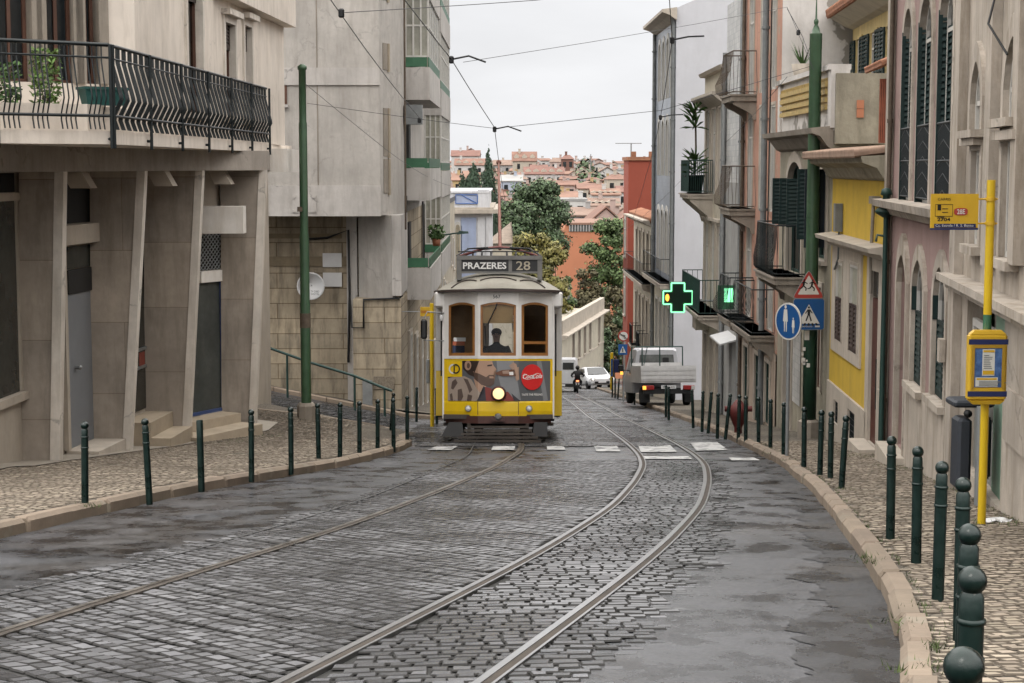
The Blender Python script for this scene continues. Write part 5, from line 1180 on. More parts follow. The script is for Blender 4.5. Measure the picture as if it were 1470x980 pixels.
# R9 lower cream house with tiled eave ------------------------------------
F = Fr((6.5, 77.8), (6.38, 89.5), 1)
t = thing('building', rootat(F, 6), 'low cream house with long balcony and terracotta eave below the red building', 'building')
zb = gz(F, F.len)-.5; TOP = F.hit(925, 312)[1]; zt_ = F.hit(925, 398)[1]; hs_ = []
for j in range(5): u = .9+j*2.05; hs_ += [(u, u+.95, zt_, zt_+2.2), (u, u+.95, zt_-3.5, zt_-1.0)]
gh = [(h[0], h[1], max(gz(F, h[0], .1), zt_-7), zt_-4.6) for h in hs_[1::2]]
b = MB(); wall(b, F, 0, F.len, zb, TOP, hs_+gh); b.build('wall', M['cream_plaster'], t)
body(F, t, 0, F.len, zb, TOP, 10, M['cream_plaster'], name='rear_block')
for h in hs_+gh: window(F, t, h, 'stone', 'wood_white', 'pane', sw=.14, mull=1, trans=0, sill=True)
balcony(F, t, .1, F.len, zt_, .55, .95, .2, 'stone', 'iron_black', 0, .5, 6, .3, r=.012)
for j in (1, 3): u = .9+j*2.05; balcony(F, t, u-.3, u+1.2, zt_-3.5, .5, 1.0, .14, 'stone', 'iron_black', 0, .14, 2, .3, r=.014)
b = MB(); tileroof(b, F, -.1, F.len+.1, TOP+.02, .25, TOP+.2, -.4, .3); b.build('roof', M['tile_roof'], t)
cornice(F, t, 0, F.len, TOP-.35, [(0, 0), (.2, .1), (.55, .3), (.55, .38), (0, .38)], 'stone')
# R10 red building
b = MB(); x0 = X(902, 97, 260); zt_ = Z(230, 97); t = thing('building', (x0+3, 100, -.1175*100), 'tall plain brick red building beyond the cream house', 'building')
b.box(x0, x0+9, 97, 101, -13.5, zt_); b.build('wall', M['brick_red_wall'], t)
b = MB(); b.box(x0-.1, x0+9.1, 96.9, 101.1, zt_, zt_+.2)
for k in range(9): b.cyl((x0+.3+k*1.0, 97.2, zt_+.2), (x0+.3+k*1.0, 97.2, zt_+.5), .15, n=6)
b.build('roof_edge', M['tile_roof'], t)
F = Fr((x0, 97), (x0, 101), 1)
for k in range(3):
    for j in range(1): window(F, t, (1.5+j*4, 2.6+j*4, -10.5+k*3.4, -8.3+k*3.4), 'stone', 'wood_white', 'pane', sill=True, dep=-.01)
b = MB(); pa = P(906, 205, 98); b.cyl(pa, (pa.x, pa.y, zt_+.2), .04, n=5); b.cyl(pa+Vector((-.9, 0, -.02)), pa+Vector((.6, 0, -.02)), .03, n=4)
for k in (-.8, -.5, .2, .5): b.cyl(pa+Vector((k, -.3, -.02)), pa+Vector((k, .3, -.02)), .02, n=4)
b.build('aerial', M['galv'], t)
# ================================================================== LEFT SIDE
# A: fin building ----------------------------------------------------------
ZB = 1.42
A_ = thing('building', (-7, 28, H(-7, 28)), 'cream building on slanted stone fins with a wrought iron balcony, at the left', 'building')
INN = [30, 131, 208, 318]
fp = [(G(79, 661, KH), 86), (G(181, 647, KH), 203), (G(266, 632, KH), 286), (G(361, 617, KH), 377)]
def fin(base, pxt, wb, wt, edge=.16):
    ztop = ZB; top = P(pxt, 240, base.y); xt = top.x; xb = base.x; y = base.y; zb = base.z-.15
    b = MB(); e = edge/2
    # broad side facing the camera, tapering towards the ground; narrow face towards the street
    b.hexa([(xb-wb, y-e, zb), (xb-.05, y-e, zb), (xb-.05, y+e, zb), (xb-wb, y+e, zb), (xt-wt, y-e, ztop), (xt-.05, y-e, ztop), (xt-.05, y+e, ztop), (xt-wt, y+e, ztop)])
    o = b.build('fin', M['fin_stone'], A_)
    b = MB(); t_ = .13; b.hexa([(xb-.05, y-e-.02, zb), (xb+.08, y-e-.02, zb), (xb+.08, y+e, zb), (xb-.05, y+e, zb), (xt-.05, y-e-.02, ztop), (xt+.08, y-e-.02, ztop), (xt+.08, y+e, ztop), (xt-.05, y+e, ztop)]); b.build('fin_edge', M['fin_edge'], o)
    return xb, xt
for i, (bs, pxt) in enumerate(fp): fin(bs, pxt, bs.x-X(INN[i]+2, bs.y, 640), P(pxt, 240, bs.y).x-X(INN[i], bs.y, 250), [.2, .2, .22, .24][i])
b0 = G(-75, 686, KH); fin(b0, -62, .6, .8)
# recessed ground floor wall behind the fins
ins = 1.05
WP = [Vector((X(k, p[0].y, 450), p[0].y, 0)) for k, p in zip(INN, fp)]; WP = [Vector((X(-125, b0.y, 450), b0.y, 0))]+WP+[Vector((WP[-1].x+.05, 38.2, 0))]
def seg(i): return Fr(WP[i].xy, WP[i+1].xy, -1)
def gpart(F, root, px0, px1, yt, yb, mname, name, w0=.0, w1=.06, parent=None):
    u0, u1, z0, z1 = F.rect(px0, px1, yt, yb); b = MB(); b.fbox(F, u0, u1, z0, z1, w0, w1); return b.build(name, M[mname] if isinstance(mname, str) else mname, parent or root)
mat('glass_grey', (.085, .092, .085), .12, .25, 1, spec=.7); mat('grey_door_paint', (.235, .245, .26), .5, .05, 3); mat('fin_wall', (.46, .40, .33), .85, .1, 2, .3, (.28, .24, .19), .1)
for i in range(5):
    F = seg(i); zb = gz(F, F.len)-.6; b = MB(); b.fbox(F, 0, F.len, zb, ZB, -.3, 0); b.build('wall', M['fin_wall'], A_)
F = seg(0); u0, u1, z0, z1 = F.rect(-60, 27, 290, 578); b = MB(); b.fbox(F, .2, F.len-.2, z0, z1, .004, .02); o = b.build('shop_window', M['glass_grey'], A_)
b = MB(); b.fbox(F, .1, F.len-.1, z0-.12, z0-.005, .0, .12); b.fbox(F, .1, F.len-.1, z1+.004, z1+.12, 0, .08); b.fbox(F, F.len-.2, F.len-.12, z0, z1, .0, .05); b.build('window_frame', M['fin_wall'], o)
b = MB(); b.fbox(F, .2, F.len-.15, z1+.125, ZB-.02, .003, .015); b.build('upper_glass', M['dark_inside'], A_)
F = seg(1); u0, u1, z0, z1 = F.rect(93, 130, 420, 645); z0 = gz(F, u0, .2)
b = MB(); b.fbox(F, u0, u1, z0, z1, .005, .03); d = b.build('door', M['grey_door_paint'], A_)
u, z = F.hit(105, 527); b = MB(); b.cyl(F.p(u, z, .03), F.p(u, z, .1), .03, n=8); b.sphere(F.p(u, z, .11), .04); b.build('handle', M['galv'], d)
b = MB(); b.fbox(F, u0-.12, u0-.01, z0, z1+1.2, .006, .08); b.build('door_frame', M['fin_wall'], d)
gpart(F, A_, 93, 131, 385, 419, 'dark_inside', 'transom_sign', .005, .06); gpart(F, A_, 93, 131, 352, 384, 'glass_grey', 'transom', .005, .02); gpart(F, A_, 60, 131, 322, 350, 'fin_wall', 'lintel', .004, .2); gpart(F, A_, 60, 131, 258, 321, 'dark_inside', 'upper_glass', .003, .01)
gpart(F, A_, 62, 87, 350, 548, 'glass_grey', 'side_window', .004, .02); b = MB(); b.fbox(F, u0-.1, u1+.4, z0-.5, z0-.003, .03, .55); b.build('doorstep', M['stone'], A_)
F = seg(2); gpart(F, A_, 186, 209, 300, 590, 'glass_grey', 'glazed_door', .004, .02); gpart(F, A_, 188, 207, 500, 504, 'galv', 'door_rail', .02, .05); gpart(F, A_, 188, 207, 526, 530, 'galv', 'door_rail', .02, .05); gpart(F, A_, 198, 206, 505, 525, mat('red_sticker', (.25, .06, .04), .6, .2), 'sticker', .021, .025)
for k, (px0, px1, yt, yb, wd) in enumerate(((183, 225, 597, 650, .5), (183, 250, 612, 655, .85))):
    u0, u1, z0, z1 = F.rect(px0, px1-20, yt, yb); b = MB(); b.fbox(F, max(.1, u0-.3), F.len-.1, z1-1.2, z1, .01, wd); b.build('step', mat('step_stone', (.40, .33, .245), .7, .15, 2), A_)
F = seg(3); u0, u1, z0, z1 = F.rect(283, 318, 405, 592); b = MB(); b.fbox(F, u0-.3, u1, z0, z1, .005, .02); g_ = b.build('shop_door', M['glass_grey'], A_)
b = MB(); b.fbox(F, u1-.06, u1+.02, z0, z1, .02, .06); b.fbox(F, u0-.3, u1-.06, z0, z0+.06, .02, .06); b.build('blue_edge', mat('blue_trim', (.05, .08, .2), .5, .1), g_)
gpart(F, A_, 283, 318, 388, 404, 'white_beam', 'lintel', .004, .1); gpart(F, A_, 283, 318, 592, 608, 'fin_wall', 'sill_wall', .004, .08)
b = MB(); u0, u1, z0, z1 = F.rect(283, 318, 336, 387); n = 7
for k in range(-n, n): 
    a = u0+(u1-u0)*k/n
    for sgn in (1, -1):
        p = []
        for tt in (0, 1):
            uu_ = a+(u1-u0)*tt if sgn > 0 else a+(u1-u0)*(1-tt)
            p.append((uu_, z0+(z1-z0)*tt))
        (ua, za_), (ub, zb_) = p
        # clip to the opening
        def cl(u, z, u2, z2):
            if u < u0-.3: f = (u0-.3-u)/(u2-u) if u2 != u else 0; return u0-.3, z+(z2-z)*f
            if u > u1: f = (u1-u)/(u2-u) if u2 != u else 0; return u1, z+(z2-z)*f
            return u, z
        if max(ua, ub) <= u0-.3 or min(ua, ub) >= u1: continue
        q1 = cl(ua, za_, ub, zb_); q2 = cl(ub, zb_, ua, za_); b.cyl(F.p(*q1, .05), F.p(*q2, .05), .01, n=4)
b.build('diamond_grille', M['galv'], A_); gpart(F, A_, 280, 318, 336, 387, 'dark_inside', 'grille_void', .003, .01)
# white beam piece between fin 3 and 4
q = fp[2][0]; b = MB(); y = q.y+1.0; b.box(X(287, y, 315), X(349, y, 315), y, y+.35, Z(335, y), Z(296, y)); b.build('white_block', M['white_beam'], A_)
for k, (yt, wd) in enumerate(((593, .5), (606, 1.0))):
    u0, u1, z0, z1 = F.rect(275, 325, yt, yt+20); b = MB(); b.fbox(F, .15, F.len-.1, z1-1.2, z1, .01, wd); b.build('step', M['step_stone'], A_)
F = seg(4)
# beam on top of the fins, soffit and slab
RP = [Vector((-8.6, 18.95, 0)), Vector((-6.27, 20.9, 0)), Vector((-5.1, 21.8, 0)), Vector((-4.85, 34, 0))]
b = MB(); rg_ = [(p[0].x, p[0].y) for p in fp]
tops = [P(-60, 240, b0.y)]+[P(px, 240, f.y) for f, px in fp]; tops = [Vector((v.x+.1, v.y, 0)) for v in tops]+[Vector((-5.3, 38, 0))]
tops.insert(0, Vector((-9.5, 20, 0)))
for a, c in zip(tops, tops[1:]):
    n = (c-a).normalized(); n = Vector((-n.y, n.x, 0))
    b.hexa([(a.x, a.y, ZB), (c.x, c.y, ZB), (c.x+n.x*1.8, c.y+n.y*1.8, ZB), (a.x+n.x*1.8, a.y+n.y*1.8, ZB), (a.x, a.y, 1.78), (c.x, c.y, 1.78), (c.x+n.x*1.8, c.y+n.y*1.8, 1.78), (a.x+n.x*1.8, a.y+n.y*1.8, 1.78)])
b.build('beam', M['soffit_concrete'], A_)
b = MB(); poly = [(-13, 18.95)]+[(p.x, p.y) for p in RP]+[(-4.9, 34.0), (-4.9, 38.2), (-13, 38.2)]; poly = poly[:5]+poly[6:]
b.loft([[Vector((x, y, 1.775)) for x, y in poly], [Vector((x, y, 1.94)) for x, y in poly]]); b.build('balcony_slab', M['cream_wall'], A_)
b = MB(); y = 34.6; b.box(X(318, y), X(416, y), y, y+3.2, Z(247, y), Z(213, y)); b.build('white_beam', M['white_beam'], A_)
# corbels under the beam
for (f, px) in fp[:3]:
    y = f.y+.8; x = X(px+38, y+.4); b = MB(); b.loft([[(x-.25, yy, ZB+.02), (x+.05, yy, ZB+.02), (x+.2, yy, ZB-.25), (x-.1, yy, ZB-.25)] for yy in (y+.1, y+.5)]); b.build('corbel', M['fin_wall'], A_)
# parapet curb and upper walls
Pw = [Vector((-8.9, 21.5, 0)), Vector((-5.3, 24.3, 0)), Vector((-4.78, 36.2, 0))]
FA = Fr(Pw[0].xy, Pw[1].xy, -1); FB = Fr(Pw[1].xy, Pw[2].xy, -1)
TOPA = 10.0; drs = []
for px0, px1 in ((-95, -55), (-5, 45), (66, 108), (118, 141)):
    u0 = FA.hit(px0, 80)[0]; u1 = FA.hit(px1, 80)[0]; drs.append((u0, u1, FA.hit(60, 118)[1]-.0, 4.35))
b = MB(); wall(b, FA, 0, FA.len, 1.94, TOPA, drs, .28); b.build('upper_wall', M['cream_wall'], A_)
for h in drs: window(FA, A_, h, 'stone_dark', 'wood_brown', 'pane', sw=.14, mull=1, trans=0, sill=False, name='balcony_door', dep=.2, sp=.06)
wb = [FB.rect(267, 288, -40, 92), FB.rect(322, 336, 34, 150), FB.rect(350, 360, 38, 150)]
wb = [(h[0], h[1], 2.35, h[3]) for h in wb]
up = [(h[0], h[1], 6.2, 8.2) for h in wb]
b = MB(); wall(b, FB, 0, FB.len, 1.94, TOPA, wb+up, .28); b.build('upper_wall', M['cream_wall'], A_)
for h in wb+up: window(FB, A_, h, 'fin_edge', 'wood_brown', 'pane', sw=.12, mull=0, trans=0, name='window', cap=.1)
for h in wb:
    q = MB(); louvre(q, FB, h[0]+.02, h[1]-.02, h[3]-.45, h[3]-.02, -.1); q.build('roller_shutter', M['shutter_brown'], A_)
b = MB(); uu0, zz0 = FB.hit(300, 6); z_ = FB.hit(405, 38)[1]; b.fbox(FB, FB.hit(306, 20)[0], FB.len+.08, z_, z_+1.3, .004, .25); b.build('spandrel', M['cream_wall'], A_)
b = MB(); pl = [(Pw[0].x, Pw[0].y+.3), (Pw[1].x-.3, Pw[1].y+.3), (Pw[2].x-.3, 36.2), (-13, 36.2), (-13, 21.8)]
b.loft([[Vector((x, y, 1.94)) for x, y in pl], [Vector((x, y, TOPA)) for x, y in pl]]); b.build('core', M['cream_wall'], A_)
b = MB(); b.box(-4.98-.1, -4.80, 36.19, 36.21, 1.94, TOPA); 
b = MB(); 
for a, c in zip(RP[:3], RP[1:]):
    d = (c-a).normalized(); n = Vector((-d.y, d.x, 0)); 
    a2 = a+n*.28; c2 = c+n*.28; b.hexa([(*a2.xy, 1.94), (*c2.xy, 1.94), (*(c2+n*.16).xy, 1.94), (*(a2+n*.16).xy, 1.94), (*a2.xy, 2.28), (*c2.xy, 2.28), (*(c2+n*.16).xy, 2.28), (*(a2+n*.16).xy, 2.28)])
b.build('curb_wall', M['cream_wall'], A_)
bal = A_
rl = MB()
for a, c, i in zip(RP, RP[1:], range(3)):
    d = (c-a).normalized(); out = Vector((d.y, -d.x, 0)); L_ = (c-a).length
    zt, zbm = 3.02, 2.03; a3 = Vector((a.x, a.y, 0)); c3 = Vector((c.x, c.y, 0))
    rl.cyl(a3+Vector((0, 0, zt)), c3+Vector((0, 0, zt)), .026, n=6); rl.cyl(a3+Vector((0, 0, zt-.16)), c3+Vector((0, 0, zt-.16)), .014, n=6); rl.cyl(a3+Vector((0, 0, zbm+.1))+out*.05, c3+Vector((0, 0, zbm+.1))+out*.05, .02, n=6)
    n = int(L_/.32); spots = [(g+(j-1.5)*.17+.5)/n for g in range(n) for j in range(4)]
    for k in spots:
        q = a3.lerp(c3, k)
        if i == 9:
            pts = [(0, zt-.02), (.0, zt-.3), (.10, zt-.62), (.13, zt-.74), (.06, zt-.86), (.02, zbm+.05), (.05, zbm-.0)]; w_ = .022
            rings = [[q+out*o_-d*w_+Vector((0, 0, z)), q+out*(o_+.008)-d*w_+Vector((0, 0, z)), q+out*(o_+.008)+d*w_+Vector((0, 0, z)), q+out*o_+d*w_+Vector((0, 0, z))] for o_, z in pts]
            rl.loft(rings)
        else: rl.tube([q+out*o_+Vector((0, 0, z)) for o_, z in [(0, zt), (.0, zt-.2), (.11, zt-.62), (.12, zt-.68), (.03, zt-.86), (.02, zbm+.05), (.06, zbm-.07)]], .011, 4)
    m_ = max(1, int(L_/1.75))
    for k in range(m_+1):
        q = a3.lerp(c3, k/m_)+out*.06
        if i == 2 or k == m_: rl.cyl(q+Vector((0, 0, 1.72)), q+Vector((0, 0, zt)), .024, n=6); rl.cyl(q+Vector((0, 0, 1.84)), q-out*.1+Vector((0, 0, 1.84)), .02, n=6)
rl.build('balcony_railing', M['iron_black'], A_)
# plants and planter on the balcony
def leafy(name, loc, r, h, n, label, mt='leaf_house', pot=None, size=.05, cat='plant'):
    o = thing(name, loc, label, cat); b = MB(); rg = random.Random(int(loc[0]*100)); c = Vector(loc)
    for k in range(n):
        a = rg.uniform(0, 6.28); ph = rg.uniform(0, 1); rr = r*math.sqrt(rg.random())*(1-.4*abs(ph-.5)); q = c+Vector((math.cos(a)*rr, math.sin(a)*rr, (pot or 0)+h*ph))
        d = Vector((rg.uniform(-1, 1), rg.uniform(-1, 1), rg.uniform(-.3, 1))).normalized()*size; s = d.cross(Vector((rg.uniform(-1, 1), rg.uniform(-1, 1), .2))).normalized()*size*.35
        b.add([q-d, q+s, q+d, q-s], [(0, 1, 2, 3)])
    b.build('foliage', M[mt], o)
    b = MB()
    for k in range(7): a = rg.uniform(0, 6.28); b.tube([c+Vector((0, 0, (pot or .05)-.05)), c+Vector((math.cos(a)*r*.4, math.sin(a)*r*.4, (pot or 0)+h*.5)), c+Vector((math.cos(a)*r*.8, math.sin(a)*r*.8, (pot or 0)+h*.9))], .008, 4)
    b.build('stem', M['rust_iron'], o)
    if pot: b = MB(); b.lathe([(0, 0), (r*.4, 0), (r*.5, pot), (r*.4, pot)], c, 12); b.build('pot', mat('terracotta', (.32, .12, .06), .7, .15), o)
    return o
mat('leaf_bright', (.13, .22, .05), .6, .3, 3, island=.35)
leafy('potted_plant', (*P(66, 118, 22.2).xy, 1.945), .22, .75, 420, 'bushy bright green plant on the balcony behind the railing', 'leaf_bright', .3)
leafy('potted_plant', (*P(12, 118, 21.6).xy, 1.945), .17, .55, 220, 'small darker plant at the far left end of the balcony', 'leaf_house', .3)
q = P(148, 130, 22.6); o = thing('planter', (q.x, q.y, 2.285), 'teal green rectangular planter box on the balcony kerb', 'planter', rot=(0, 0, R(38)), local=True)
b = MB(); b.loft([[(-.26, -.09, 0), (.26, -.09, 0), (.26, .09, 0), (-.26, .09, 0)], [(-.3, -.12, .2), (.3, -.12, .2), (.3, .12, .2), (-.3, .12, .2)]]); b.box(-.32, .32, -.14, .14, .2, .235); b.build('box', mat('teal_plastic', (.03, .12, .11), .5, .1), o)
b = MB(); b.box(-.28, .28, -.1, .1, .236, .24); b.build('soil', M['rust_iron'], o)
o.location.z = 2.29
# B: concrete building ------------------------------------------------------
YB = 47.5
B_ = thing('building', (-5, YB, H(-5, YB)), 'grey raw concrete apartment block with stacked green-trimmed balconies, left of the tram', 'building')
ZC = Z(309, YB); ZT = 13.0; xe = X(545, YB, 200); xc_ = X(576, YB+1.6, 200)
b = MB(); pl = [(-16, YB), (xe, YB), (xc_, YB+1.6), (xc_, 76), (-16, 76)]
b.loft([[Vector((x, y, ZC)) for x, y in pl], [Vector((x, y, ZT)) for x, y in pl]]); b.build('wall', M['concrete'], B_)
b = MB(); b.box(-16, xe+.03, YB-.06, YB-.001, ZC-.02, Z(266, YB)); b.box(-16, xe+.03, YB-.05, YB-.001, Z(122, YB), Z(97, YB)); 
for z_ in (Z(97, YB)+3.2+.0, Z(97, YB)+6.5): b.box(-16, xe+.03, YB-.05, YB-.001, z_, z_+.45)
b.build('concrete_band', M['concrete_light'], B_)
b = MB(); b.box(X(459, YB), X(459, YB)+.03, YB-.012, YB+.0, Z(266, YB)+.01, ZT-.2); b.build('joint', M['stone_dark'], B_)
FC = Fr((xe, YB), (xc_, YB+1.6), -1)
for yt, yb in ((-95, 0), (62, 100), (155, 224), (228, 277)):
    u = FC.len*.16; z0 = Z(yb, YB+.5); z1 = Z(yt, YB+.5); b = MB(); b.fbox(FC, u, u+FC.len*.2, z0, z1, .005, .02); w_ = b.build('slot_window', M['stone_dark'], B_); b = MB(); b.fbox(FC, u+FC.len*.2, u+FC.len*.27, z0-.05, z1, .0, .05); b.build('frame', mat('ochre_frame', (.36, .30, .22), .7, .1), w_)
b = MB(); b.box(X(408, YB), X(417, YB), YB-.03, YB-.01, Z(149, YB), Z(121, YB)); w_ = b.build('small_window', M['wood_brown'], B_); b = MB(); b.box(X(406, YB), X(419, YB), YB-.12, YB-.0, Z(154, YB), Z(150, YB)); b.build('sill', M['concrete_light'], w_)
b = MB(); 
for px, py in ((422, 283), (451, 283), (422, 303), (451, 303)): q = P(px, py, YB-.08); b.cyl(q, q+Vector((0, -.03, 0)), .035, n=8)
q0 = P(420, 305, YB-.075); q1 = P(454, 280, YB-.075); b.box(q0.x, q1.x, YB-.08, YB-.062, q0.z, q1.z); b.build('faded_panel', M['concrete_light'], B_)
# recessed limestone wall
YL = 49.3; gzb = H(-5, YL)-1
b = MB(); b.box(-16, X(560, YL), YL, YL+1, gzb, ZC); b.build('limestone_wall', M['limestone'], B_)
b = MB(); b.box(X(378, YL), X(515, YL), YL-.05, YL-.001, Z(382, YL), Z(368, YL)); b.box(X(378, YL), X(492, YL), YL-.05, YL-.001, Z(342, YL), Z(335, YL)); b.build('limestone_course', mat('limestone_dark', (.27, .215, .14), .85, .2, 1.5, .5), B_)
b = MB(); b.box(X(500, YL), X(515, YL), YL-.25, YL-.002, gzb, ZC-.01); b.build('pier', M['concrete_light'], B_)
# block at the corner, inverted wedge above it, shallow recess between
YK = 48.0; xk0 = X(507, YK); xk1 = X(576, YK, 500)
b = MB(); b.box(xk0, xk1, YK, YK+3, gzb-1, Z(430, YK)); b.build('corner_block', M['limestone'], B_)
b = MB(); pl = [(xk1, YK+3), (xk1+.02, YK), (xk1, YK)]; b.box(xk1-.6, xc_-.03, YK+3.01, 76, gzb-4.5, ZC-.002); b.build('street_wall', M['limestone'], B_)
b = MB(); x2 = X(516, YK+.9); x3 = X(564, YK); b.loft([[(x2, YK+.9, Z(430, YK)), (x3, YK+.1, Z(430, YK)), (x3, YK+2.5, Z(430, YK)), (x2, YK+2.5, Z(430, YK))], [(x2, YK+.9, ZC-.003), (x3, YK-.3, ZC-.003), (x3, YK+2.5, ZC-.003), (x2, YK+2.5, ZC-.003)]]); b.build('wedge_wall', M['concrete'], B_)
b = MB(); b.box(x3+.002, X(577, YK), YK-.1, YK+2.9, Z(424, YK), ZC-.004); b.build('corner_post', M['concrete_light'], B_)
b = MB(); b.tube([P(440, 330, YL-.1), P(443, 343, YL-.1), P(470, 341, YL-.1), P(500, 330, YL-.3), P(502, 420, YL-.3), P(500, 520, YL-.3)], .035, 6); b.tube([P(502, 427, YK-.05), P(505, 470, YK-.05), P(522, 470, YK-.05), P(522, 430, YK-.05), P(573, 428, YK-.05), P(578, 424, YK-.05)], .03, 5); b.build('cables', M['black'], B_)
for px0, px1, yt, yb in ((465, 492, 363, 383), (465, 492, 391, 411)): b = MB(); b.box(X(px0, YL), X(px1, YL), YL-.06, YL-.052, Z(yb, YL), Z(yt, YL)); b.build('white_plaque', M['plastic_white'], B_)
b = MB(); b.box(X(536, YK), X(566, YK), YK-.04, YK-.002, Z(558, YK), Z(540, YK)); b.build('blocked_vent', mat('rubble', (.24, .20, .15), .9, .4, 20, bump=.5), B_)
b = MB(); b.box(X(522, YK+.4), X(536, YK+.4), YK-.09, YK-.042, gzb, Z(545, YK)); b.build('utility_cabinet', M['galv'], B_)
# street side windows and doors
FS = Fr((xc_, YK+3.2), (xc_, 76), -1); rg = random.Random(4)
for j in range(7):
    u = 1.0+j*3.3
    for lv in range(2): z0 = gz(FS, u, .15)+lv*3.1; 
    window(FS, B_, (u, u+1.0, gz(FS, u+1, .15), gz(FS, u, 2.4)), 'stone', 'wood_white', 'pane', dep=-.005, sill=False, sp=.05)
# projecting glazed balconies: (near Y, far Y, projection x, floor soffit rows)
mat('balcony_glass', (.36, .35, .29), .2, .35, .8, spec=.6)
def logg(y0, y1, xo, z0, hpar=.95, hwin=1.75, open_=False):
    b = MB(); xi = xc_+.002; b.box(xi, xo, y0, y1, z0, z0+.12); b.box(xi, xo, y0, y0+.1, z0+.12, z0+hpar); b.box(xo-.1, xo, y0+.1, y1, z0+.12, z0+hpar); o = b.build('balcony', M['concrete_light'], B_)
    zp = z0+hpar
    g = MB(); g.box(xi, xo-.08, y0+.02, y0+.05, zp+.02, zp+.3); g.box(xo-.05, xo-.02, y0+.05, y1, zp+.02, zp+.3); g.build('green_panel', M['green_sheet'], o)
    if not open_:
        f = MB(); n = 3
        for k in range(n+1): x = xi+(xo-xi-.06)*k/n; f.box(x, x+.05, y0+.03, y0+.08, zp+.3, zp+hwin+.3)
        m_ = int((y1-y0)/1.1)
        for k in range(m_+1): y = y0+.05+(y1-y0-.1)*k/m_; f.box(xo-.08, xo-.03, y, y+.05, zp+.3, zp+hwin+.3)
        for z in (zp+.3, zp+1.2, zp+hwin+.25): f.box(xi, xo-.03, y0+.035, y0+.075, z, z+.05); f.box(xo-.075, xo-.035, y0+.06, y1, z, z+.05)
        f.build('window_frame', M['wood_white'], o)
        g = MB(); g.box(xi, xo-.05, y0+.06, y0+.065, zp+.3, zp+hwin+.3); g.box(xo-.065, xo-.06, y0+.07, y1, zp+.3, zp+hwin+.3); g.build('pane', M['balcony_glass'], o)
        q = MB()
    else:
        q = MB(); q.box(xi, xi+.08, y0+.4, y0+1.3, z0+.15, z0+2.3); q.build('balcony_opening', M['dark_inside'], o)
    return o
xo1 = X(617, 51, 130); xo2 = X(634, 62, 200)
c1 = [Z(143, 51), Z(302, 51)+.02, Z(430, 51)]; pitch = (c1[0]-c1[2])/2
zz = [c1[2], c1[2]+pitch, c1[0], c1[0]+pitch, c1[0]+2*pitch]
for k, z in enumerate(zz): logg(51, 58.5, xo1, z, open_=(k < 2))
z0 = Z(400, 62); 
for k in range(6): logg(62, 71, xo2, z0+k*2.95)
b = MB(); b.box(xc_+.03, xc_+.55, 50.0, 50.5, Z(178, 50), Z(150, 50)); b.build('air_conditioner', M['pipe_grey'], B_)
b = MB(); b.cyl((xc_+.1, 49.3, Z(330, 49)), (xc_+.1, 49.3, ZT), .03, n=6); b.build('drainpipe', M['rust_iron'], B_)
for y in (50.4, 60.0):
    b = MB(); b.box(xc_+.01, xc_+.05, y, y+.5, Z(330, y)-1.2, Z(330, y)+1.0); b.build('narrow_door', M['dark_inside'], B_)
leafy('potted_plant', (xo1-.15, 58.3, c1[2]+.97+.3), .3, .45, 200, 'little plant in a red pot at the lower balcony corner of the concrete block', 'leaf_house', .25, .09)
# further left row beyond B
t = thing('building', (-3.6, 84, H(-3.6, 84)), 'plain beige block beyond the balconies, half hidden by the tram', 'building')
b = MB(); b.box(-14, X(648, 86)-.15, 76.2, 96, -13, Z(300, 76)); b.build('wall', M['cream_plaster'], t)
F = Fr((X(648, 86)-.15, 76.2), (X(648, 86)-.15, 96), -1)
for k in range(3):
    for j in range(6): window(F, t, (1+j*3.2, 2+j*3.2, gz(F, 1+j*3.2, 1)+k*2.9, gz(F, 1+j*3.2, 2.6)+k*2.9), 'stone', 'wood_white', 'pane', dep=-.005)
b = MB(); b.box(-14.1, X(648, 86)-.1, 76.1, 96.1, Z(300, 76), Z(300, 76)+.25); b.build('roof', M['roof_grey'], t)
# L3 white and blue villa
Y = 100; x0, x1 = -9, X(706, Y, 300); t = thing('building', (-4, Y, H(-4, Y)), 'white villa with pale blue panels and a roof parapet, just left above the tram', 'building')
zt = Z(277, Y); zc = Z(300, Y); zm = Z(306, Y)
b = MB(); b.box(x0, x1-.1, Y, Y+14, -13, zm); b.build('wall', mat('villa_white', (.66, .66, .68), .8, .06, 1, .25), t)
b = MB(); b.box(x0, x1+.35, Y-.45, Y+14.3, zm, zc); b.box(x0, x1+.1, Y-.15, Y+14.1, zc, zc+.1); b.build('cornice', M['stone'], t)
b = MB(); b.box(x0, x1-.2, Y-.05, Y+14, zc+.1, zt); b.box(x0, x1-.1, Y-.12, Y+14.05, zt, zt+.12); b.box(X(686, Y), x1-.12, Y-.1, Y+.4, zc+.1, zt+.2); b.build('parapet', M['villa_white'], t)
BL = mat('villa_blue', (.36, .42, .58), .7, .08, 1.5, .15); BD = mat('villa_blue_line', (.08, .16, .42), .6, .1)
b = MB(); b.box(X(655, Y), X(686, Y), Y-.08, Y-.051, Z(292, Y), Z(279, Y)); o = b.build('blue_panel', BL, t)
b = MB(); xa, xb = X(655, Y), X(686, Y); za, zb_ = Z(292, Y), Z(279, Y)
for (p, q) in (((xa, za), (xb, za)), ((xb, za), (xb, zb_)), ((xb, zb_), (xa, zb_)), ((xa, zb_), (xa, za)), ((xa+.3, zb_), (xb, za))): b.cyl((p[0], Y-.09, p[1]), (q[0], Y-.09, q[1]), .035, n=4)
b.build('panel_lines', BD, o)
b = MB(); b.box(X(662, Y), X(684, Y), Y-.04, Y-.001, Z(420, Y), Z(312, Y)); b.build('blue_field', BL, t)
b = MB(); b.box(X(698, Y), x1+.02, Y-.1, Y-.002, -13, zm-.01); b.box(X(686, Y), X(697, Y), Y-.05, Y-.002, -13, zm-.01); b.build('pilaster', M['villa_white'], t)
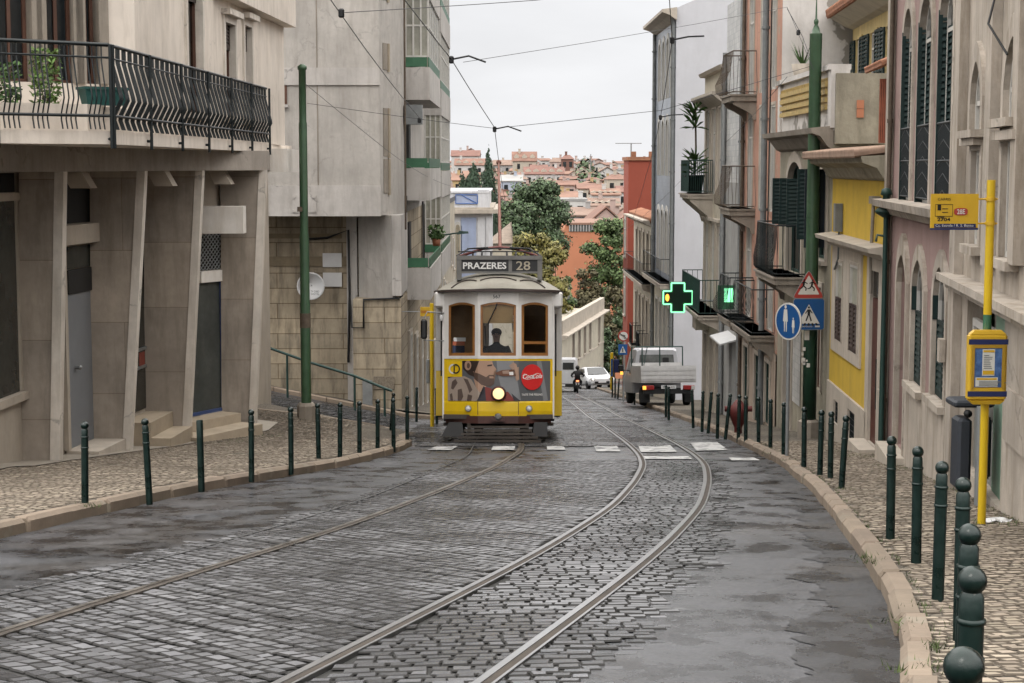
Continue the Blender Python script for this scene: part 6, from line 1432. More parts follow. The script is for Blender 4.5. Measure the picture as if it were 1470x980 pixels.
F = Fr((x1-.1, Y), (x1-.1, Y+14), -1)
for k in range(2):
    for j in range(3): window(F, t, (1.5+j*4.2, 2.7+j*4.2, -10.5+k*4, -8+k*4), 'stone', 'wood_white', 'pane', dep=-.005)
F = Fr((X(652, Y), Y), (X(662, Y), Y), -1); h = (.1, F.len-.05, Z(400, Y), Z(322, Y), 'round', .25); window(F, t, h, 'wood_white', 'ochre_frame', 'curtain', dep=-.005, sw=.1) if F.n.y < 0 else None
# ridge roof peeping behind the villa
Y = 122; t = thing('building', (X(716, Y), Y, H(-2, Y)), 'low house with weathered grey tiled roof between villa and trees', 'building')
b = MB(); b.box(X(700, Y), X(735, Y), Y, Y+9, -16, Z(350, Y)); b.build('wall', M['cream_plaster'], t)
b = MB(); zb_ = Z(349, Y); zr = Z(330, Y); b.loft([[(X(699, Y), Y-.3, zb_), (X(736, Y), Y-.3, zb_), (X(736, Y), Y-.3, zb_+.3), (X(734, Y), Y+4, zr+.4), (X(699, Y), Y+4, zr-1)], [(X(699, Y), Y+9, zb_), (X(736, Y), Y+9, zb_), (X(736, Y), Y+9, zb_+.3), (X(734, Y), Y+6, zr+.4), (X(699, Y), Y+6, zr-1)]]); b.build('roof', mat('old_roof', (.24, .19, .15), .9, .25, 2, .3), t)
# L4 long cream building closing the street
F = Fr((3.75, 127), (8.1, 150), -1)
t = thing('building', (5.5, 138, H(5.5, 138)), 'long two-storey cream building with grey roof closing the end of the street', 'building')
TOP = F.hit(868, 426)[1]; zb = -19.5; hs_ = []
for px in (823, 831.5, 839.5, 847, 860):
    u = F.hit(px, 490)[0]; hs_ += [(u-.55, u+.55, F.hit(840, 500)[1]-.4+.0, F.hit(840, 500)[1]+2.0), (u-.55, u+.55, F.hit(840, 500)[1]-4.5, F.hit(840, 500)[1]-2.4)]
b = MB(); wall(b, F, 0, F.len, zb, TOP-1.4, hs_); b.build('wall', M['cream_plaster'], t); body(F, t, 0, F.len, zb, TOP-1.0, 14, M['cream_plaster'], name='rear_block')
for h in hs_: window(F, t, h, 'stone', 'wood_brown', 'pane', sw=.16, mull=1, trans=0)
cornice(F, t, -.3, F.len+.3, TOP-1.5, [(0, 0), (.2, .1), (.5, .3), (.5, .4), (0, .45)], 'stone')
b = MB(); b.fbox(F, 0, F.len, TOP-1.05, TOP, -.35, .05); b.build('parapet', M['stone'], t)
b = MB(); b.fbox(F, .3, F.len-.3, TOP-.1, TOP+.9, -12, -3); b.build('roof', M['roof_grey'], t)
b = MB(); zc = F.hit(840, 522)[1]+.6; b.fbox(F, 0, F.len, zc, zc+.12, .003, .06); b.build('string_course', M['stone'], t)
# ================================================================== street furniture
def sign_frame_T(px, py, Y, yaw=0): q = P(px, py, Y); return T(q.x, q.y, q.z)@Matrix.Rotation(yaw, 4, 'Z')
mat('sign_red', (.42, .05, .04), .45, .1, 6); mat('sign_blue', (.012, .085, .26), .4, .08, 5); mat('sign_white2', (.62, .60, .56), .45, .06, 6); mat('sign_ink', (.012, .012, .012), .5, .1)
mat('stop_yellow', (.62, .38, .02), .45, .06, 4, .08); mat('post_yellow', (.66, .44, .01), .4, .06, 4, .08); mat('navy', (.02, .03, .11), .5, .1)
# left traction pole
pb = G(440, 601, KH); ph = P(434, 92, pb.y).z; t = thing('traction_pole', (pb.x, pb.y, pb.z-.1), 'green tram wire pole on the left pavement corner, with a stone foot', 'pole')
b = MB(); zt = ph; c = (pb.x, pb.y, 0); z0 = pb.z; 
b.lathe([(.105, z0), (.105, z0+2.4), (.098, z0+2.42), (.098, z0+(zt-z0)*.52), (.085, z0+(zt-z0)*.53), (.085, zt-1.2), (.075, zt-1.15), (.075, zt-.12), (.095, zt-.1), (.095, zt-.04), (.04, zt)], c, 16); b.build('pole_shaft', M['pole_green'], t)
b = MB(); b.lathe([(.19, z0-.15), (.19, z0+.28), (.15, z0+.34), (.11, z0+.34)], c, 8, False); b.build('foot', M['stone_dark'], t)
b = MB(); zz_ = P(440, 300, pb.y).z; b.box(pb.x-.12, pb.x-.02, pb.y-.14, pb.y-.10, zz_-.05, zz_+.05); b.lathe([(.112, z0+1.9), (.112, z0+2.2)], c, 14); b.build('sticker_patch', M['rust_iron'], t)
LP = (pb, z0, zt)
# right traction pole, thick with a finial
pr = G(1161, 628, KH); Yr = pr.y; z0 = pr.z; zsh = P(1168, 48, Yr).z; ztip = P(1172, 4, Yr).z; c = (pr.x, pr.y, 0)
t = thing('traction_pole', (pr.x, pr.y, pr.z-.1), 'thick green tram wire pole with pointed finial on the right pavement behind the warning signs', 'pole')
zm = P(1160, 345, Yr).z; rr = .115
b = MB(); b.lathe([(.13, z0), (.13, zm-1.2), (.122, zm-1.15), (.122, zm+.9), (.118, zm+.95), (.115, zsh-.3), (.118, zsh-.28), (.118, zsh-.01), (.118, zsh), (.085, zsh+.01), (.06, zsh+.1), (.03, zsh+.16), (.045, zsh+.2), (.045, zsh+.24), (.02, zsh+.28), (.012, ztip), (.002, ztip+.2)], c, 18); b.build('pole_shaft', M['pole_green'], t)
b = MB(); b.lathe([(.128, z0+.001), (.1325, z0+.002), (.1325, z0+2.9), (.128, z0+2.91)], c, 18); b.build('lower_sleeve', M['pole_green_dark'], t)
b = MB(); b.lathe([(.22, z0-.1), (.22, z0+.32), (.14, z0+.36)], c, 8, False); b.build('foot', M['stone_dark'], t)
b = MB(); q = P(1158, 482, Yr-.14); b.box(q.x-.04, q.x+.05, q.y, q.y+.01, q.z-.08, q.z+.1); q = P(1157, 520, Yr-.14)
rg = random.Random(3)
b.build('sticker', M['sign_white2'], t)
for k in range(6): b = MB(); x = q.x+rg.uniform(-.07, .07); z = q.z+rg.uniform(-.35, .25); s = rg.uniform(.015, .04); b.box(x-s, x+s, q.y+.01, q.y+.018, z-s, z+s*1.5); b.build('sticker', M['sign_white2'], t)
# warning triangle and crossing sign on the pole
Ys = Yr-.35
px2m = Ys/FPX
q = P(1161, 408, Ys); t = thing('warning_sign', (q.x, q.y, q.z), 'red bordered triangle sign with two running children, above the blue square sign', 'sign', local=True, rot=(0, 0, R(2)))
k = Ys/FPX; hw = 22.5*k; hh = 20*k
def tri(s, z=0): return [(-hw*s, -hh*.98*s+z), (hw*s, -hh*.98*s+z), (0, hh*1.02*s+z)]
def rtri(s, z=0, r=.13):
    p = [Vector((a, c)) for a, c in tri(s, z)]; out = []
    for i in range(3):
        a, c, d = p[i-1], p[i], p[(i+1) % 3]
        out += [c+(a-c)*r, c+(a-c)*r*.35+(d-c)*r*.12, c+(a-c)*r*.12+(d-c)*r*.35, c+(d-c)*r]
    return [(v.x, v.y) for v in out]
def plate(m, pts, y0, y1): m.loft([[(x, y0, z) for x, z in pts], [(x, y1, z) for x, z in pts]]); return m
b = MB(); plate(b, rtri(1.06), .004, .02); b.build('back_plate', M['galv'], t)
b = MB(); plate(b, rtri(1.0), .0, .003); b.build('red_border', M['sign_red'], t)
b = MB(); plate(b, rtri(.70, -.012, .06), -.004, -.001); b.build('white_face', M['sign_white2'], t)
b = MB()
def stick(m, x, z, s, f=1, y=-.008):
    def seg_(a, c, w=.012): 
        a = Vector((x+a[0]*s*f, 0, z+a[1]*s)); c = Vector((x+c[0]*s*f, 0, z+c[1]*s)); d = (c-a).normalized(); n = Vector((-d.z, 0, d.x))*w*s*8
        m.add([v+Vector((0, y, 0)) for v in (a-n, a+n, c+n, c-n)], [(0, 1, 2, 3)])
    m.add([(x+.09*s*math.cos(u), y, z+s*.62+.09*s*math.sin(u)) for u in [i*.7 for i in range(9)]], [tuple(range(9))])
    seg_((0, .5), (-.08, .05), .012); seg_((-.08, .05), (.2, -.2), .008); seg_((.2, -.2), (.14, -.45), .007); seg_((-.08, .05), (-.3, -.2), .008); seg_((-.3, -.2), (-.5, -.2), .006); seg_((0, .45), (.32, .25), .006); seg_((0, .45), (-.3, .3), .006)
stick(b, -.085, -.035, .19); stick(b, .07, -.04, .19, 1); b.build('children_symbol', M['sign_ink'], t)
q = P(1161, 451, Ys); t = thing('crossing_sign', (q.x, q.y, q.z), 'blue square pedestrian crossing sign under the red triangle on the thick green pole', 'sign', local=True, rot=(0, 0, R(2)))
s_ = 22*k
def rsq(s, r=.1): a = s; c = s*(1-r); return [(-c, -a), (c, -a), (a, -c), (a, c), (c, a), (-c, a), (-a, c), (-a, -c)]
b = MB(); plate(b, rsq(s_*1.03), .003, .02); b.build('back_plate', M['galv'], t)
b = MB(); plate(b, rsq(s_), 0, .002); b.build('blue_face', M['sign_blue'], t)
b = MB(); plate(b, [(-s_*.72, -s_*.62), (s_*.72, -s_*.62), (0, s_*.66)], -.004, -.001); b.build('white_triangle', M['sign_white2'], t)
def walker(m, x, z, s, y=-.008): 
    m.add([(x+.10*s*math.cos(u), y, z+s*.8+.11*s*math.sin(u)) for u in [i*.7 for i in range(9)]], [tuple(range(9))])
    for pts in ([(-.14, .62), (.14, .62), (.12, .1), (-.12, .1)], [(-.12, .1), (.02, .1), (-.2, -.5), (-.32, -.46)], [(0, .1), (.12, .1), (.3, -.46), (.18, -.52)], [(-.14, .6), (-.08, .5), (-.3, .2), (-.36, .26)], [(.14, .6), (.08, .5), (.3, .22), (.36, .28)]):
        m.add([(x+a*s, y, z+c*s) for a, c in pts], [(0, 1, 2, 3)])
b = MB(); walker(b, 0, -.03, .20)
for i in range(-2, 3): x = i*.085; b.add([(x-.022, -.007, -.215), (x+.022, -.007, -.215), (x*.8+.016, -.007, -.165), (x*.8-.016, -.007, -.165)], [(0, 1, 2, 3)])
b.build('pedestrian_symbol', M['sign_ink'], t)
b = MB(); b.quad((.12, -.009, -s_*.84), (.21, -.009, -s_*.84), (.21, -.009, -s_*.74), (.12, -.009, -s_*.74)); b.text('ooooooo', T(-.08, -.006, -s_*.8)@UP, .05, .001, width=.3); b.build('sponsor_mark', M['sign_white2'], t)
b = MB()
for zz in (-.1, .35): b.cyl((0, .02, zz), (0, .5, zz), .02, n=6)
b.build('clamp', M['galv'], t)
# round blue footpath sign on its own pole
g0 = G(1130, 655, KH); Yq = g0.y; q = P(1131, 461, Yq); t = thing('round_sign', (g0.x, g0.y, g0.z), 'round blue sign of adult and child on a grey post, left of the triangle sign', 'sign')
b = MB(); b.cyl((g0.x, g0.y+.03, g0.z-.1), (q.x+.02, g0.y+.03, q.z+.2), .03, n=10); b.build('post', M['galv'], t)
t2 = MB(); rx, rz = 13.5*Yq/FPX, 27*Yq/FPX; rt = Matrix.Rotation(R(-58), 4, 'Z'); R_ = rz
def disc(m, r, y0, y1): m.M = T(q.x, q.y-.02, q.z)@Matrix.Rotation(R(-56), 4, 'Z'); m.loft([[(r*math.cos(a), y, r*math.sin(a)) for a in [2*math.pi*i/32 for i in range(32)]] for y in (y0, y1)]); m.M = None
b = MB(); disc(b, R_, 0, .018); b.build('rim', M['sign_white2'], t)
b = MB(); disc(b, R_*.91, -.003, -.001); b.build('blue_disc', M['sign_blue'], t)
b = MB(); b.M = T(q.x, q.y-.02, q.z)@Matrix.Rotation(R(-56), 4, 'Z')
def adult(x, z, s, y=-.008, skirt=True):
    b.add([(x+.11*s*math.cos(u), y, z+s*.85+.13*s*math.sin(u)) for u in [i*.7 for i in range(9)]], [tuple(range(9))])
    b.add([(x-.16*s, y, z+.68*s), (x+.16*s, y, z+.68*s), (x+.24*s, y, z-.15*s), (x-.24*s, y, z-.15*s)], [(0, 1, 2, 3)])
    for d in (-.12, .06): b.add([(x+d*s-.03*s, y, z-.15*s), (x+(d+.1)*s, y, z-.15*s), (x+(d+.08)*s, y, z-.85*s), (x+d*s, y, z-.85*s)], [(0, 1, 2, 3)])
adult(-.05, .03, .22); adult(.12, -.06, .13); b.build('figures', M['sign_white2'], t)
# bus stop: yellow pole, flag sign, timetable case
g0 = G(1409, 752, KH); Yb = g0.y; zt = P(1418, 258, Yb).z; kb = Yb/FPX
t = thing('bus_stop', (g0.x, g0.y, g0.z), 'yellow bus stop pole with flag sign 28E and blue timetable case, on the right pavement', 'bus stop')
b = MB(); b.cyl((g0.x, g0.y, g0.z-.1), (g0.x, g0.y, zt), .036, n=14); b.build('pole', M['post_yellow'], t)
x0 = X(1336, Yb, 300); x1 = X(1404, Yb, 300); z1 = P(1370, 278, Yb).z; z0 = P(1370, 329, Yb).z; yy = g0.y
b = MB(); b.box(x0, x1, yy-.012, yy+.012, z0, z1); f = b.build('flag_sign', M['stop_yellow'], t)
b = MB(); b.box(x0-.006, x1+.002, yy-.016, yy-.013, z0-.004, z0+.012); b.box(x0+.03, x1-.02, yy-.0165, yy-.0135, z0+.015, z0+.048); b.build('name_strip', M['navy'], f)
b = MB(); b.text('Cç. Estrela / R. S. Bento', T((x0+x1)/2, yy-.019, z0+.031)@UP, .032, .0005, width=(x1-x0)*.8); b.text('28E', T(x0+(x1-x0)*.63, yy-.0205, (z0+z1)/2+.0)@UP, .058, .0006, .001, width=.068); b.build('sign_text', M['sign_white2'], f)
b = MB(); b.loft([[(x0+(x1-x0)*.63+.058*math.copysign(abs(math.cos(a))**.6, math.cos(a)), y, (z0+z1)/2+.031*math.copysign(abs(math.sin(a))**.6, math.sin(a))) for a in [2*math.pi*i/24 for i in range(24)]] for y in (yy-.0185, yy-.0135)]); b.build('route_badge', M['sign_red'], f)
b = MB(); xs = x0+.035
b.text('CARRIS', T(xs+.075, yy-.0155, z1-.045)@UP, .03, .0006, width=.11); b.text('2704', T(xs+.075, yy-.0155, z0+.085)@UP, .038, .0006, .001, width=.11)
for (a, c, d, e) in ((xs+.02, z1-.14, .03, .05), (xs+.06, z1-.13, .05, .006), (xs+.06, z1-.16, .05, .006), (xs+.02, z1-.2, .06, .006)): b.box(a, a+d, yy-.0155, yy-.0135, c, c+e)
for w_ in ((xs, xs+.15, z1-.092, z1-.088), (xs, xs+.15, z0+.11, z0+.114), (xs, xs+.003, z0+.11, z1-.09), (xs+.147, xs+.15, z0+.11, z1-.09)): b.box(w_[0], w_[1], yy-.0155, yy-.0135, w_[2], w_[3])
b.build('sign_details', M['sign_ink'], f)
for z in (z1-.045, z0+.05): b = MB(); b.cyl((x1-.02, yy, z), (g0.x+.06, yy, z), .008, n=6); b.lathe([(.045, z-.015), (.045, z+.015)], (g0.x, g0.y, 0), 12); b.build('bracket', M['stop_yellow'], t)
x0 = X(1385, Yb, 520)+.0; x1 = X(1440, Yb, 520); z1 = P(1412, 478, Yb).z; z0 = P(1412, 572, Yb).z; xm = (x0+x1)/2; yc = yy-.09
b = MB(); b.bbox(x0, x1, yc-.035, yc+.06, z0, z1, .015)
for z, s in ((z1, 1), (z0, -1)): b.loft([[(x0+.01, yc-.03, z), (x1-.01, yc-.03, z), (x1-.01, yc+.05, z), (x0+.01, yc+.05, z)], [(x0+.05, yc-.02, z+s*.035), (x1-.05, yc-.02, z+s*.035), (x1-.05, yc+.04, z+s*.035), (x0+.05, yc+.04, z+s*.035)]])
cs = b.build('timetable_case', M['stop_yellow'], t)
b = MB(); H_ = z1-z0; b.box(x0-.003, x1+.003, yc-.040, yc-.036, z1-.085, z1-.04); b.build('navy_band', M['navy'], cs); b = MB(); b.box(x0-.003, x1+.003, yc-.04, yc-.036, z0+.035, z0+.08); b.build('navy_band', M['navy'], cs)
b = MB(); ring(b, Fr((x0, yc-.036), (x1, yc-.036), -1), arch_pts(.048, (x1-x0)-.048, z0+.115, z1-.115), arch_pts(.025, (x1-x0)-.025, z0+.09, z1-.09), 0, .012); b.build('inner_frame', mat('ochre_yellow', (.42, .25, .02), .5, .1), cs)
bl = mat('poster_blue', (.035, .10, .30), .35, .3, 14, col2=(.10, .2, .42)); b = MB(); b.box(x0+.048, x1-.048, yc-.039, yc-.036, z0+.115, z1-.115); b.build('blue_poster', bl, cs)
b = MB(); b.box(xm-.05, xm+.055, yc-.044, yc-.041, z0+.215, z1-.125); b.box(x0+.06, x1-.08, yc-.044, yc-.041, z0+.122, z0+.20); b.build('timetable_sheet', mat('paper', (.66, .66, .62), .6, .04), cs)
b = MB(); b.box(xm-.045, xm+.05, yc-.047, yc-.045, z1-.15, z1-.132); b.box(xm-.045, xm+.05, yc-.047, yc-.045, z0+.225, z0+.26); b.box(x0+.07, x1-.09, yc-.047, yc-.045, z0+.18, z0+.195); b.build('yellow_bar', M['stop_yellow'], cs)
b = MB(); rg = random.Random(1)
for kx in range(8): z = z1-.18-kx*.016; b.box(xm-.04, xm-.04+rg.uniform(.04, .08), yc-.047, yc-.045, z, z+.006)
b.build('print_lines', M['pipe_grey'], cs); b = MB()
for kx in range(4): z = z0+.13+kx*.011; b.box(x0+.09, x0+.09+rg.uniform(.15, .25), yc-.047, yc-.045, z, z+.005)
b.build('print_lines', M['pipe_grey'], cs)
b = MB(); b.lathe([(.037, zt-1.28), (.0375, zt-1.15)], (g0.x, g0.y, 0), 12); b.build('sticker', M['green_sheet'], t)
# waste bin
gb = G(1396, 722, KH); kq = gb.y/FPX; t = thing('litter_bin', (gb.x, gb.y, gb.z), 'tall dark grey litter bins on a steel post behind the bus stop', 'litter bin')
xa, xb_ = X(1366, gb.y), X(1424, gb.y); ztp = P(1395, 572, gb.y).z; zbt = P(1395, 700, gb.y).z
b = MB(); b.bbox(xa+.05, gb.x-.06, gb.y-.15, gb.y+.15, zbt, ztp-.18, .03); b.build('bin', mat('bin_grey', (.035, .04, .05), .6, .15, 4), t)
b = MB(); b.bbox(gb.x+.08, xb_-.0, gb.y-.1, gb.y+.2, zbt+.1, ztp-.18, .03); b.build('bin', M['bin_grey'], t)
b = MB(); b.bbox(xa, xb_, gb.y-.17, gb.y+.2, ztp-.07, ztp, .02); b.build('lid', M['bin_grey'], t)
b = MB(); b.cyl((gb.x-.0, gb.y-.22, gb.z-.1), (gb.x, gb.y-.22, ztp-.05), .045, n=12); b.build('post', M['galv'], t)
b = MB(); b.lathe([(.0, -.02), (.04, -.015), (.04, .02)], (xa+.14, gb.y-.15, ztp-.13), 10, axis='y'); b.build('ashtray', M['black'], t)
# scrap of paper
gq = G(1432, 748, KH); t = thing('litter', (gq.x, gq.y, gq.z), 'crumpled white paper lying at the foot of the yellow bus stop pole', 'litter'); b = MB(); rg = random.Random(8); n = 7
vs = [(gq.x+(i/n-.5)*.3+rg.uniform(-.02, .02), gq.y+(j/3-.5)*.14+rg.uniform(-.02, .02), gq.z+rg.uniform(0, .035)) for j in range(4) for i in range(n)]
b.add(vs, [(j*n+i, j*n+i+1, (j+1)*n+i+1, (j+1)*n+i) for j in range(3) for i in range(n-1)]); b.build('sheet', M['plastic_white'], t)
# slim green lamp post / pipe by the pink house
gl = G(1264, 656, KH); t = thing('lamp_post', (gl.x, gl.y, gl.z), 'slim dark green lamp post at the joint of yellow and pink houses', 'lamp post')
zt = P(1269, 310, gl.y).z; b = MB(); b.cyl((gl.x, gl.y, gl.z-.1), (gl.x, gl.y, zt), .045, .035, n=10); b.build('post', M['wood_green'], t)
b = MB(); b.lathe([(.05, zt-.02), (.16, zt+.05), (.17, zt+.08), (.07, zt+.16), (.05, zt+.3), (.09, zt+.32), (.07, zt+.4), (.01, zt+.42)], (gl.x, gl.y, 0), 12); b.build('lantern', M['wood_green'], t); b = MB(); b.tube([(gl.x, gl.y, zt-.3), (gl.x-.12, gl.y, zt-.28), (gl.x-.14, gl.y, zt-.38)], .02, 5); b.build('hook', M['wood_green'], t)
# hydrant
gh_ = G(1060, 622, KH); t = thing('fire_hydrant', (gh_.x, gh_.y, gh_.z), 'small red fire hydrant among the leaning bollards on the right pavement', 'fire hydrant')
b = MB(); c = (gh_.x+.02, gh_.y+.2, H(gh_.x, gh_.y+.2)+KH); b.lathe([(.08, 0), (.08, .12), (.12, .2), (.2, .42), (.2, .52), (.12, .6), (.06, .68), (.0, .7)], c, 12)
b.build('body', mat('hydrant_red', (.13, .025, .022), .6, .2, 4), t)
b = MB(); b.cyl((c[0]-.28, c[1], c[2]+.5), (c[0]+.28, c[1], c[2]+.5), .06, n=8); b.build('outlet', M['hydrant_red'], t)
# pharmacy cross
emit('neon_green', (.28, 1.0, .50), 1.5); emit('lamp_orange', (1, .38, .05), 2.2)
Yc = 50.5; q = P(973, 427, Yc); kc = Yc/FPX
t = thing('pharmacy_cross', (q.x, q.y, q.z), 'green neon pharmacy cross sticking out over the pavement', 'sign')
a, c_ = 21*kc, 9*kc
def cross(s_a, s_c): return [(-s_c, -s_a), (s_c, -s_a), (s_c, -s_c), (s_a, -s_c), (s_a, s_c), (s_c, s_c), (s_c, s_a), (-s_c, s_a), (-s_c, s_c), (-s_a, s_c), (-s_a, -s_c), (-s_c, -s_c)]
def cr(m, pts, y0, y1): m.loft([[(q.x+x, q.y+y, q.z+z) for x, z in pts] for y in (y0, y1)])
b = MB(); cr(b, cross(a*1.06, c_*1.2), .0, .22); b.build('case', M['green_sheet'], t)
b = MB(); cr(b, cross(a*.92, c_*.8), -.012, -.002); b.build('dark_face', mat('screen_dark', (.012, .03, .02), .3, .2), t)
for nm, s in (('neon_tube', 1.0),):
    b = MB(); pts = [(q.x+x, q.y-.03, q.z+z) for x, z in cross(a, c_*1.05)]
    for i in range(12): b.cyl(pts[i], pts[(i+1) % 12], .022, n=6)
    b.build(nm, M['neon_green'], t)
b = MB(); pts = [(q.x+x, q.y+.25, q.z+z) for x, z in cross(a, c_*1.05)]
for i in range(12): b.cyl(pts[i], pts[(i+1) % 12], .022, n=6)
b.build('neon_tube', M['neon_green'], t)
b = MB(); cc = Vector((q.x-a*.72, q.y-.02, q.z)); b.loft([[cc+Vector((.06*math.cos(u), y, .11*math.sin(u))) for u in [i*.5 for i in range(12)]] for y in (0, .005)]); b.build('orange_light', M['lamp_orange'], t)
b = MB(); b.tube([(q.x+a, q.y+.1, q.z-.1), (q.x+a+.3, q.y+.1, q.z-.1), (6.0, q.y+.1, q.z-.1)], .03, 6); b.build('bracket', M['galv'], t)
# green lit pharmacy box sign further along
b = MB(); q2 = P(1050, 427, 45.5); t = thing('neon_sign', q2, 'small green lit sign bouncing light on the tiled wall beside the cross', 'sign'); b.box(5.55, 5.98, q2.y+.4, q2.y+.5, q2.z-.35, q2.z+.3); b.build('case', M['green_sheet'], t)
b = MB(); b.box(5.72, 5.96, q2.y+.38, q2.y+.398, q2.z-.15, q2.z+.22); b.build('lit_face', M['neon_green'], t)
# no-left-turn and crossing signs far right
g0 = G(895, 573, KH); Yn = g0.y; kn = Yn/FPX; t = thing('no_turn_sign', (g0.x, g0.y, g0.z), 'small no left turn sign above a blue square on a far thin pole', 'sign')
qa = P(895, 482, Yn); qb = P(894, 501, Yn)
b = MB(); b.cyl((g0.x, g0.y+.03, g0.z-.1), (g0.x, g0.y+.03, qa.z+.2), .035, n=8); b.build('post', M['galv'], t)
def rd(m, r, y): m.loft([[(qa.x+r*math.cos(u), y+dy, qa.z+r*math.sin(u)) for u in [2*math.pi*i/24 for i in range(24)]] for dy in (0, .01)])
b = MB(); rd(b, 8*kn, Yn-.02); b.build('red_ring', M['sign_red'], t); b = MB(); rd(b, 6.2*kn, Yn-.04); b.build('white_disc', M['sign_white2'], t)
b = MB(); b.tube([(qa.x+.06, Yn-.05, qa.z-.12), (qa.x+.06, Yn-.05, qa.z+.02), (qa.x-.1, Yn-.05, qa.z+.05)], .022, 4); b.cyl((qa.x-.16, Yn-.055, qa.z+.12), (qa.x+.16, Yn-.055, qa.z-.12), .014, n=4); b.build('arrow', M['sign_ink'], t)
b = MB(); s = 6.5*kn; b.box(qb.x-s, qb.x+s, Yn-.02, Yn, qb.z-s*1.25, qb.z+s*1.1); b.build('blue_plate', M['sign_blue'], t)
b = MB(); b.add([(qb.x-s*.7, Yn-.025, qb.z-s*.8), (qb.x+s*.7, Yn-.025, qb.z-s*.8), (qb.x, Yn-.025, qb.z+s*.7)], [(0, 1, 2)]); b.build('white_triangle', M['sign_white2'], t)
b = MB(); b.cyl((qb.x, Yn-.03, qb.z-s*.6), (qb.x, Yn-.03, qb.z+s*.3), .03, n=4); b.build('pedestrian_symbol', M['sign_ink'], t)
# far yellow totem and blue panel
Y = 100; q = P(879, 562, Y); t = thing('information_totem', (q.x, Y, H(q.x, Y)+KH), 'yellow framed totem with dark panel at the far end of the right pavement', 'totem')
zt = Z(506, Y); zb_ = H(q.x, Y)+KH; b = MB(); b.bbox(q.x-.13, q.x+.05, Y, Y+.12, zb_-.1, zt, .03); b.build('frame', M['post_yellow'], t); b = MB(); b.bbox(q.x+.06, q.x+.4, Y+.05, Y+.15, Z(535, Y), Z(516, Y), .03); b.build('panel', M['navy'], t)
b = MB(); b.box(q.x-.10, q.x+.02, Y-.02, Y-.005, Z(540, Y), Z(515, Y)); b.build('poster', M['sign_blue'], t)
# satellite dish
qd = P(447, 410, 48.9); t = thing('satellite_dish', (qd.x, 49.2, qd.z), 'white satellite dish on the limestone wall partly behind the green pole', 'satellite dish'); rdish = 20*48.9/FPX
b = MB(); b.M = T(qd.x, 48.75, qd.z)@Matrix.Rotation(R(12), 4, 'Z')@Matrix.Rotation(R(-8), 4, 'X'); b.lathe([(rdish*f, -.16*(f*f)) for f in (0.02, .3, .55, .8, 1.0)]+[(rdish*1.0, -.15), (.02, .02)], (0, .15, 0), 28, axis='y'); b.M = None; b.build('dish', M['plastic_white'], t)
b = MB(); b.cyl((qd.x, 48.9, qd.z), (qd.x, 49.3, qd.z), .03, n=6); b.build('arm', M['galv'], t)
b = MB(); 
for k_, s in enumerate(('TV CABO', 'DIGITAL')): b.text(s, T(qd.x+.14, 48.585, qd.z-.14-k_*.075)@UP, .08, .001, .001, width=.24)
b.build('lettering', M['pipe_grey'], t)
# handrail
t = thing('handrail', G(562, 620, KH), 'long green handrail slanting down the side street by the concrete block', 'handrail')
pa = P(372, 494, 44.5); pm = P(412, 509, 44.3); pb_ = P(560, 558, 44.0)
pts = [(372, 494), (411, 508), (445, 520), (508, 539), (552, 557), (563, 561)]
W3 = [P(x, y, 44.3) for x, y in pts]; b = MB(); b.tube(W3, .036, 8)
for x, y, yb in ((412, 508, 563), (509, 540, 588), (552, 557, 593)):
    q = P(x, y, 44.3); b.cyl(q, (q.x, q.y, min(H(q.x, q.y)-.1, P(x, yb, 44.3).z)), .03, n=8)
b.build('rail', M['wood_green'], t)
# far small yellow sign on the left facade and street lamp
Y = 46; q = P(606, 458, Y); t = thing('shop_sign', q, 'small orange-yellow projecting sign on the facade just left of the tram', 'sign'); k_ = Y/FPX
b = MB(); b.box(q.x-9.5*k_, q.x+9.5*k_, Y+2.4, Y+2.45, q.z-7*k_, q.z+7*k_); b.build('board', M['stop_yellow'], t); b = MB(); b.text('FARMACIA', T(q.x, Y+2.39, q.z)@UP, .12, .001, width=.3); b.build('lettering', M['sign_red'], t)
b = MB(); b.cyl((q.x+9*k_, Y+2.42, q.z), (X(576, Y+2)+.0, Y+2.42, q.z), .015, n=5); b.build('bracket', M['galv'], t)
Y = 62; q = P(664, 334, Y); t = thing('street_lamp', (xo2 if False else q.x-.5, Y, q.z), 'dark green street lamp arm reaching from the concrete block beside the villa', 'street lamp')
b = MB(); b.tube([(X(634, Y)-.02, Y, q.z-.1), (q.x-.3, Y, q.z-.02), (q.x-.1, Y, q.z)], .03, 6); b.build('arm', M['wood_green'], t)
b = MB(); b.loft([[(q.x-.2, Y-.1, q.z-.06), (q.x+.22, Y-.08, q.z-.02), (q.x+.22, Y+.08, q.z-.02), (q.x-.2, Y+.1, q.z-.06)], [(q.x-.12, Y-.08, q.z+.08), (q.x+.2, Y-.06, q.z+.05), (q.x+.2, Y+.06, q.z+.05), (q.x-.12, Y+.08, q.z+.08)]]); b.build('lamp_head', M['wood_green'], t)
# yellow post beside tram (bus stop pole far)
g0 = G(621, 606, KH); t = thing('bus_stop', (g0.x, g0.y, g0.z), 'thin yellow pole close beside the left flank of the tram', 'bus stop'); b = MB(); Y = g0.y; x = X(620, Y)
b.cyl((x, Y, H(x, Y)), (x, Y, Z(435, Y)), .05, n=8); b.build('pole', M['post_yellow'], t); b = MB(); b.bbox(x-.14, x-.055, Y-.03, Y+.03, Z(550, Y), Z(515, Y), .02); b.build('case', M['galv'], t)
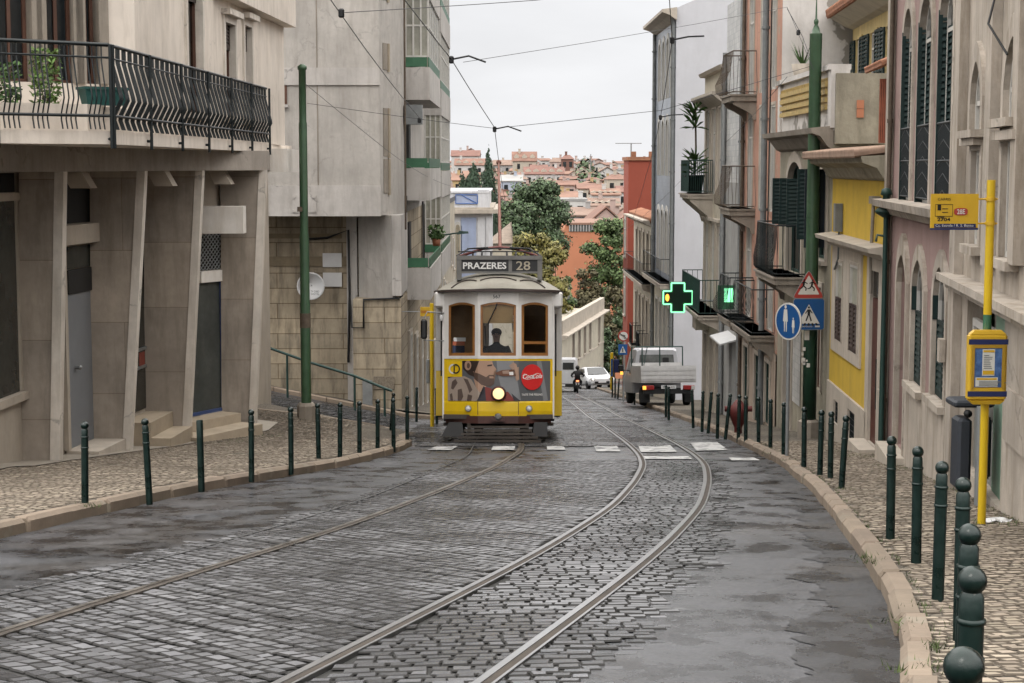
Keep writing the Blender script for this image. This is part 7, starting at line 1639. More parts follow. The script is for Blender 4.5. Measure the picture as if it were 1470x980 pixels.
# ================================================================== wires
mw = mat('wire', (.05, .05, .055), .5, .1)
def wire(pts, r, label, fit=()):
    P3 = [P(*p) if isinstance(p, tuple) and len(p) == 3 else Vector(p) for p in pts]
    dense = []
    for a, c in zip(P3, P3[1:]):
        L_ = (c-a).length; n = max(3, int(L_/3))
        for i in range(n): u = i/n; dense.append(a.lerp(c, u)-Vector((0, 0, .0018*L_*L_*u*(1-u)*.6)))
    dense.append(P3[-1]); r *= .62; t = thing('overhead_wire', P3[0], label, 'overhead wire'); b = MB(); b.tube(dense, r, 5); b.build('cable', mw, t)
    for (px, py, Y, kx) in fit:
        q = P(px, py, Y); b = MB(); b.bbox(q.x-.035, q.x+.035, q.y-.035, q.y+.035, q.z-.06, q.z+.05, .015)
        if kx: b.tube([q, q+Vector((kx*.25, 0, .05)), q+Vector((kx*.5, 0, -.04 if kx > 0 and px < 800 else .06))], .014, 5)
        b.build('insulator', M['black'], t)
    return t
wire([(520, -160, 15.5), (575, -8, 21), (648, 85, 25), (710, 183, 32), (716, 231, 40.2), (728, 300, 60), (745, 345, 95)], .011, 'contact wire running above the left track and down to the trolley pole', [(648, 85, 25, 1), (710, 185, 32, 1)])
wire([(400, -120, 15), (475, 0, 20), (605, 172, 34)], .010, 'wire slanting across the concrete block from the upper left to the span wire', [(490, 18, 20.8, 0)])
lp = (LP[0].x, LP[0].y)
zz1 = P(438, 148, pb.y); zz2 = P(438, 120, pb.y)
wire([tuple(zz1)+() if False else (441, 148, pb.y), (605, 171, 34), (710, 184, 32), (950, 158, 30.5), (1163, 95, Yr)], .008, 'span wire from the left green pole right across the street to the thick green pole', [(602, 172, 34, 0)])
wire([(438, 120, pb.y), (555, 215, 40), (652, 268, 62)], .009, 'lower stay wire from the left pole to the corner of the concrete block')
wire([(490, 18, 20.8), (770, 0, 24), (960, -25, 27)], .008, 'pull-off wire crossing the top of the street')
wire([(665, 89, 25.2), (1130, 10, 33), (1168, 100, Yr-.2)], .007, 'pale pull-off wire from the insulator up to the salmon house and pole')
wire([(957, -60, 23), (965, 57, 27), (948, 170, 38), (928, 250, 55), (905, 320, 80)], .011, 'contact wire above the right track with two insulators', [(965, 57, 27, 1), (948, 168, 38, 1)])
wire([(880, 340, 90), (1000, 235, 60), (1130, 110, 34)], .009, 'feeder cable sagging along the right facades')
wire([(1130, 12, 33.5), (1152, 52, 33.5), (1168, 96, Yr)], .01, 'short stay with white insulators between salmon house and thick green pole', [(1146, 46, 33.5, 0)])
# ================================================================== people
def skin_figure(name, parent, J, E, m, sub=2):
    me = bpy.data.meshes.new('tmp'); names = list(J); me.from_pydata([J[n][0] for n in names], [(names.index(a), names.index(c)) for a, c in E], [])
    o = bpy.data.objects.new('tmp', me); COL.objects.link(o); sk = o.modifiers.new('s', 'SKIN'); sk.use_smooth_shade = True
    for i, n in enumerate(names): r = J[n][1]; me.skin_vertices[0].data[i].radius = (r if not isinstance(r, tuple) else r[0], r if not isinstance(r, tuple) else r[1]); me.skin_vertices[0].data[i].use_root = (i == 0)
    sb_ = o.modifiers.new('b', 'SUBSURF'); sb_.levels = sub; bpy.context.view_layer.update()
    dg = bpy.context.evaluated_depsgraph_get(); m2 = bpy.data.meshes.new_from_object(o.evaluated_get(dg)); bpy.data.objects.remove(o)
    m2.name = name; m2.materials.clear()
    for q in (m if isinstance(m, list) else [m]): m2.materials.append(q)
    for p in m2.polygons: p.use_smooth = True
    n_ = bpy.data.objects.new(name, m2); COL.objects.link(n_); n_.parent = parent; return n_
mat('skin', (.34, .20, .14), .6, .05); mat('dark_cloth', (.022, .024, .03), .8, .2, 6); mat('black_cloth', (.014, .014, .016), .8, .2, 6); mat('hair_dark', (.02, .014, .01), .7, .2, 20)
# driver, seated behind the centre window; front of the tram faces -y
PD = thing('person', (0, 0, 0), 'tram driver in dark jacket seated behind the centre windscreen', 'person', local=True)
PD.matrix_world = Matrix.LocRotScale(TR.location, TR.rotation_euler, TR.scale)@T(-.04, .72, .50)
J = {'pelvis': ((0, .12, .72), .15), 'belly': ((0, .1, .9), (.16, .12)), 'chest': ((0, .08, 1.12), (.19, .12)), 'neck0': ((0, .06, 1.29), .07), 'neck': ((0, .05, 1.36), .055), 'head': ((0, .03, 1.46), .085), 'crown': ((0, .03, 1.55), .07),
     'ls': ((.20, .06, 1.22), .07), 'le': ((.27, -.08, .98), .055), 'lh': ((.16, -.26, 1.0), .04), 'rs': ((-.20, .06, 1.22), .07), 're': ((-.27, -.08, .98), .055), 'rh': ((-.14, -.26, 1.0), .04),
     'lk': ((.14, -.28, .66), .075), 'la': ((.14, -.26, .2), .05), 'rk': ((-.14, -.28, .66), .075), 'ra': ((-.14, -.26, .2), .05), 'lf': ((.14, -.38, .13), .045), 'rf': ((-.14, -.38, .13), .045)}
E = [('pelvis', 'belly'), ('belly', 'chest'), ('chest', 'neck0'), ('neck0', 'neck'), ('neck', 'head'), ('head', 'crown'), ('chest', 'ls'), ('ls', 'le'), ('le', 'lh'), ('chest', 'rs'), ('rs', 're'), ('re', 'rh'), ('pelvis', 'lk'), ('lk', 'la'), ('la', 'lf'), ('pelvis', 'rk'), ('rk', 'ra'), ('ra', 'rf')]
def colour_by(o, fn, mats):
    o.data.materials.clear()
    for q in mats: o.data.materials.append(q)
    for p in o.data.polygons: p.material_index = fn(p.center)
def face_parts(b, c, r, y=-1):
    cx, cy, cz = c; b.cur = 0
    for s in (-1, 1): b.sphere((cx+s*r*.38, cy+y*r*.86, cz+r*.1), r*.12, 6, 4)
    b.cur = 1; b.loft([[(cx-r*.1, cy+y*r*.9, cz+r*.1), (cx+r*.1, cy+y*r*.9, cz+r*.1), (cx, cy+y*r*1.0, cz+r*.1)], [(cx-r*.18, cy+y*r*.88, cz-r*.25), (cx+r*.18, cy+y*r*.88, cz-r*.25), (cx, cy+y*r*1.2, cz-r*.22)]])
    for s in (-1, 1): b.sphere((cx+s*r*1.0, cy, cz), r*.22, 6, 4, (.4, 1, 1.3))
    b.cur = 0; b.box(cx-r*.3, cx+r*.3, cy+y*r*.93-.004, cy+y*r*.93+.004, cz-r*.52, cz-r*.45)
o = skin_figure('body', PD, J, E, M['dark_cloth']); colour_by(o, lambda c: 1 if (c.z > 1.33 or (c.y < -.22 and .9 < c.z < 1.1)) else 0, [M['dark_cloth'], M['skin']])
b = MB(); face_parts(b, (0, .03, 1.47), .085); b.build('face_details', [M['black'], M['skin']], PD)
b = MB(); b.sphere((0, .055, 1.515), .098, 12, 8, (1, 1, .85)); b.build('hair', M['hair_dark'], PD)
def fingers(b, wrist, d, side, s=1):
    w = Vector(wrist); d = Vector(d).normalized(); up = Vector((0, 0, 1)); sd_ = d.cross(up).normalized()
    b.hexa([w-sd_*.035-up*.014, w+sd_*.035-up*.014, w+sd_*.04-up*.012+d*.08, w-sd_*.04-up*.012+d*.08, w-sd_*.035+up*.014, w+sd_*.035+up*.014, w+sd_*.04+up*.012+d*.08, w-sd_*.04+up*.012+d*.08])
    for k_, l in enumerate((.062, .074, .07, .055)):
        p = w+d*.075+sd_*(-.03+.02*k_); b.tube([p, p+d*l*.5+up*.004, p+d*l*.75-up*.02, p+d*l*.7-up*.045], [.0095, .009, .0085, .007], 6)
    p = w+sd_*side*.035+d*.02; b.tube([p, p+sd_*side*.02+d*.025-up*.01, p+sd_*side*.01+d*.05-up*.03], [.011, .01, .008], 6)
b = MB(); fingers(b, (.155, -.27, 1.0), (-.1, -1, 0), 1); fingers(b, (-.135, -.27, 1.0), (.1, -1, 0), -1); b.build('hands', M['skin'], PD)
# ================================================================== motorbike and rider (seen from behind, riding away)
gm = G(829, 564); MK = thing('motorbike', (gm.x, gm.y, H(gm.x, gm.y)), 'small dark motorbike with lit red tail lamp riding away down the street', 'motorbike', local=True, rot=(-math.atan(SL), 0, R(-2))); MK.scale = (.87,)*3
b = MB()
for y in (-.62, .66):
    ringp = []
    prof = [(.27, -.045), (.31, -.05), (.335, 0), (.31, .05), (.27, .045)]
    bb = MB(); bb.lathe(prof, (0, y, .33), 20, axis='x'); w_ = bb.build('tyre', M['rubber'], MK)
    bb = MB(); bb.lathe([(.03, -.05), (.05, -.04), (.05, .04), (.03, .05)], (0, y, .33), 10, axis='x')
    for kk in range(8): a = kk*math.pi/4; bb.cyl((0, y, .33), (0, y+.27*math.cos(a), .33+.27*math.sin(a)), .008, n=4)
    bb.build('wheel_hub', M['galv'], MK)
b = MB(); b.loft([[(-.1, -.6, .72), (.1, -.6, .72), (.1, -.6, .78), (-.1, -.6, .78)], [(-.14, -.1, .70), (.14, -.1, .70), (.14, -.1, .82), (-.14, -.1, .82)], [(-.13, .3, .7), (.13, .3, .7), (.12, .3, .95), (-.12, .3, .95)], [(-.05, .5, .8), (.05, .5, .8), (.05, .5, .95), (-.05, .5, .95)]]); b.bbox(-.16, .16, -.15, .3, .28, .66, .05); b.tube([(0, .42, .95), (0, .66, .33)], .04, 6); b.tube([(.12, -.62, .33), (.13, -.1, .4)], .035, 6); b.build('frame', M['black'], MK)
b = MB(); b.tube([(-.36, .3, 1.0), (-.2, .38, 1.05), (.2, .38, 1.05), (.36, .3, 1.0)], .016, 6); 
for s in (-1, 1): b.cyl((s*.25, .4, 1.05), (s*.33, .38, 1.22), .01, n=5); b.sphere((s*.35, .38, 1.25), .055, 8, 5, (1, .3, .7))
b.build('handlebar', M['black'], MK)
emit('tail_red', (1, .22, .08), 3.0); b = MB(); b.bbox(-.09, .09, -.68, -.62, .72, .82, .02); b.build('tail_lamp', M['tail_red'], MK)
b = MB(); b.box(-.1, .1, -.7, -.69, .52, .66); b.build('number_plate', M['plastic_white'], MK)
b = MB(); b.tube([(.17, .1, .35), (.2, -.3, .38), (.2, -.6, .45)], [.03, .045, .05], 8); b.build('exhaust', M['galv'], MK)
PR = thing('person', (gm.x, gm.y, H(gm.x, gm.y)), 'rider in black jacket and helmet seen from behind on the motorbike', 'person', local=True, rot=(-math.atan(SL), 0, R(-2))); PR.scale = (.87,)*3
J = {'pelvis': ((0, -.15, .86), .16), 'belly': ((0, -.1, 1.02), (.15, .12)), 'chest': ((0, -.02, 1.25), (.2, .13)), 'neck0': ((0, .03, 1.42), .07), 'neck': ((0, .05, 1.48), .06), 'head': ((0, .06, 1.58), .09),
     'ls': ((.21, 0, 1.34), .08), 'le': ((.40, .1, 1.12), .06), 'lh': ((.34, .32, 1.04), .045), 'rs': ((-.21, 0, 1.34), .08), 're': ((-.40, .1, 1.12), .06), 'rh': ((-.34, .32, 1.04), .045),
     'lk': ((.24, .25, .72), .085), 'la': ((.21, .0, .34), .055), 'lf': ((.2, .14, .27), .045), 'rk': ((-.24, .25, .72), .085), 'ra': ((-.21, .0, .34), .055), 'rf': ((-.2, .14, .27), .045)}
skin_figure('body', PR, J, E[:5]+E[6:], M['black_cloth'])
b = MB(); b.sphere((0, .07, 1.62), .14, 14, 10, (.95, 1.1, 1.05)); b.build('helmet', M['black'], PR)
b = MB(); fingers(b, (.33, .3, 1.04), (0, 1, 0), -1); fingers(b, (-.33, .3, 1.04), (0, 1, 0), 1); b.build('gloves', M['black'], PR)
# ================================================================== vehicles
glassmat('car_glass', (.35, .38, .4), .1)
mat('car_white', (.66, .67, .68), .25, .03, 2, coat=.5); mat('van_white', (.62, .63, .65), .35, .04, 2, .1, (.4, .39, .37), coat=.2); mat('silver_paint', (.52, .52, .54), .35, .06, 3, .15, (.25, .24, .22), metal=.3); mat('alu', (.66, .65, .64), .45, .08, 5, .2, (.3, .28, .26), metal=.3)
emit('brake_red', (1, .08, .04), .9); emit('amber_on', (1, .42, .06), 1.6); emit('drl', (1, .98, .9), 2.5)
mat('lamp_red', (.30, .02, .02), .3, .1); mat('lamp_clear', (.5, .5, .48), .2, .1)
def wheel(root, x, y, r, w_, rim='galv'):
    b = MB(); b.lathe([(r*.62, -w_/2), (r*.9, -w_/2), (r, -w_*.32), (r, w_*.32), (r*.9, w_/2), (r*.62, w_/2)], (x, y, r), 22, axis='x'); o = b.build('wheel', M['rubber'], root)
    b = MB(); b.lathe([(.02, -w_*.42), (r*.2, -w_*.42), (r*.3, -w_*.3), (r*.6, -w_*.36), (r*.62, 0), (r*.6, w_*.36), (r*.3, w_*.3), (.02, w_*.42)], (x, y, r), 18, axis='x'); b.build('rim', M[rim], o)
# silver tipper pickup, rear towards the camera, parked on the right pavement
gt = G(960, 584, .06); TK = thing('pickup_truck', (gt.x-.0, gt.y, H(gt.x, gt.y)+.1), 'silver flatbed pickup truck parked on the pavement with its lights on, seen from behind', 'truck', local=True, rot=(-math.atan(SL), 0, R(4)))
kT = gt.y/FPX; W_ = .98
def zk(py): return (584-py)*kT
zb0, zb1 = zk(548), zk(526)
b = MB(); b.box(-.45, .45, .1, 5.0, .45, .62); b.box(-W_+.1, W_-.1, 0, .08, .42, .56); b.build('chassis', M['black'], TK)
b = MB(); b.box(-W_, W_, .0, 2.6, zb0-.06, zb0); b.box(-W_, -W_+.03, 0, 2.6, zb0, zb1); b.box(W_-.03, W_, 0, 2.6, zb0, zb1); b.box(-W_, W_, 2.57, 2.6, zb0, zb1+.12); b.build('cargo_bed', M['alu'], TK)
b = MB(); b.box(-W_+.0, W_-.0, -.035, -.002, zb0, zb1)
for k_ in range(3): z = zb0+.06+k_*(zb1-zb0-.08)/3; b.box(-W_+.02, W_-.02, -.055, -.035, z, z+(zb1-zb0)/3-.07)
b.build('tailgate', M['alu'], TK)
b = MB()
for x in (-W_+.04, -.55, .1, W_-.04): b.cyl((x, 2.55, zb1), (x, 2.55, zk(497)), .022, n=6)
b.cyl((-W_+.04, 2.55, zk(497)), (W_-.04, 2.55, zk(497)), .022, n=6); b.cyl((-.5, 2.5, zb1+.02), (-.35, 2.6, zk(497)), .015, n=5); b.build('ladder_rack', M['wood_green'], TK)
# cab
zc0, zc1 = .42, zk(498)
ringsc = []
for y, x, zt_, zs in ((2.68, .86, zc1-.1, 0), (2.74, .90, zc1-.02, 0), (3.5, .92, zc1, 0), (4.1, .92, zc1-.06, 0), (4.75, .90, 1.15, 0), (5.15, .86, .95, 0), (5.2, .8, .8, 0)):
    zs = min(1.1, zt_-.02); xt = x-.13*(zt_-zs)/.8; ringsc.append([(-x, y, zc0), (x, y, zc0), (x+.02, y, .8), (x, y, zs), (xt, y, zt_-.06), (xt-.1, y, zt_), (-xt+.1, y, zt_), (-xt, y, zt_-.06), (-x, y, zs), (-x-.02, y, .8)])
b = MB(); b.loft(ringsc, False); b.build('cab', M['silver_paint'], TK)
b = MB(); z0, z1 = zk(530)+.02, zk(509); xw = .66; b.loft([[(-xw, 2.655, z0), (xw, 2.655, z0), (xw-.04, 2.66, z1), (-xw+.04, 2.66, z1)], [(-xw, 2.70, z0), (xw, 2.70, z0), (xw-.04, 2.70, z1), (-xw+.04, 2.70, z1)]]); b.build('rear_window', M['pane_pale'], TK)
b = MB(); b.bbox(.22, .45, 2.63, 2.652, z0+.05, z0+.38, .01); b.build('headrest', M['black'], TK)
for s in (-1, 1):
    b = MB(); b.hexa([(s*.915, 3.0, 1.12), (s*.915, 4.2, 1.12), (s*.89, 4.2, 1.12), (s*.89, 3.0, 1.12), (s*.83, 3.0, 1.68), (s*.83, 3.85, 1.68), (s*.80, 3.85, 1.68), (s*.80, 3.0, 1.68)]); b.build('side_window', M['pane'], TK)
    b = MB(); b.bbox(s*1.12-.1, s*1.12+.1, 4.1, 4.2, 1.15, 1.45, .03); b.cyl((s*.9, 4.15, 1.25), (s*1.05, 4.15, 1.25), .02, n=5); mm = b.build('mirror', M['black'], TK)
    if s < 0: b = MB(); b.bbox(-1.16, -1.05, 4.06, 4.098, 1.08, 1.2, .01); b.build('indicator', M['amber_on'], mm)
    xa_ = s*.72; b = MB(); b.bbox(xa_-.21, xa_+.21, -.05, .02, .56, .72, .02); hl = b.build('tail_lamp', M['lamp_red'], TK)
    b = MB(); b.box(*sorted((xa_+s*.20, xa_+s*.08)), -.06, -.052, .575, .705); b.build('lens', M['amber_on'] if s < 0 else M['lamp_clear'], hl)
    for y in (.85, 4.2): wheel(TK, s*.78, y, .33, .22)
    b = MB(); b.box(*sorted((s*.62, s*.94)), .3, .33, .12, .5); b.build('mudflap', M['rubber'], TK)
b = MB(); b.box(-.26, .26, -.03, -.0, .60, .72); pl_ = b.build('number_plate', M['plastic_white'], TK); b = MB(); b.text('30-61-XG', T(0, -.034, .66)@UP, .1, .001, width=.42); b.build('plate_text', M['black'], pl_)
# cars
def car(root, L_, W2, Hh, paint, front=True, van=False):
    hw = W2/2
    if van: prof = [(0, .35, Hh*.93), (.06, .3, Hh), (L_*.6, .3, Hh), (L_*.72, .3, Hh*.96), (L_*.85, .3, Hh*.62), (L_*.98, .3, Hh*.5), (L_, .4, Hh*.4)]
    else: prof = [(0, .42, Hh*.45), (.06, .28, Hh*.52), (L_*.24, .25, Hh*.64), (L_*.42, .25, Hh*.97), (L_*.62, .25, Hh), (L_*.86, .25, Hh*.88), (L_*.97, .28, Hh*.62), (L_, .42, Hh*.5)]
    rings = []
    for y, zb, zt_ in prof:
        belt = Hh*(.6 if not van else .55); zs = min(belt, zt_-.03); tp = hw*(1-.22*max(0, (zt_-zs)/(Hh*.4))) if not van else hw*(1-.08*max(0, (zt_-zs)/Hh)); e = hw*(.9 if (y < .05 or y > L_-.05) else 1)
        rings.append([(-e*.95, y, zb), (e*.95, y, zb), (e, y, zb+.15), (e, y, zs), (min(tp, e), y, zt_-.05), (min(tp, e)-.1, y, zt_), (-min(tp, e)+.1, y, zt_), (-min(tp, e), y, zt_-.05), (-e, y, zs), (-e, y, zb+.15)])
    b = MB(); b.loft(rings, True); b.build('body', M[paint], root)
    for s in (-1, 1):
        for y in (L_*.18, L_*.80): wheel(root, s*(hw-.1), y, .30, .2)
gc = G(863, 558); CA = thing('parked_car', (gc.x, gc.y-1.5, H(gc.x, gc.y-1.5)), 'white hatchback with lit headlamps facing the camera at the end of the street', 'car', local=True, rot=(-math.atan(SL), 0, R(14)))
car(CA, 3.9, 1.68, 1.45, 'car_white')
b = MB(); b.add([(-.68, .95, .95), (.68, .95, .95), (.56, 1.60, 1.38), (-.56, 1.60, 1.38)], [(0, 1, 2, 3)]); b.v = [v+Vector((0, -.03, .03)) for v in b.v]; b.build('windscreen', M['pane'], CA)
for s in (-1, 1):
    b = MB(); b.bbox(s*.62-.15, s*.62+.15, -.03, .1, .58, .74, .03); hl = b.build('headlight', M['lamp_clear'], CA); b = MB(); b.sphere((s*.62, -.04, .66), .06, 8, 5); b.build('lamp', M['drl'], hl)
    b = MB(); b.hexa([(s*.845, 1.1, .92), (s*.845, 3.1, .95), (s*.80, 3.1, .95), (s*.80, 1.1, .92), (s*.72, 1.7, 1.32), (s*.72, 2.9, 1.32), (s*.66, 2.9, 1.32), (s*.66, 1.7, 1.32)]); b.build('side_window', M['pane'], CA)
    b = MB(); b.bbox(s*.93-.08, s*.93+.08, 1.0, 1.1, .95, 1.08, .03); b.build('mirror', M['car_white'], CA)
b = MB(); b.bbox(-.5, .5, -.03, .02, .36, .52, .03); b.build('grille', M['black'], CA); b = MB(); b.box(-.26, .26, -.05, -.035, .42, .52); b.build('number_plate', M['plastic_white'], CA)
gv = G(805, 563); VA = thing('van', (gv.x, gv.y+.5, H(gv.x, gv.y+.5)), 'white delivery van seen from behind, just right of the tram', 'van', local=True, rot=(-math.atan(SL), 0, R(-3)))
car(VA, 5.0, 1.9, 2.0, 'van_white', van=True)
b = MB(); b.box(-.012, .012, -.012, -.002, .5, 1.8); b.build('door_gap', M['black'], VA)
for s in (-1, 1): b = MB(); b.bbox(s*.86-.06, s*.86+.06, -.03, .02, .75, 1.15, .02); b.build('tail_lamp', M['lamp_red'], VA)
for s in (-1, 1): b = MB(); b.bbox(*sorted((s*.12, s*.75)), -.02, -.004, 1.3, 1.7, .02); b.build('rear_window', M['pane'], VA)
b = MB(); b.bbox(-.9, .9, -.08, .0, .3, .5, .03); b.build('bumper', M['black'], VA); b = MB(); b.box(-.26, .26, -.095, -.085, .34, .46); b.build('number_plate', M['plastic_white'], VA)
# ================================================================== trees
mat('leaf_dark', (.085, .130, .058), .6, .35, .5, island=.6); mat('leaf_mid', (.10, .15, .05), .6, .35, .5, island=.6); mat('leaf_olive', (.12, .135, .045), .6, .35, .4, island=.4, col2=(.24, .20, .05)); mat('leaf_brown', (.11, .095, .045), .7, .35, .5, island=.4); mat('leaf_cypress', (.045, .08, .045), .6, .3, .5, island=.4)
mat('bark', (.09, .07, .05), .9, .3, 4)
def tree(name, px, pyt, pyb, Y, wpx, mt, label, n=7000, lobes=14, leaf=.3, seed=1, shape='round', group=None, pts=None):
    rg = random.Random(seed); x = X(px, Y, (pyt+pyb)/2); zt = Z(pyt, Y); zg = terr(x, Y)-.3; hw = wpx/2*Y/FPX; zb = min(zt-2, Z(pyb, Y)); zb = max(zb, zg+1.2)
    o = thing(name, (x, Y, zg), label, 'tree', group)
    L_ = []
    if shape == 'cypress':
        Hh = zt-zb
        for i in range(26): f = i/25; L_.append((Vector((x+rg.uniform(-.15, .15), Y+rg.uniform(-.15, .15), zb+Hh*f)), hw*(.25+.8*math.sin(math.pi*min(1, (1-f)*.62+.02))*1.0)*(1-f**6*.85), .9))
    else:
        cz = (zt+zb)/2; hh = (zt-zb)/2
        L_.append((Vector((x, Y, cz)), min(hw, hh)*.62, .9)); 
        for i in range(int(lobes*2.4)):
            a = 2.4*i; ph = rg.uniform(-1, 1); rr = hw*rg.uniform(.35, .85)*math.sqrt(max(.05, 1-ph*ph*.85)); r_ = rg.uniform(.16, .36)*min(hw, hh*1.1); L_.append((Vector((x+rr*math.cos(a), Y+rr*.8*math.sin(a), cz+ph*(hh-r_*.8))), r_, .8))
    tot = sum(r*r for _, r, _ in L_); b = MB(); vs = []; fs = []
    for c, r, sq in L_:
        k = int(n*r*r/tot)
        for _ in range(k):
            d = Vector((rg.gauss(0, 1), rg.gauss(0, 1), rg.gauss(0, 1))).normalized(); cy_ = shape == 'cypress'; rad = r*(rg.random()**.4)*(1+(.12 if cy_ else .5)*mnoise.noise(d*2.3+c))*(1.0 if rg.random() < .8 or cy_ else rg.uniform(1, 1.35)); q = c+Vector((d.x*rad, d.y*rad, d.z*rad*sq))
            nn = (d+Vector((rg.uniform(-.8, .8), rg.uniform(-.8, .8), rg.uniform(-.4, 1.0)))).normalized(); u = nn.orthogonal().normalized(); u.rotate(Matrix.Rotation(rg.uniform(0, 6.28), 3, nn)); v = nn.cross(u); s = leaf*rg.uniform(.6, 1.3)
            if shape == 'cypress': v = Vector((rg.uniform(-.2, .2), rg.uniform(-.2, .2), 1)); u = v.cross(Vector((d.x, d.y, 0))).normalized()*.5
            i0 = len(vs); vs += [q-u*s*.5, q+v*s*.35, q+u*s*.5, q-v*s*.35]; fs.append((i0, i0+1, i0+2, i0+3))
    b.add(vs, fs); b.build('crown', M[mt], o)
    b = MB(); b.tube([(x, Y, zg-.3), (x+.1, Y, zg+(zb-zg)*.6), (x, Y, zb+(zt-zb)*.25), (x, Y, zb+(zt-zb)*(.9 if shape == 'cypress' else .55))], [max(.18, hw*.07), max(.15, hw*.055), max(.12, hw*.04), .05], 8)
    for c, r, sq in L_[1:7]:
        if shape != 'cypress': b.tube([(x, Y, zb+(zt-zb)*.12), ((x+c.x)/2, (Y+c.y)/2, (zb+c.z)/2+.4), tuple(c)], [hw*.03, hw*.02, .03], 5)
    b.build('trunk', M['bark'], o); return o
G1 = 'trees in the valley beyond the street'
tree('cypress_tree', 679, 232, 300, 138, 27, 'leaf_cypress', 'shorter dark cypress above the villa roof, left of the tall one', 6000, seed=2, shape='cypress', leaf=.3, group=G1)
tree('cypress_tree', 701, 208, 390, 142, 38, 'leaf_cypress', 'tallest cypress, rising behind the villa beside the trolley pole', 14000, seed=3, shape='cypress', leaf=.3, group=G1)
tree('cypress_tree', 664, 246, 300, 139, 20, 'leaf_cypress', 'slimmest cypress, at the edge of the concrete balconies', 1500, seed=4, shape='cypress', leaf=.3, group=G1)
for a in [(768, 255, 390, 178, 110, 'leaf_dark', 'great rounded dark green tree in the middle of the view', 24000, 22, .32, 5), (735, 290, 400, 170, 66, 'leaf_dark', 'dark green tree filling the gap behind the trolley pole', 9000, 12, .32, 6), (790, 262, 330, 182, 50, 'leaf_dark', 'dark round treetop on the right shoulder of the great tree', 6000, 10, .32, 16),
          (768, 318, 450, 150, 96, 'leaf_olive', 'yellowish olive tree just above the tram roof', 11000, 18, .3, 7), (797, 352, 470, 145, 58, 'leaf_olive', 'green tree touching the right side of the tram roof', 6500, 14, .34, 8), (812, 395, 470, 152, 40, 'leaf_mid', 'low green tree behind the roof of the long cream building', 3000, 10, .34, 9),
          (874, 312, 460, 172, 84, 'leaf_mid', 'fresh green tree in front of the orange wall, beside the red building', 14000, 22, .3, 10), (845, 385, 480, 166, 62, 'leaf_brown', 'brownish tree above the grey roof at the street end', 6500, 14, .32, 11), (880, 410, 545, 158, 50, 'leaf_brown', 'brown and green tree low between the cream building and the right facades', 8000, 16, .32, 12), (895, 440, 560, 150, 34, 'leaf_dark', 'dark tree at the very end of the right pavement', 5000, 12, .3, 13), (868, 470, 550, 156, 40, 'leaf_dark', 'shady tree behind the far right corner of the cream building', 5000, 12, .3, 14)]:
    tree('broadleaf_tree', *a[:6], a[6], n=a[7], lobes=a[8], leaf=a[9], seed=a[10], group=G1)
# ================================================================== far town
mat('town_white', (.60, .58, .56), .85, .08, .1, .15); mat('town_cream', (.52, .46, .38), .85, .08, .1, .15); mat('town_pink', (.50, .38, .34), .85, .08, .1, .15); mat('town_grey', (.40, .38, .37), .85, .08, .1, .15); mat('town_ochre', (.52, .38, .20), .85, .08, .1, .15); mat('town_blue', (.42, .46, .54), .85, .08, .1, .1)
mat('roof_a', (.25, .135, .10), .85, .25, .4, .2); mat('roof_b', (.23, .115, .09), .85, .25, .4, .3); mat('roof_c', (.27, .18, .14), .85, .25, .4, .3); mat('roof_d', (.28, .16, .115), .85, .2, .4, .1); mat('roof_flat', (.36, .35, .34), .85, .15, .3)
WALLN = {'town_white': 'white', 'town_cream': 'cream', 'town_pink': 'pink', 'town_grey': 'grey', 'town_ochre': 'ochre', 'town_blue': 'pale blue'}; ROOFN = {'roof_a': 'terracotta', 'roof_b': 'brick red', 'roof_c': 'weathered brown', 'roof_d': 'bright orange', 'roof_flat': 'flat grey'}
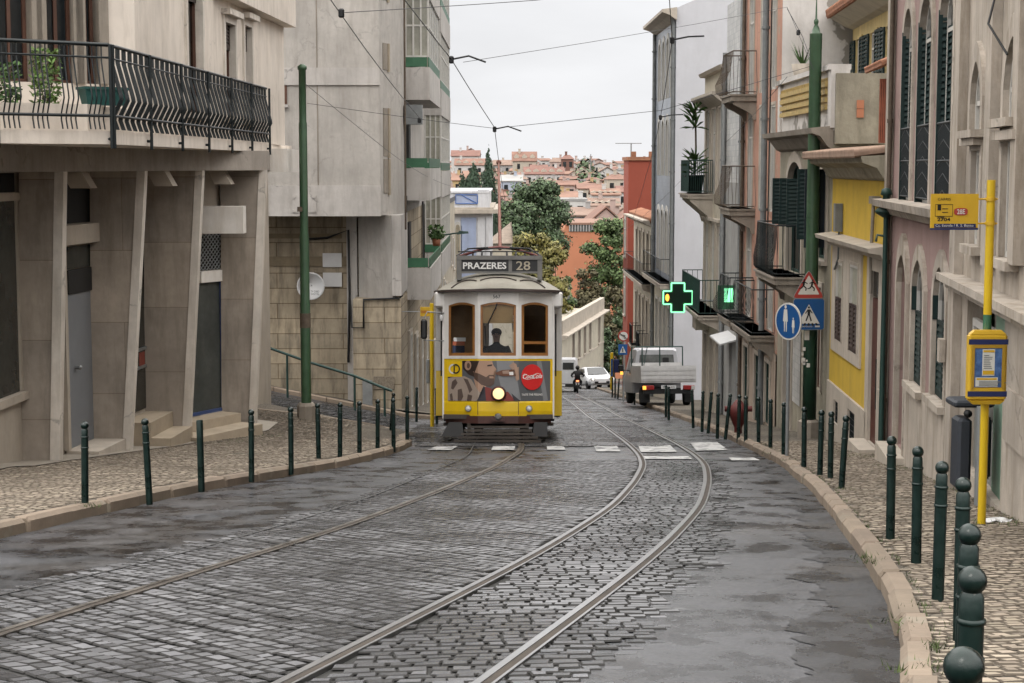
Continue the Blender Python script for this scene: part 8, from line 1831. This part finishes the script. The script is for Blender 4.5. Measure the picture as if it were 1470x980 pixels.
def house(px, pyt, wpx, Y, wall_m, roof_m, label, hpx=26, kind='gable', dep=9, roofpx=7, rows=2, group='houses on the far hillside', name='hillside_house', wins=True, dormer=0, rot=None, chim=1):
    w_ = wpx*Y/FPX; x = X(px, Y, pyt); zt = Z(pyt, Y); rh = roofpx*Y/FPX; ze = zt-rh; zb = min(ze-hpx*Y/FPX, terr(x, Y)-1); hw = w_/2
    o = thing(name, (x, Y, terr(x, Y)), label, 'house', group, local=True, rot=(0, 0, R(rot or 0))); zo = terr(x, Y); o.location.z = 0; o.location = (x, Y, 0)
    b = MB(); b.box(-hw, hw, 0, dep, zb, ze)
    if kind == 'gable': b.loft([[(-hw, 0, ze), (hw, 0, ze), (0, 0, zt-.15)], [(-hw, dep, ze), (hw, dep, ze), (0, dep, zt-.15)]])
    wl = b.build('wall', M[wall_m], o)
    b = MB(); e = .3
    if kind == 'gable':
        for s in (-1, 1): b.hexa([(s*(hw+e), -e, ze-.12), (0, -e, zt), (0, dep+e, zt), (s*(hw+e), dep+e, ze-.12), (s*(hw+e), -e, ze+.1), (0, -e, zt+.22), (0, dep+e, zt+.22), (s*(hw+e), dep+e, ze+.1)])
    elif kind == 'ridge':   # ridge parallel to the view plane: broad slope towards the camera
        b.hexa([(-hw-e, -e, ze-.05), (hw+e, -e, ze-.05), (hw+e, dep/2, zt), (-hw-e, dep/2, zt), (-hw-e, -e, ze+.15), (hw+e, -e, ze+.15), (hw+e, dep/2, zt+.2), (-hw-e, dep/2, zt+.2)])
        b.hexa([(-hw-e, dep+e, ze-.05), (hw+e, dep+e, ze-.05), (hw+e, dep/2, zt), (-hw-e, dep/2, zt), (-hw-e, dep+e, ze+.15), (hw+e, dep+e, ze+.15), (hw+e, dep/2, zt+.2), (-hw-e, dep/2, zt+.2)])
        w3 = MB(); [w3.loft([[(s*hw, 0, ze), (s*hw, dep, ze), (s*hw, dep/2, zt)], [(s*(hw-.2), 0, ze), (s*(hw-.2), dep, ze), (s*(hw-.2), dep/2, zt)]]) for s in (-1, 1)]; w3.build('gable_wall', M[wall_m], o)
    elif kind == 'hip': b.loft([[(-hw-e, -e, ze), (hw+e, -e, ze), (hw+e, dep+e, ze), (-hw-e, dep+e, ze)], [(-hw*.45, dep*.45, zt), (hw*.45, dep*.45, zt), (hw*.45, dep*.55, zt), (-hw*.45, dep*.55, zt)]])
    else: b.box(-hw-.15, hw+.15, -.15, dep+.15, ze, ze+.35); b.box(-hw*.3, hw*.2, dep*.3, dep*.6, ze+.351, zt)
    r_ = b.build('roof', M[roof_m], o)
    rg = random.Random(int(px*7+pyt*13))
    for c in range(chim): xx = rg.uniform(-.7, .7)*hw; b = MB(); b.box(xx-.35, xx+.35, dep*.4, dep*.4+.7, ze, zt+.9); b.box(xx-.42, xx+.42, dep*.4-.07, dep*.4+.77, zt+.901, zt+1.05); b.build('chimney', M[wall_m], r_)
    for dm in range(dormer): xx = -hw+(dm+.5)*w_/dormer; b = MB(); b.loft([[(xx-.8, dep*.12, ze+.3), (xx+.8, dep*.12, ze+.3), (xx+.8, dep*.12, ze+rh*.55), (xx, dep*.12, ze+rh*.8), (xx-.8, dep*.12, ze+rh*.55)], [(xx-.8, dep*.4, ze+.3), (xx+.8, dep*.4, ze+.3), (xx+.8, dep*.4, ze+rh*.55), (xx, dep*.4, ze+rh*.8), (xx-.8, dep*.4, ze+rh*.55)]]); dd = b.build('dormer', M['town_cream'], r_)
    if wins:
        n = max(2, min(6, int(w_/2.6))); zz_ = ze-.8
        for rw in range(rows):
            for k in range(n):
                xx = -hw+(k+.5)*w_/n; z1_ = zz_-rw*3.1; b = MB(); b.box(xx-.45, xx+.45, -.06, -.01, z1_-1.6, z1_); 
                b.build('window', M['pane'], o)
    return o
spec = [  # px, top py, width, distance, wall, roof, label, wall px, kind, depth, roofpx, dormers
 (668, 216, 40, 560, 'town_white', 'roof_b', 'long skyline house with brick red roof at the far left, just right of the balconies', 10, 'ridge', 12, 8, 0),
 (676, 213, 26, 600, 'town_pink', 'roof_b', 'higher pink gabled block on the far left skyline', 10, 'gable', 14, 8, 0),
 (674, 228, 42, 520, 'town_white', 'roof_a', 'white hillside row with terracotta roof and small dormers behind the short cypresses', 16, 'ridge', 12, 9, 4),
 (664, 250, 30, 420, 'town_ochre', 'roof_d', 'ochre house with bright orange roof at the left edge of the hill', 14, 'ridge', 10, 9, 0),
 (728, 230, 38, 560, 'town_grey', 'roof_c', 'grey house with weathered brown roof just right of the trolley pole', 14, 'ridge', 12, 7, 2),
 (753, 218, 34, 530, 'town_cream', 'roof_a', 'large house with terracotta mansard roof and white gable walls on the skyline', 16, 'ridge', 12, 13, 3),
 (774, 237, 24, 520, 'town_pink', 'roof_b', 'red and pink block just right of and below the mansard house', 12, 'ridge', 12, 8, 0),
 (800, 226, 20, 560, 'town_pink', 'roof_c', 'small pink house on the skyline left of the brick tower', 12, 'hip', 10, 6, 0),
 (815, 222, 17, 520, 'roof_b', 'roof_b', 'brick red tower house with pointed roof on the skyline', 20, 'hip', 9, 6, 0),
 (781, 240, 56, 470, 'town_white', 'roof_b', 'long low white house with brick red roof above the great tree', 12, 'ridge', 12, 10, 5),
 (734, 252, 30, 400, 'town_blue', 'roof_flat', 'pale blue shed-roofed block beside the trolley pole', 28, 'ridge', 10, 8, 0),
 (838, 240, 30, 520, 'town_cream', 'roof_c', 'cream house with brown roof right of the brick tower', 16, 'gable', 12, 8, 0),
 (858, 234, 30, 600, 'town_grey', 'roof_flat', 'grey flat-roofed house high on the skyline', 10, 'flat', 10, 5, 0),
 (872, 240, 34, 480, 'town_white', 'roof_c', 'white gabled house near the skyline left of the red building', 18, 'gable', 12, 10, 0),
 (893, 240, 30, 560, 'town_cream', 'roof_b', 'cream skyline house touching the red building', 12, 'ridge', 12, 7, 0),
 (812, 260, 34, 380, 'town_pink', 'roof_a', 'pale pink house with terracotta roof right above the great tree', 20, 'ridge', 10, 6, 0),
 (848, 264, 36, 360, 'town_cream', 'roof_a', 'cream house with wide terracotta roof in the middle of the hill', 14, 'ridge', 10, 7, 0),
 (886, 250, 30, 380, 'town_cream', 'roof_a', 'cream house with terracotta roof beside the top left corner of the red building', 18, 'hip', 10, 7, 0),
 (870, 272, 40, 330, 'town_white', 'roof_d', 'white house with bright orange roof low on the hill', 16, 'ridge', 10, 8, 5),
 (815, 276, 30, 330, 'town_ochre', 'roof_d', 'ochre house with bright orange roof at the edge of the great tree', 14, 'ridge', 10, 8, 0),
 (866, 286, 46, 290, 'town_pink', 'roof_c', 'pinkish block with rows of little dormers above the skylight wall', 18, 'ridge', 9, 10, 5),
 (824, 284, 36, 270, 'town_white', 'roof_flat', 'white flat roofed shed above the orange wall', 12, 'flat', 9, 4, 0),
 (902, 268, 30, 350, 'town_white', 'roof_b', 'white house with brick red roof tucked against the red building', 20, 'ridge', 10, 8, 0)]
for s in spec: house(s[0], s[1], s[2], s[3], s[4], s[5], s[6], hpx=s[7], kind=s[8], dep=s[9], roofpx=s[10], dormer=s[11], rows=2)
# the rest of the hillside
rg = random.Random(21); rows_ = [(610, 231, 9), (570, 236, 9), (540, 243, 10), (500, 249, 11), (460, 256, 12), (430, 263, 12), (400, 270, 13), (370, 279, 14), (345, 288, 15), (315, 300, 17), (290, 312, 18)]
for ri, (Y, py, wp_) in enumerate(rows_):
    px = 618+rg.uniform(0, 10); i = 0
    while px < 985:
        wd = wp_*rg.uniform(.8, 1.9); w_ = rg.choice(['town_white', 'town_white', 'town_cream', 'town_pink', 'town_grey', 'town_ochre', 'town_cream']); r_ = rg.choice(['roof_a', 'roof_a', 'roof_b', 'roof_c', 'roof_d', 'roof_flat']); k = rg.choice(['ridge', 'ridge', 'gable', 'hip', 'flat' if r_ == 'roof_flat' else 'ridge'])
        if r_ == 'roof_flat': k = 'flat'
        p_ = py+rg.uniform(-4, 4)
        pc = px+wd/2
        if 640 < pc < 950: house(pc, p_, wd, Y+rg.uniform(-8, 8), w_, r_, f'{WALLN[w_]} hillside house with {ROOFN[r_]} roof, {ORD[i]} in the {ORD[ri]} row down', hpx=wp_*1.6, kind=k, dep=9, roofpx=wp_*.34, rows=2, rot=rg.uniform(-25, 25)); i += 1
        px += wd*rg.uniform(.95, 1.3)
# little trees between the houses: one distant mass
b = MB(); rg = random.Random(31)
for k in range(24):
    Y = rg.uniform(280, 560); px = rg.uniform(640, 930); x = X(px, Y, 250); z = terr(x, Y); r = rg.uniform(2, 4.2); c = Vector((x, Y, z+r*1.2))
    for _ in range(110):
        d = Vector((rg.gauss(0, 1), rg.gauss(0, 1), rg.gauss(0, 1))).normalized(); q = c+d*r*rg.random()**.3; u = d.orthogonal().normalized()*.6; v = d.cross(u); b.add([q-u, q+v, q+u, q-v], [(0, 1, 2, 3)])
b.build('far_greenery', M['leaf_dark'], label='dark bushes and treetops scattered among the hillside houses', category='greenery', kind='stuff')
# orange wall building
Y = 205; xa, xb_ = X(797, Y), X(905, Y); zt = Z(320, Y); t = thing('building', ((xa+xb_)/2, Y, terr(8, Y)), 'large plain orange gabled building with a strip of skylights, in the valley beyond the street', 'building')
b = MB(); y1 = Y+16; zl = Z(352, Y); b.loft([[(xa, Y, -27), (xb_+4, Y, -27), (xb_+4, Y, zt-.2), (X(812, Y), Y, zt-.2), (X(799, Y), Y, zl)], [(xa, y1, -27), (xb_+4, y1, -27), (xb_+4, y1, zt-.2), (X(812, Y), y1, zt-.2), (X(799, Y), y1, zl)]]); b.build('wall', M['orange_wall'], t)
b = MB(); b.box(X(811, Y), xb_+4.2, Y-.2, y1+.2, zt-.19, zt+.05); b.build('roof', M['roof_d'], t)
b = MB(); b.box(X(817, Y), X(853, Y), Y-.1, Y-.01, Z(332, Y), Z(322, Y)); sk_ = b.build('skylight_strip', M['pane_pale'], t)
b = MB()
for k in range(10): x = X(817, Y)+(X(853, Y)-X(817, Y))*k/9; b.box(x-.06, x+.06, Y-.16, Y-.101, Z(332, Y), Z(322, Y))
b.build('bars', M['town_grey'], sk_)
Y = 228; t = house(870, 298, 56, Y, 'town_pink', 'roof_a', 'broad pinkish gable end with a white parapet right behind the orange wall', hpx=40, kind='gable', dep=14, roofpx=26, rows=1, wins=True, name='house')
house(912, 300, 40, 222, 'town_white', 'roof_a', 'white house half hidden behind the red building and the fresh green tree', hpx=40, kind='gable', dep=12, roofpx=16, name='house'); house(835, 300, 46, 245, 'town_grey', 'roof_c', 'low grey shed with brown roof above the orange wall', hpx=20, kind='ridge', dep=10, roofpx=10, name='house')
# antenna mast on the skyline
q = P(848, 221, 500); t = thing('mast', (q.x, q.y, terr(q.x, 500)), 'thin antenna mast on the hillside skyline', 'mast'); b = MB(); b.cyl((q.x, q.y, q.z-12), q, .35, .12, n=6); b.build('mast_shaft', M['pipe_grey'], t); b = MB(); b.cyl(q+Vector((-.8, 0, -2)), q+Vector((.8, 0, -2)), .15, n=4); b.build('crossbar', M['pipe_grey'], t)
# ================================================================== air
HZ = MB(); HZ.box(-330, 330, -3, 700, -31, 30)
hm = bpy.data.materials.new('haze_air'); hm.use_nodes = True; nt = hm.node_tree; nt.nodes.remove(nt.nodes['Principled BSDF']); pv = nt.nodes.new('ShaderNodeVolumePrincipled'); pv.inputs['Color'].default_value = (.93, .94, .97, 1); pv.inputs['Density'].default_value = .0048
nt.links.new(pv.outputs[0], nt.nodes['Material Output'].inputs['Volume'])
USE_HAZE = True
if USE_HAZE: HZ.build('haze', hm, kind='stuff', label='pale air haze over the valley', category='haze')
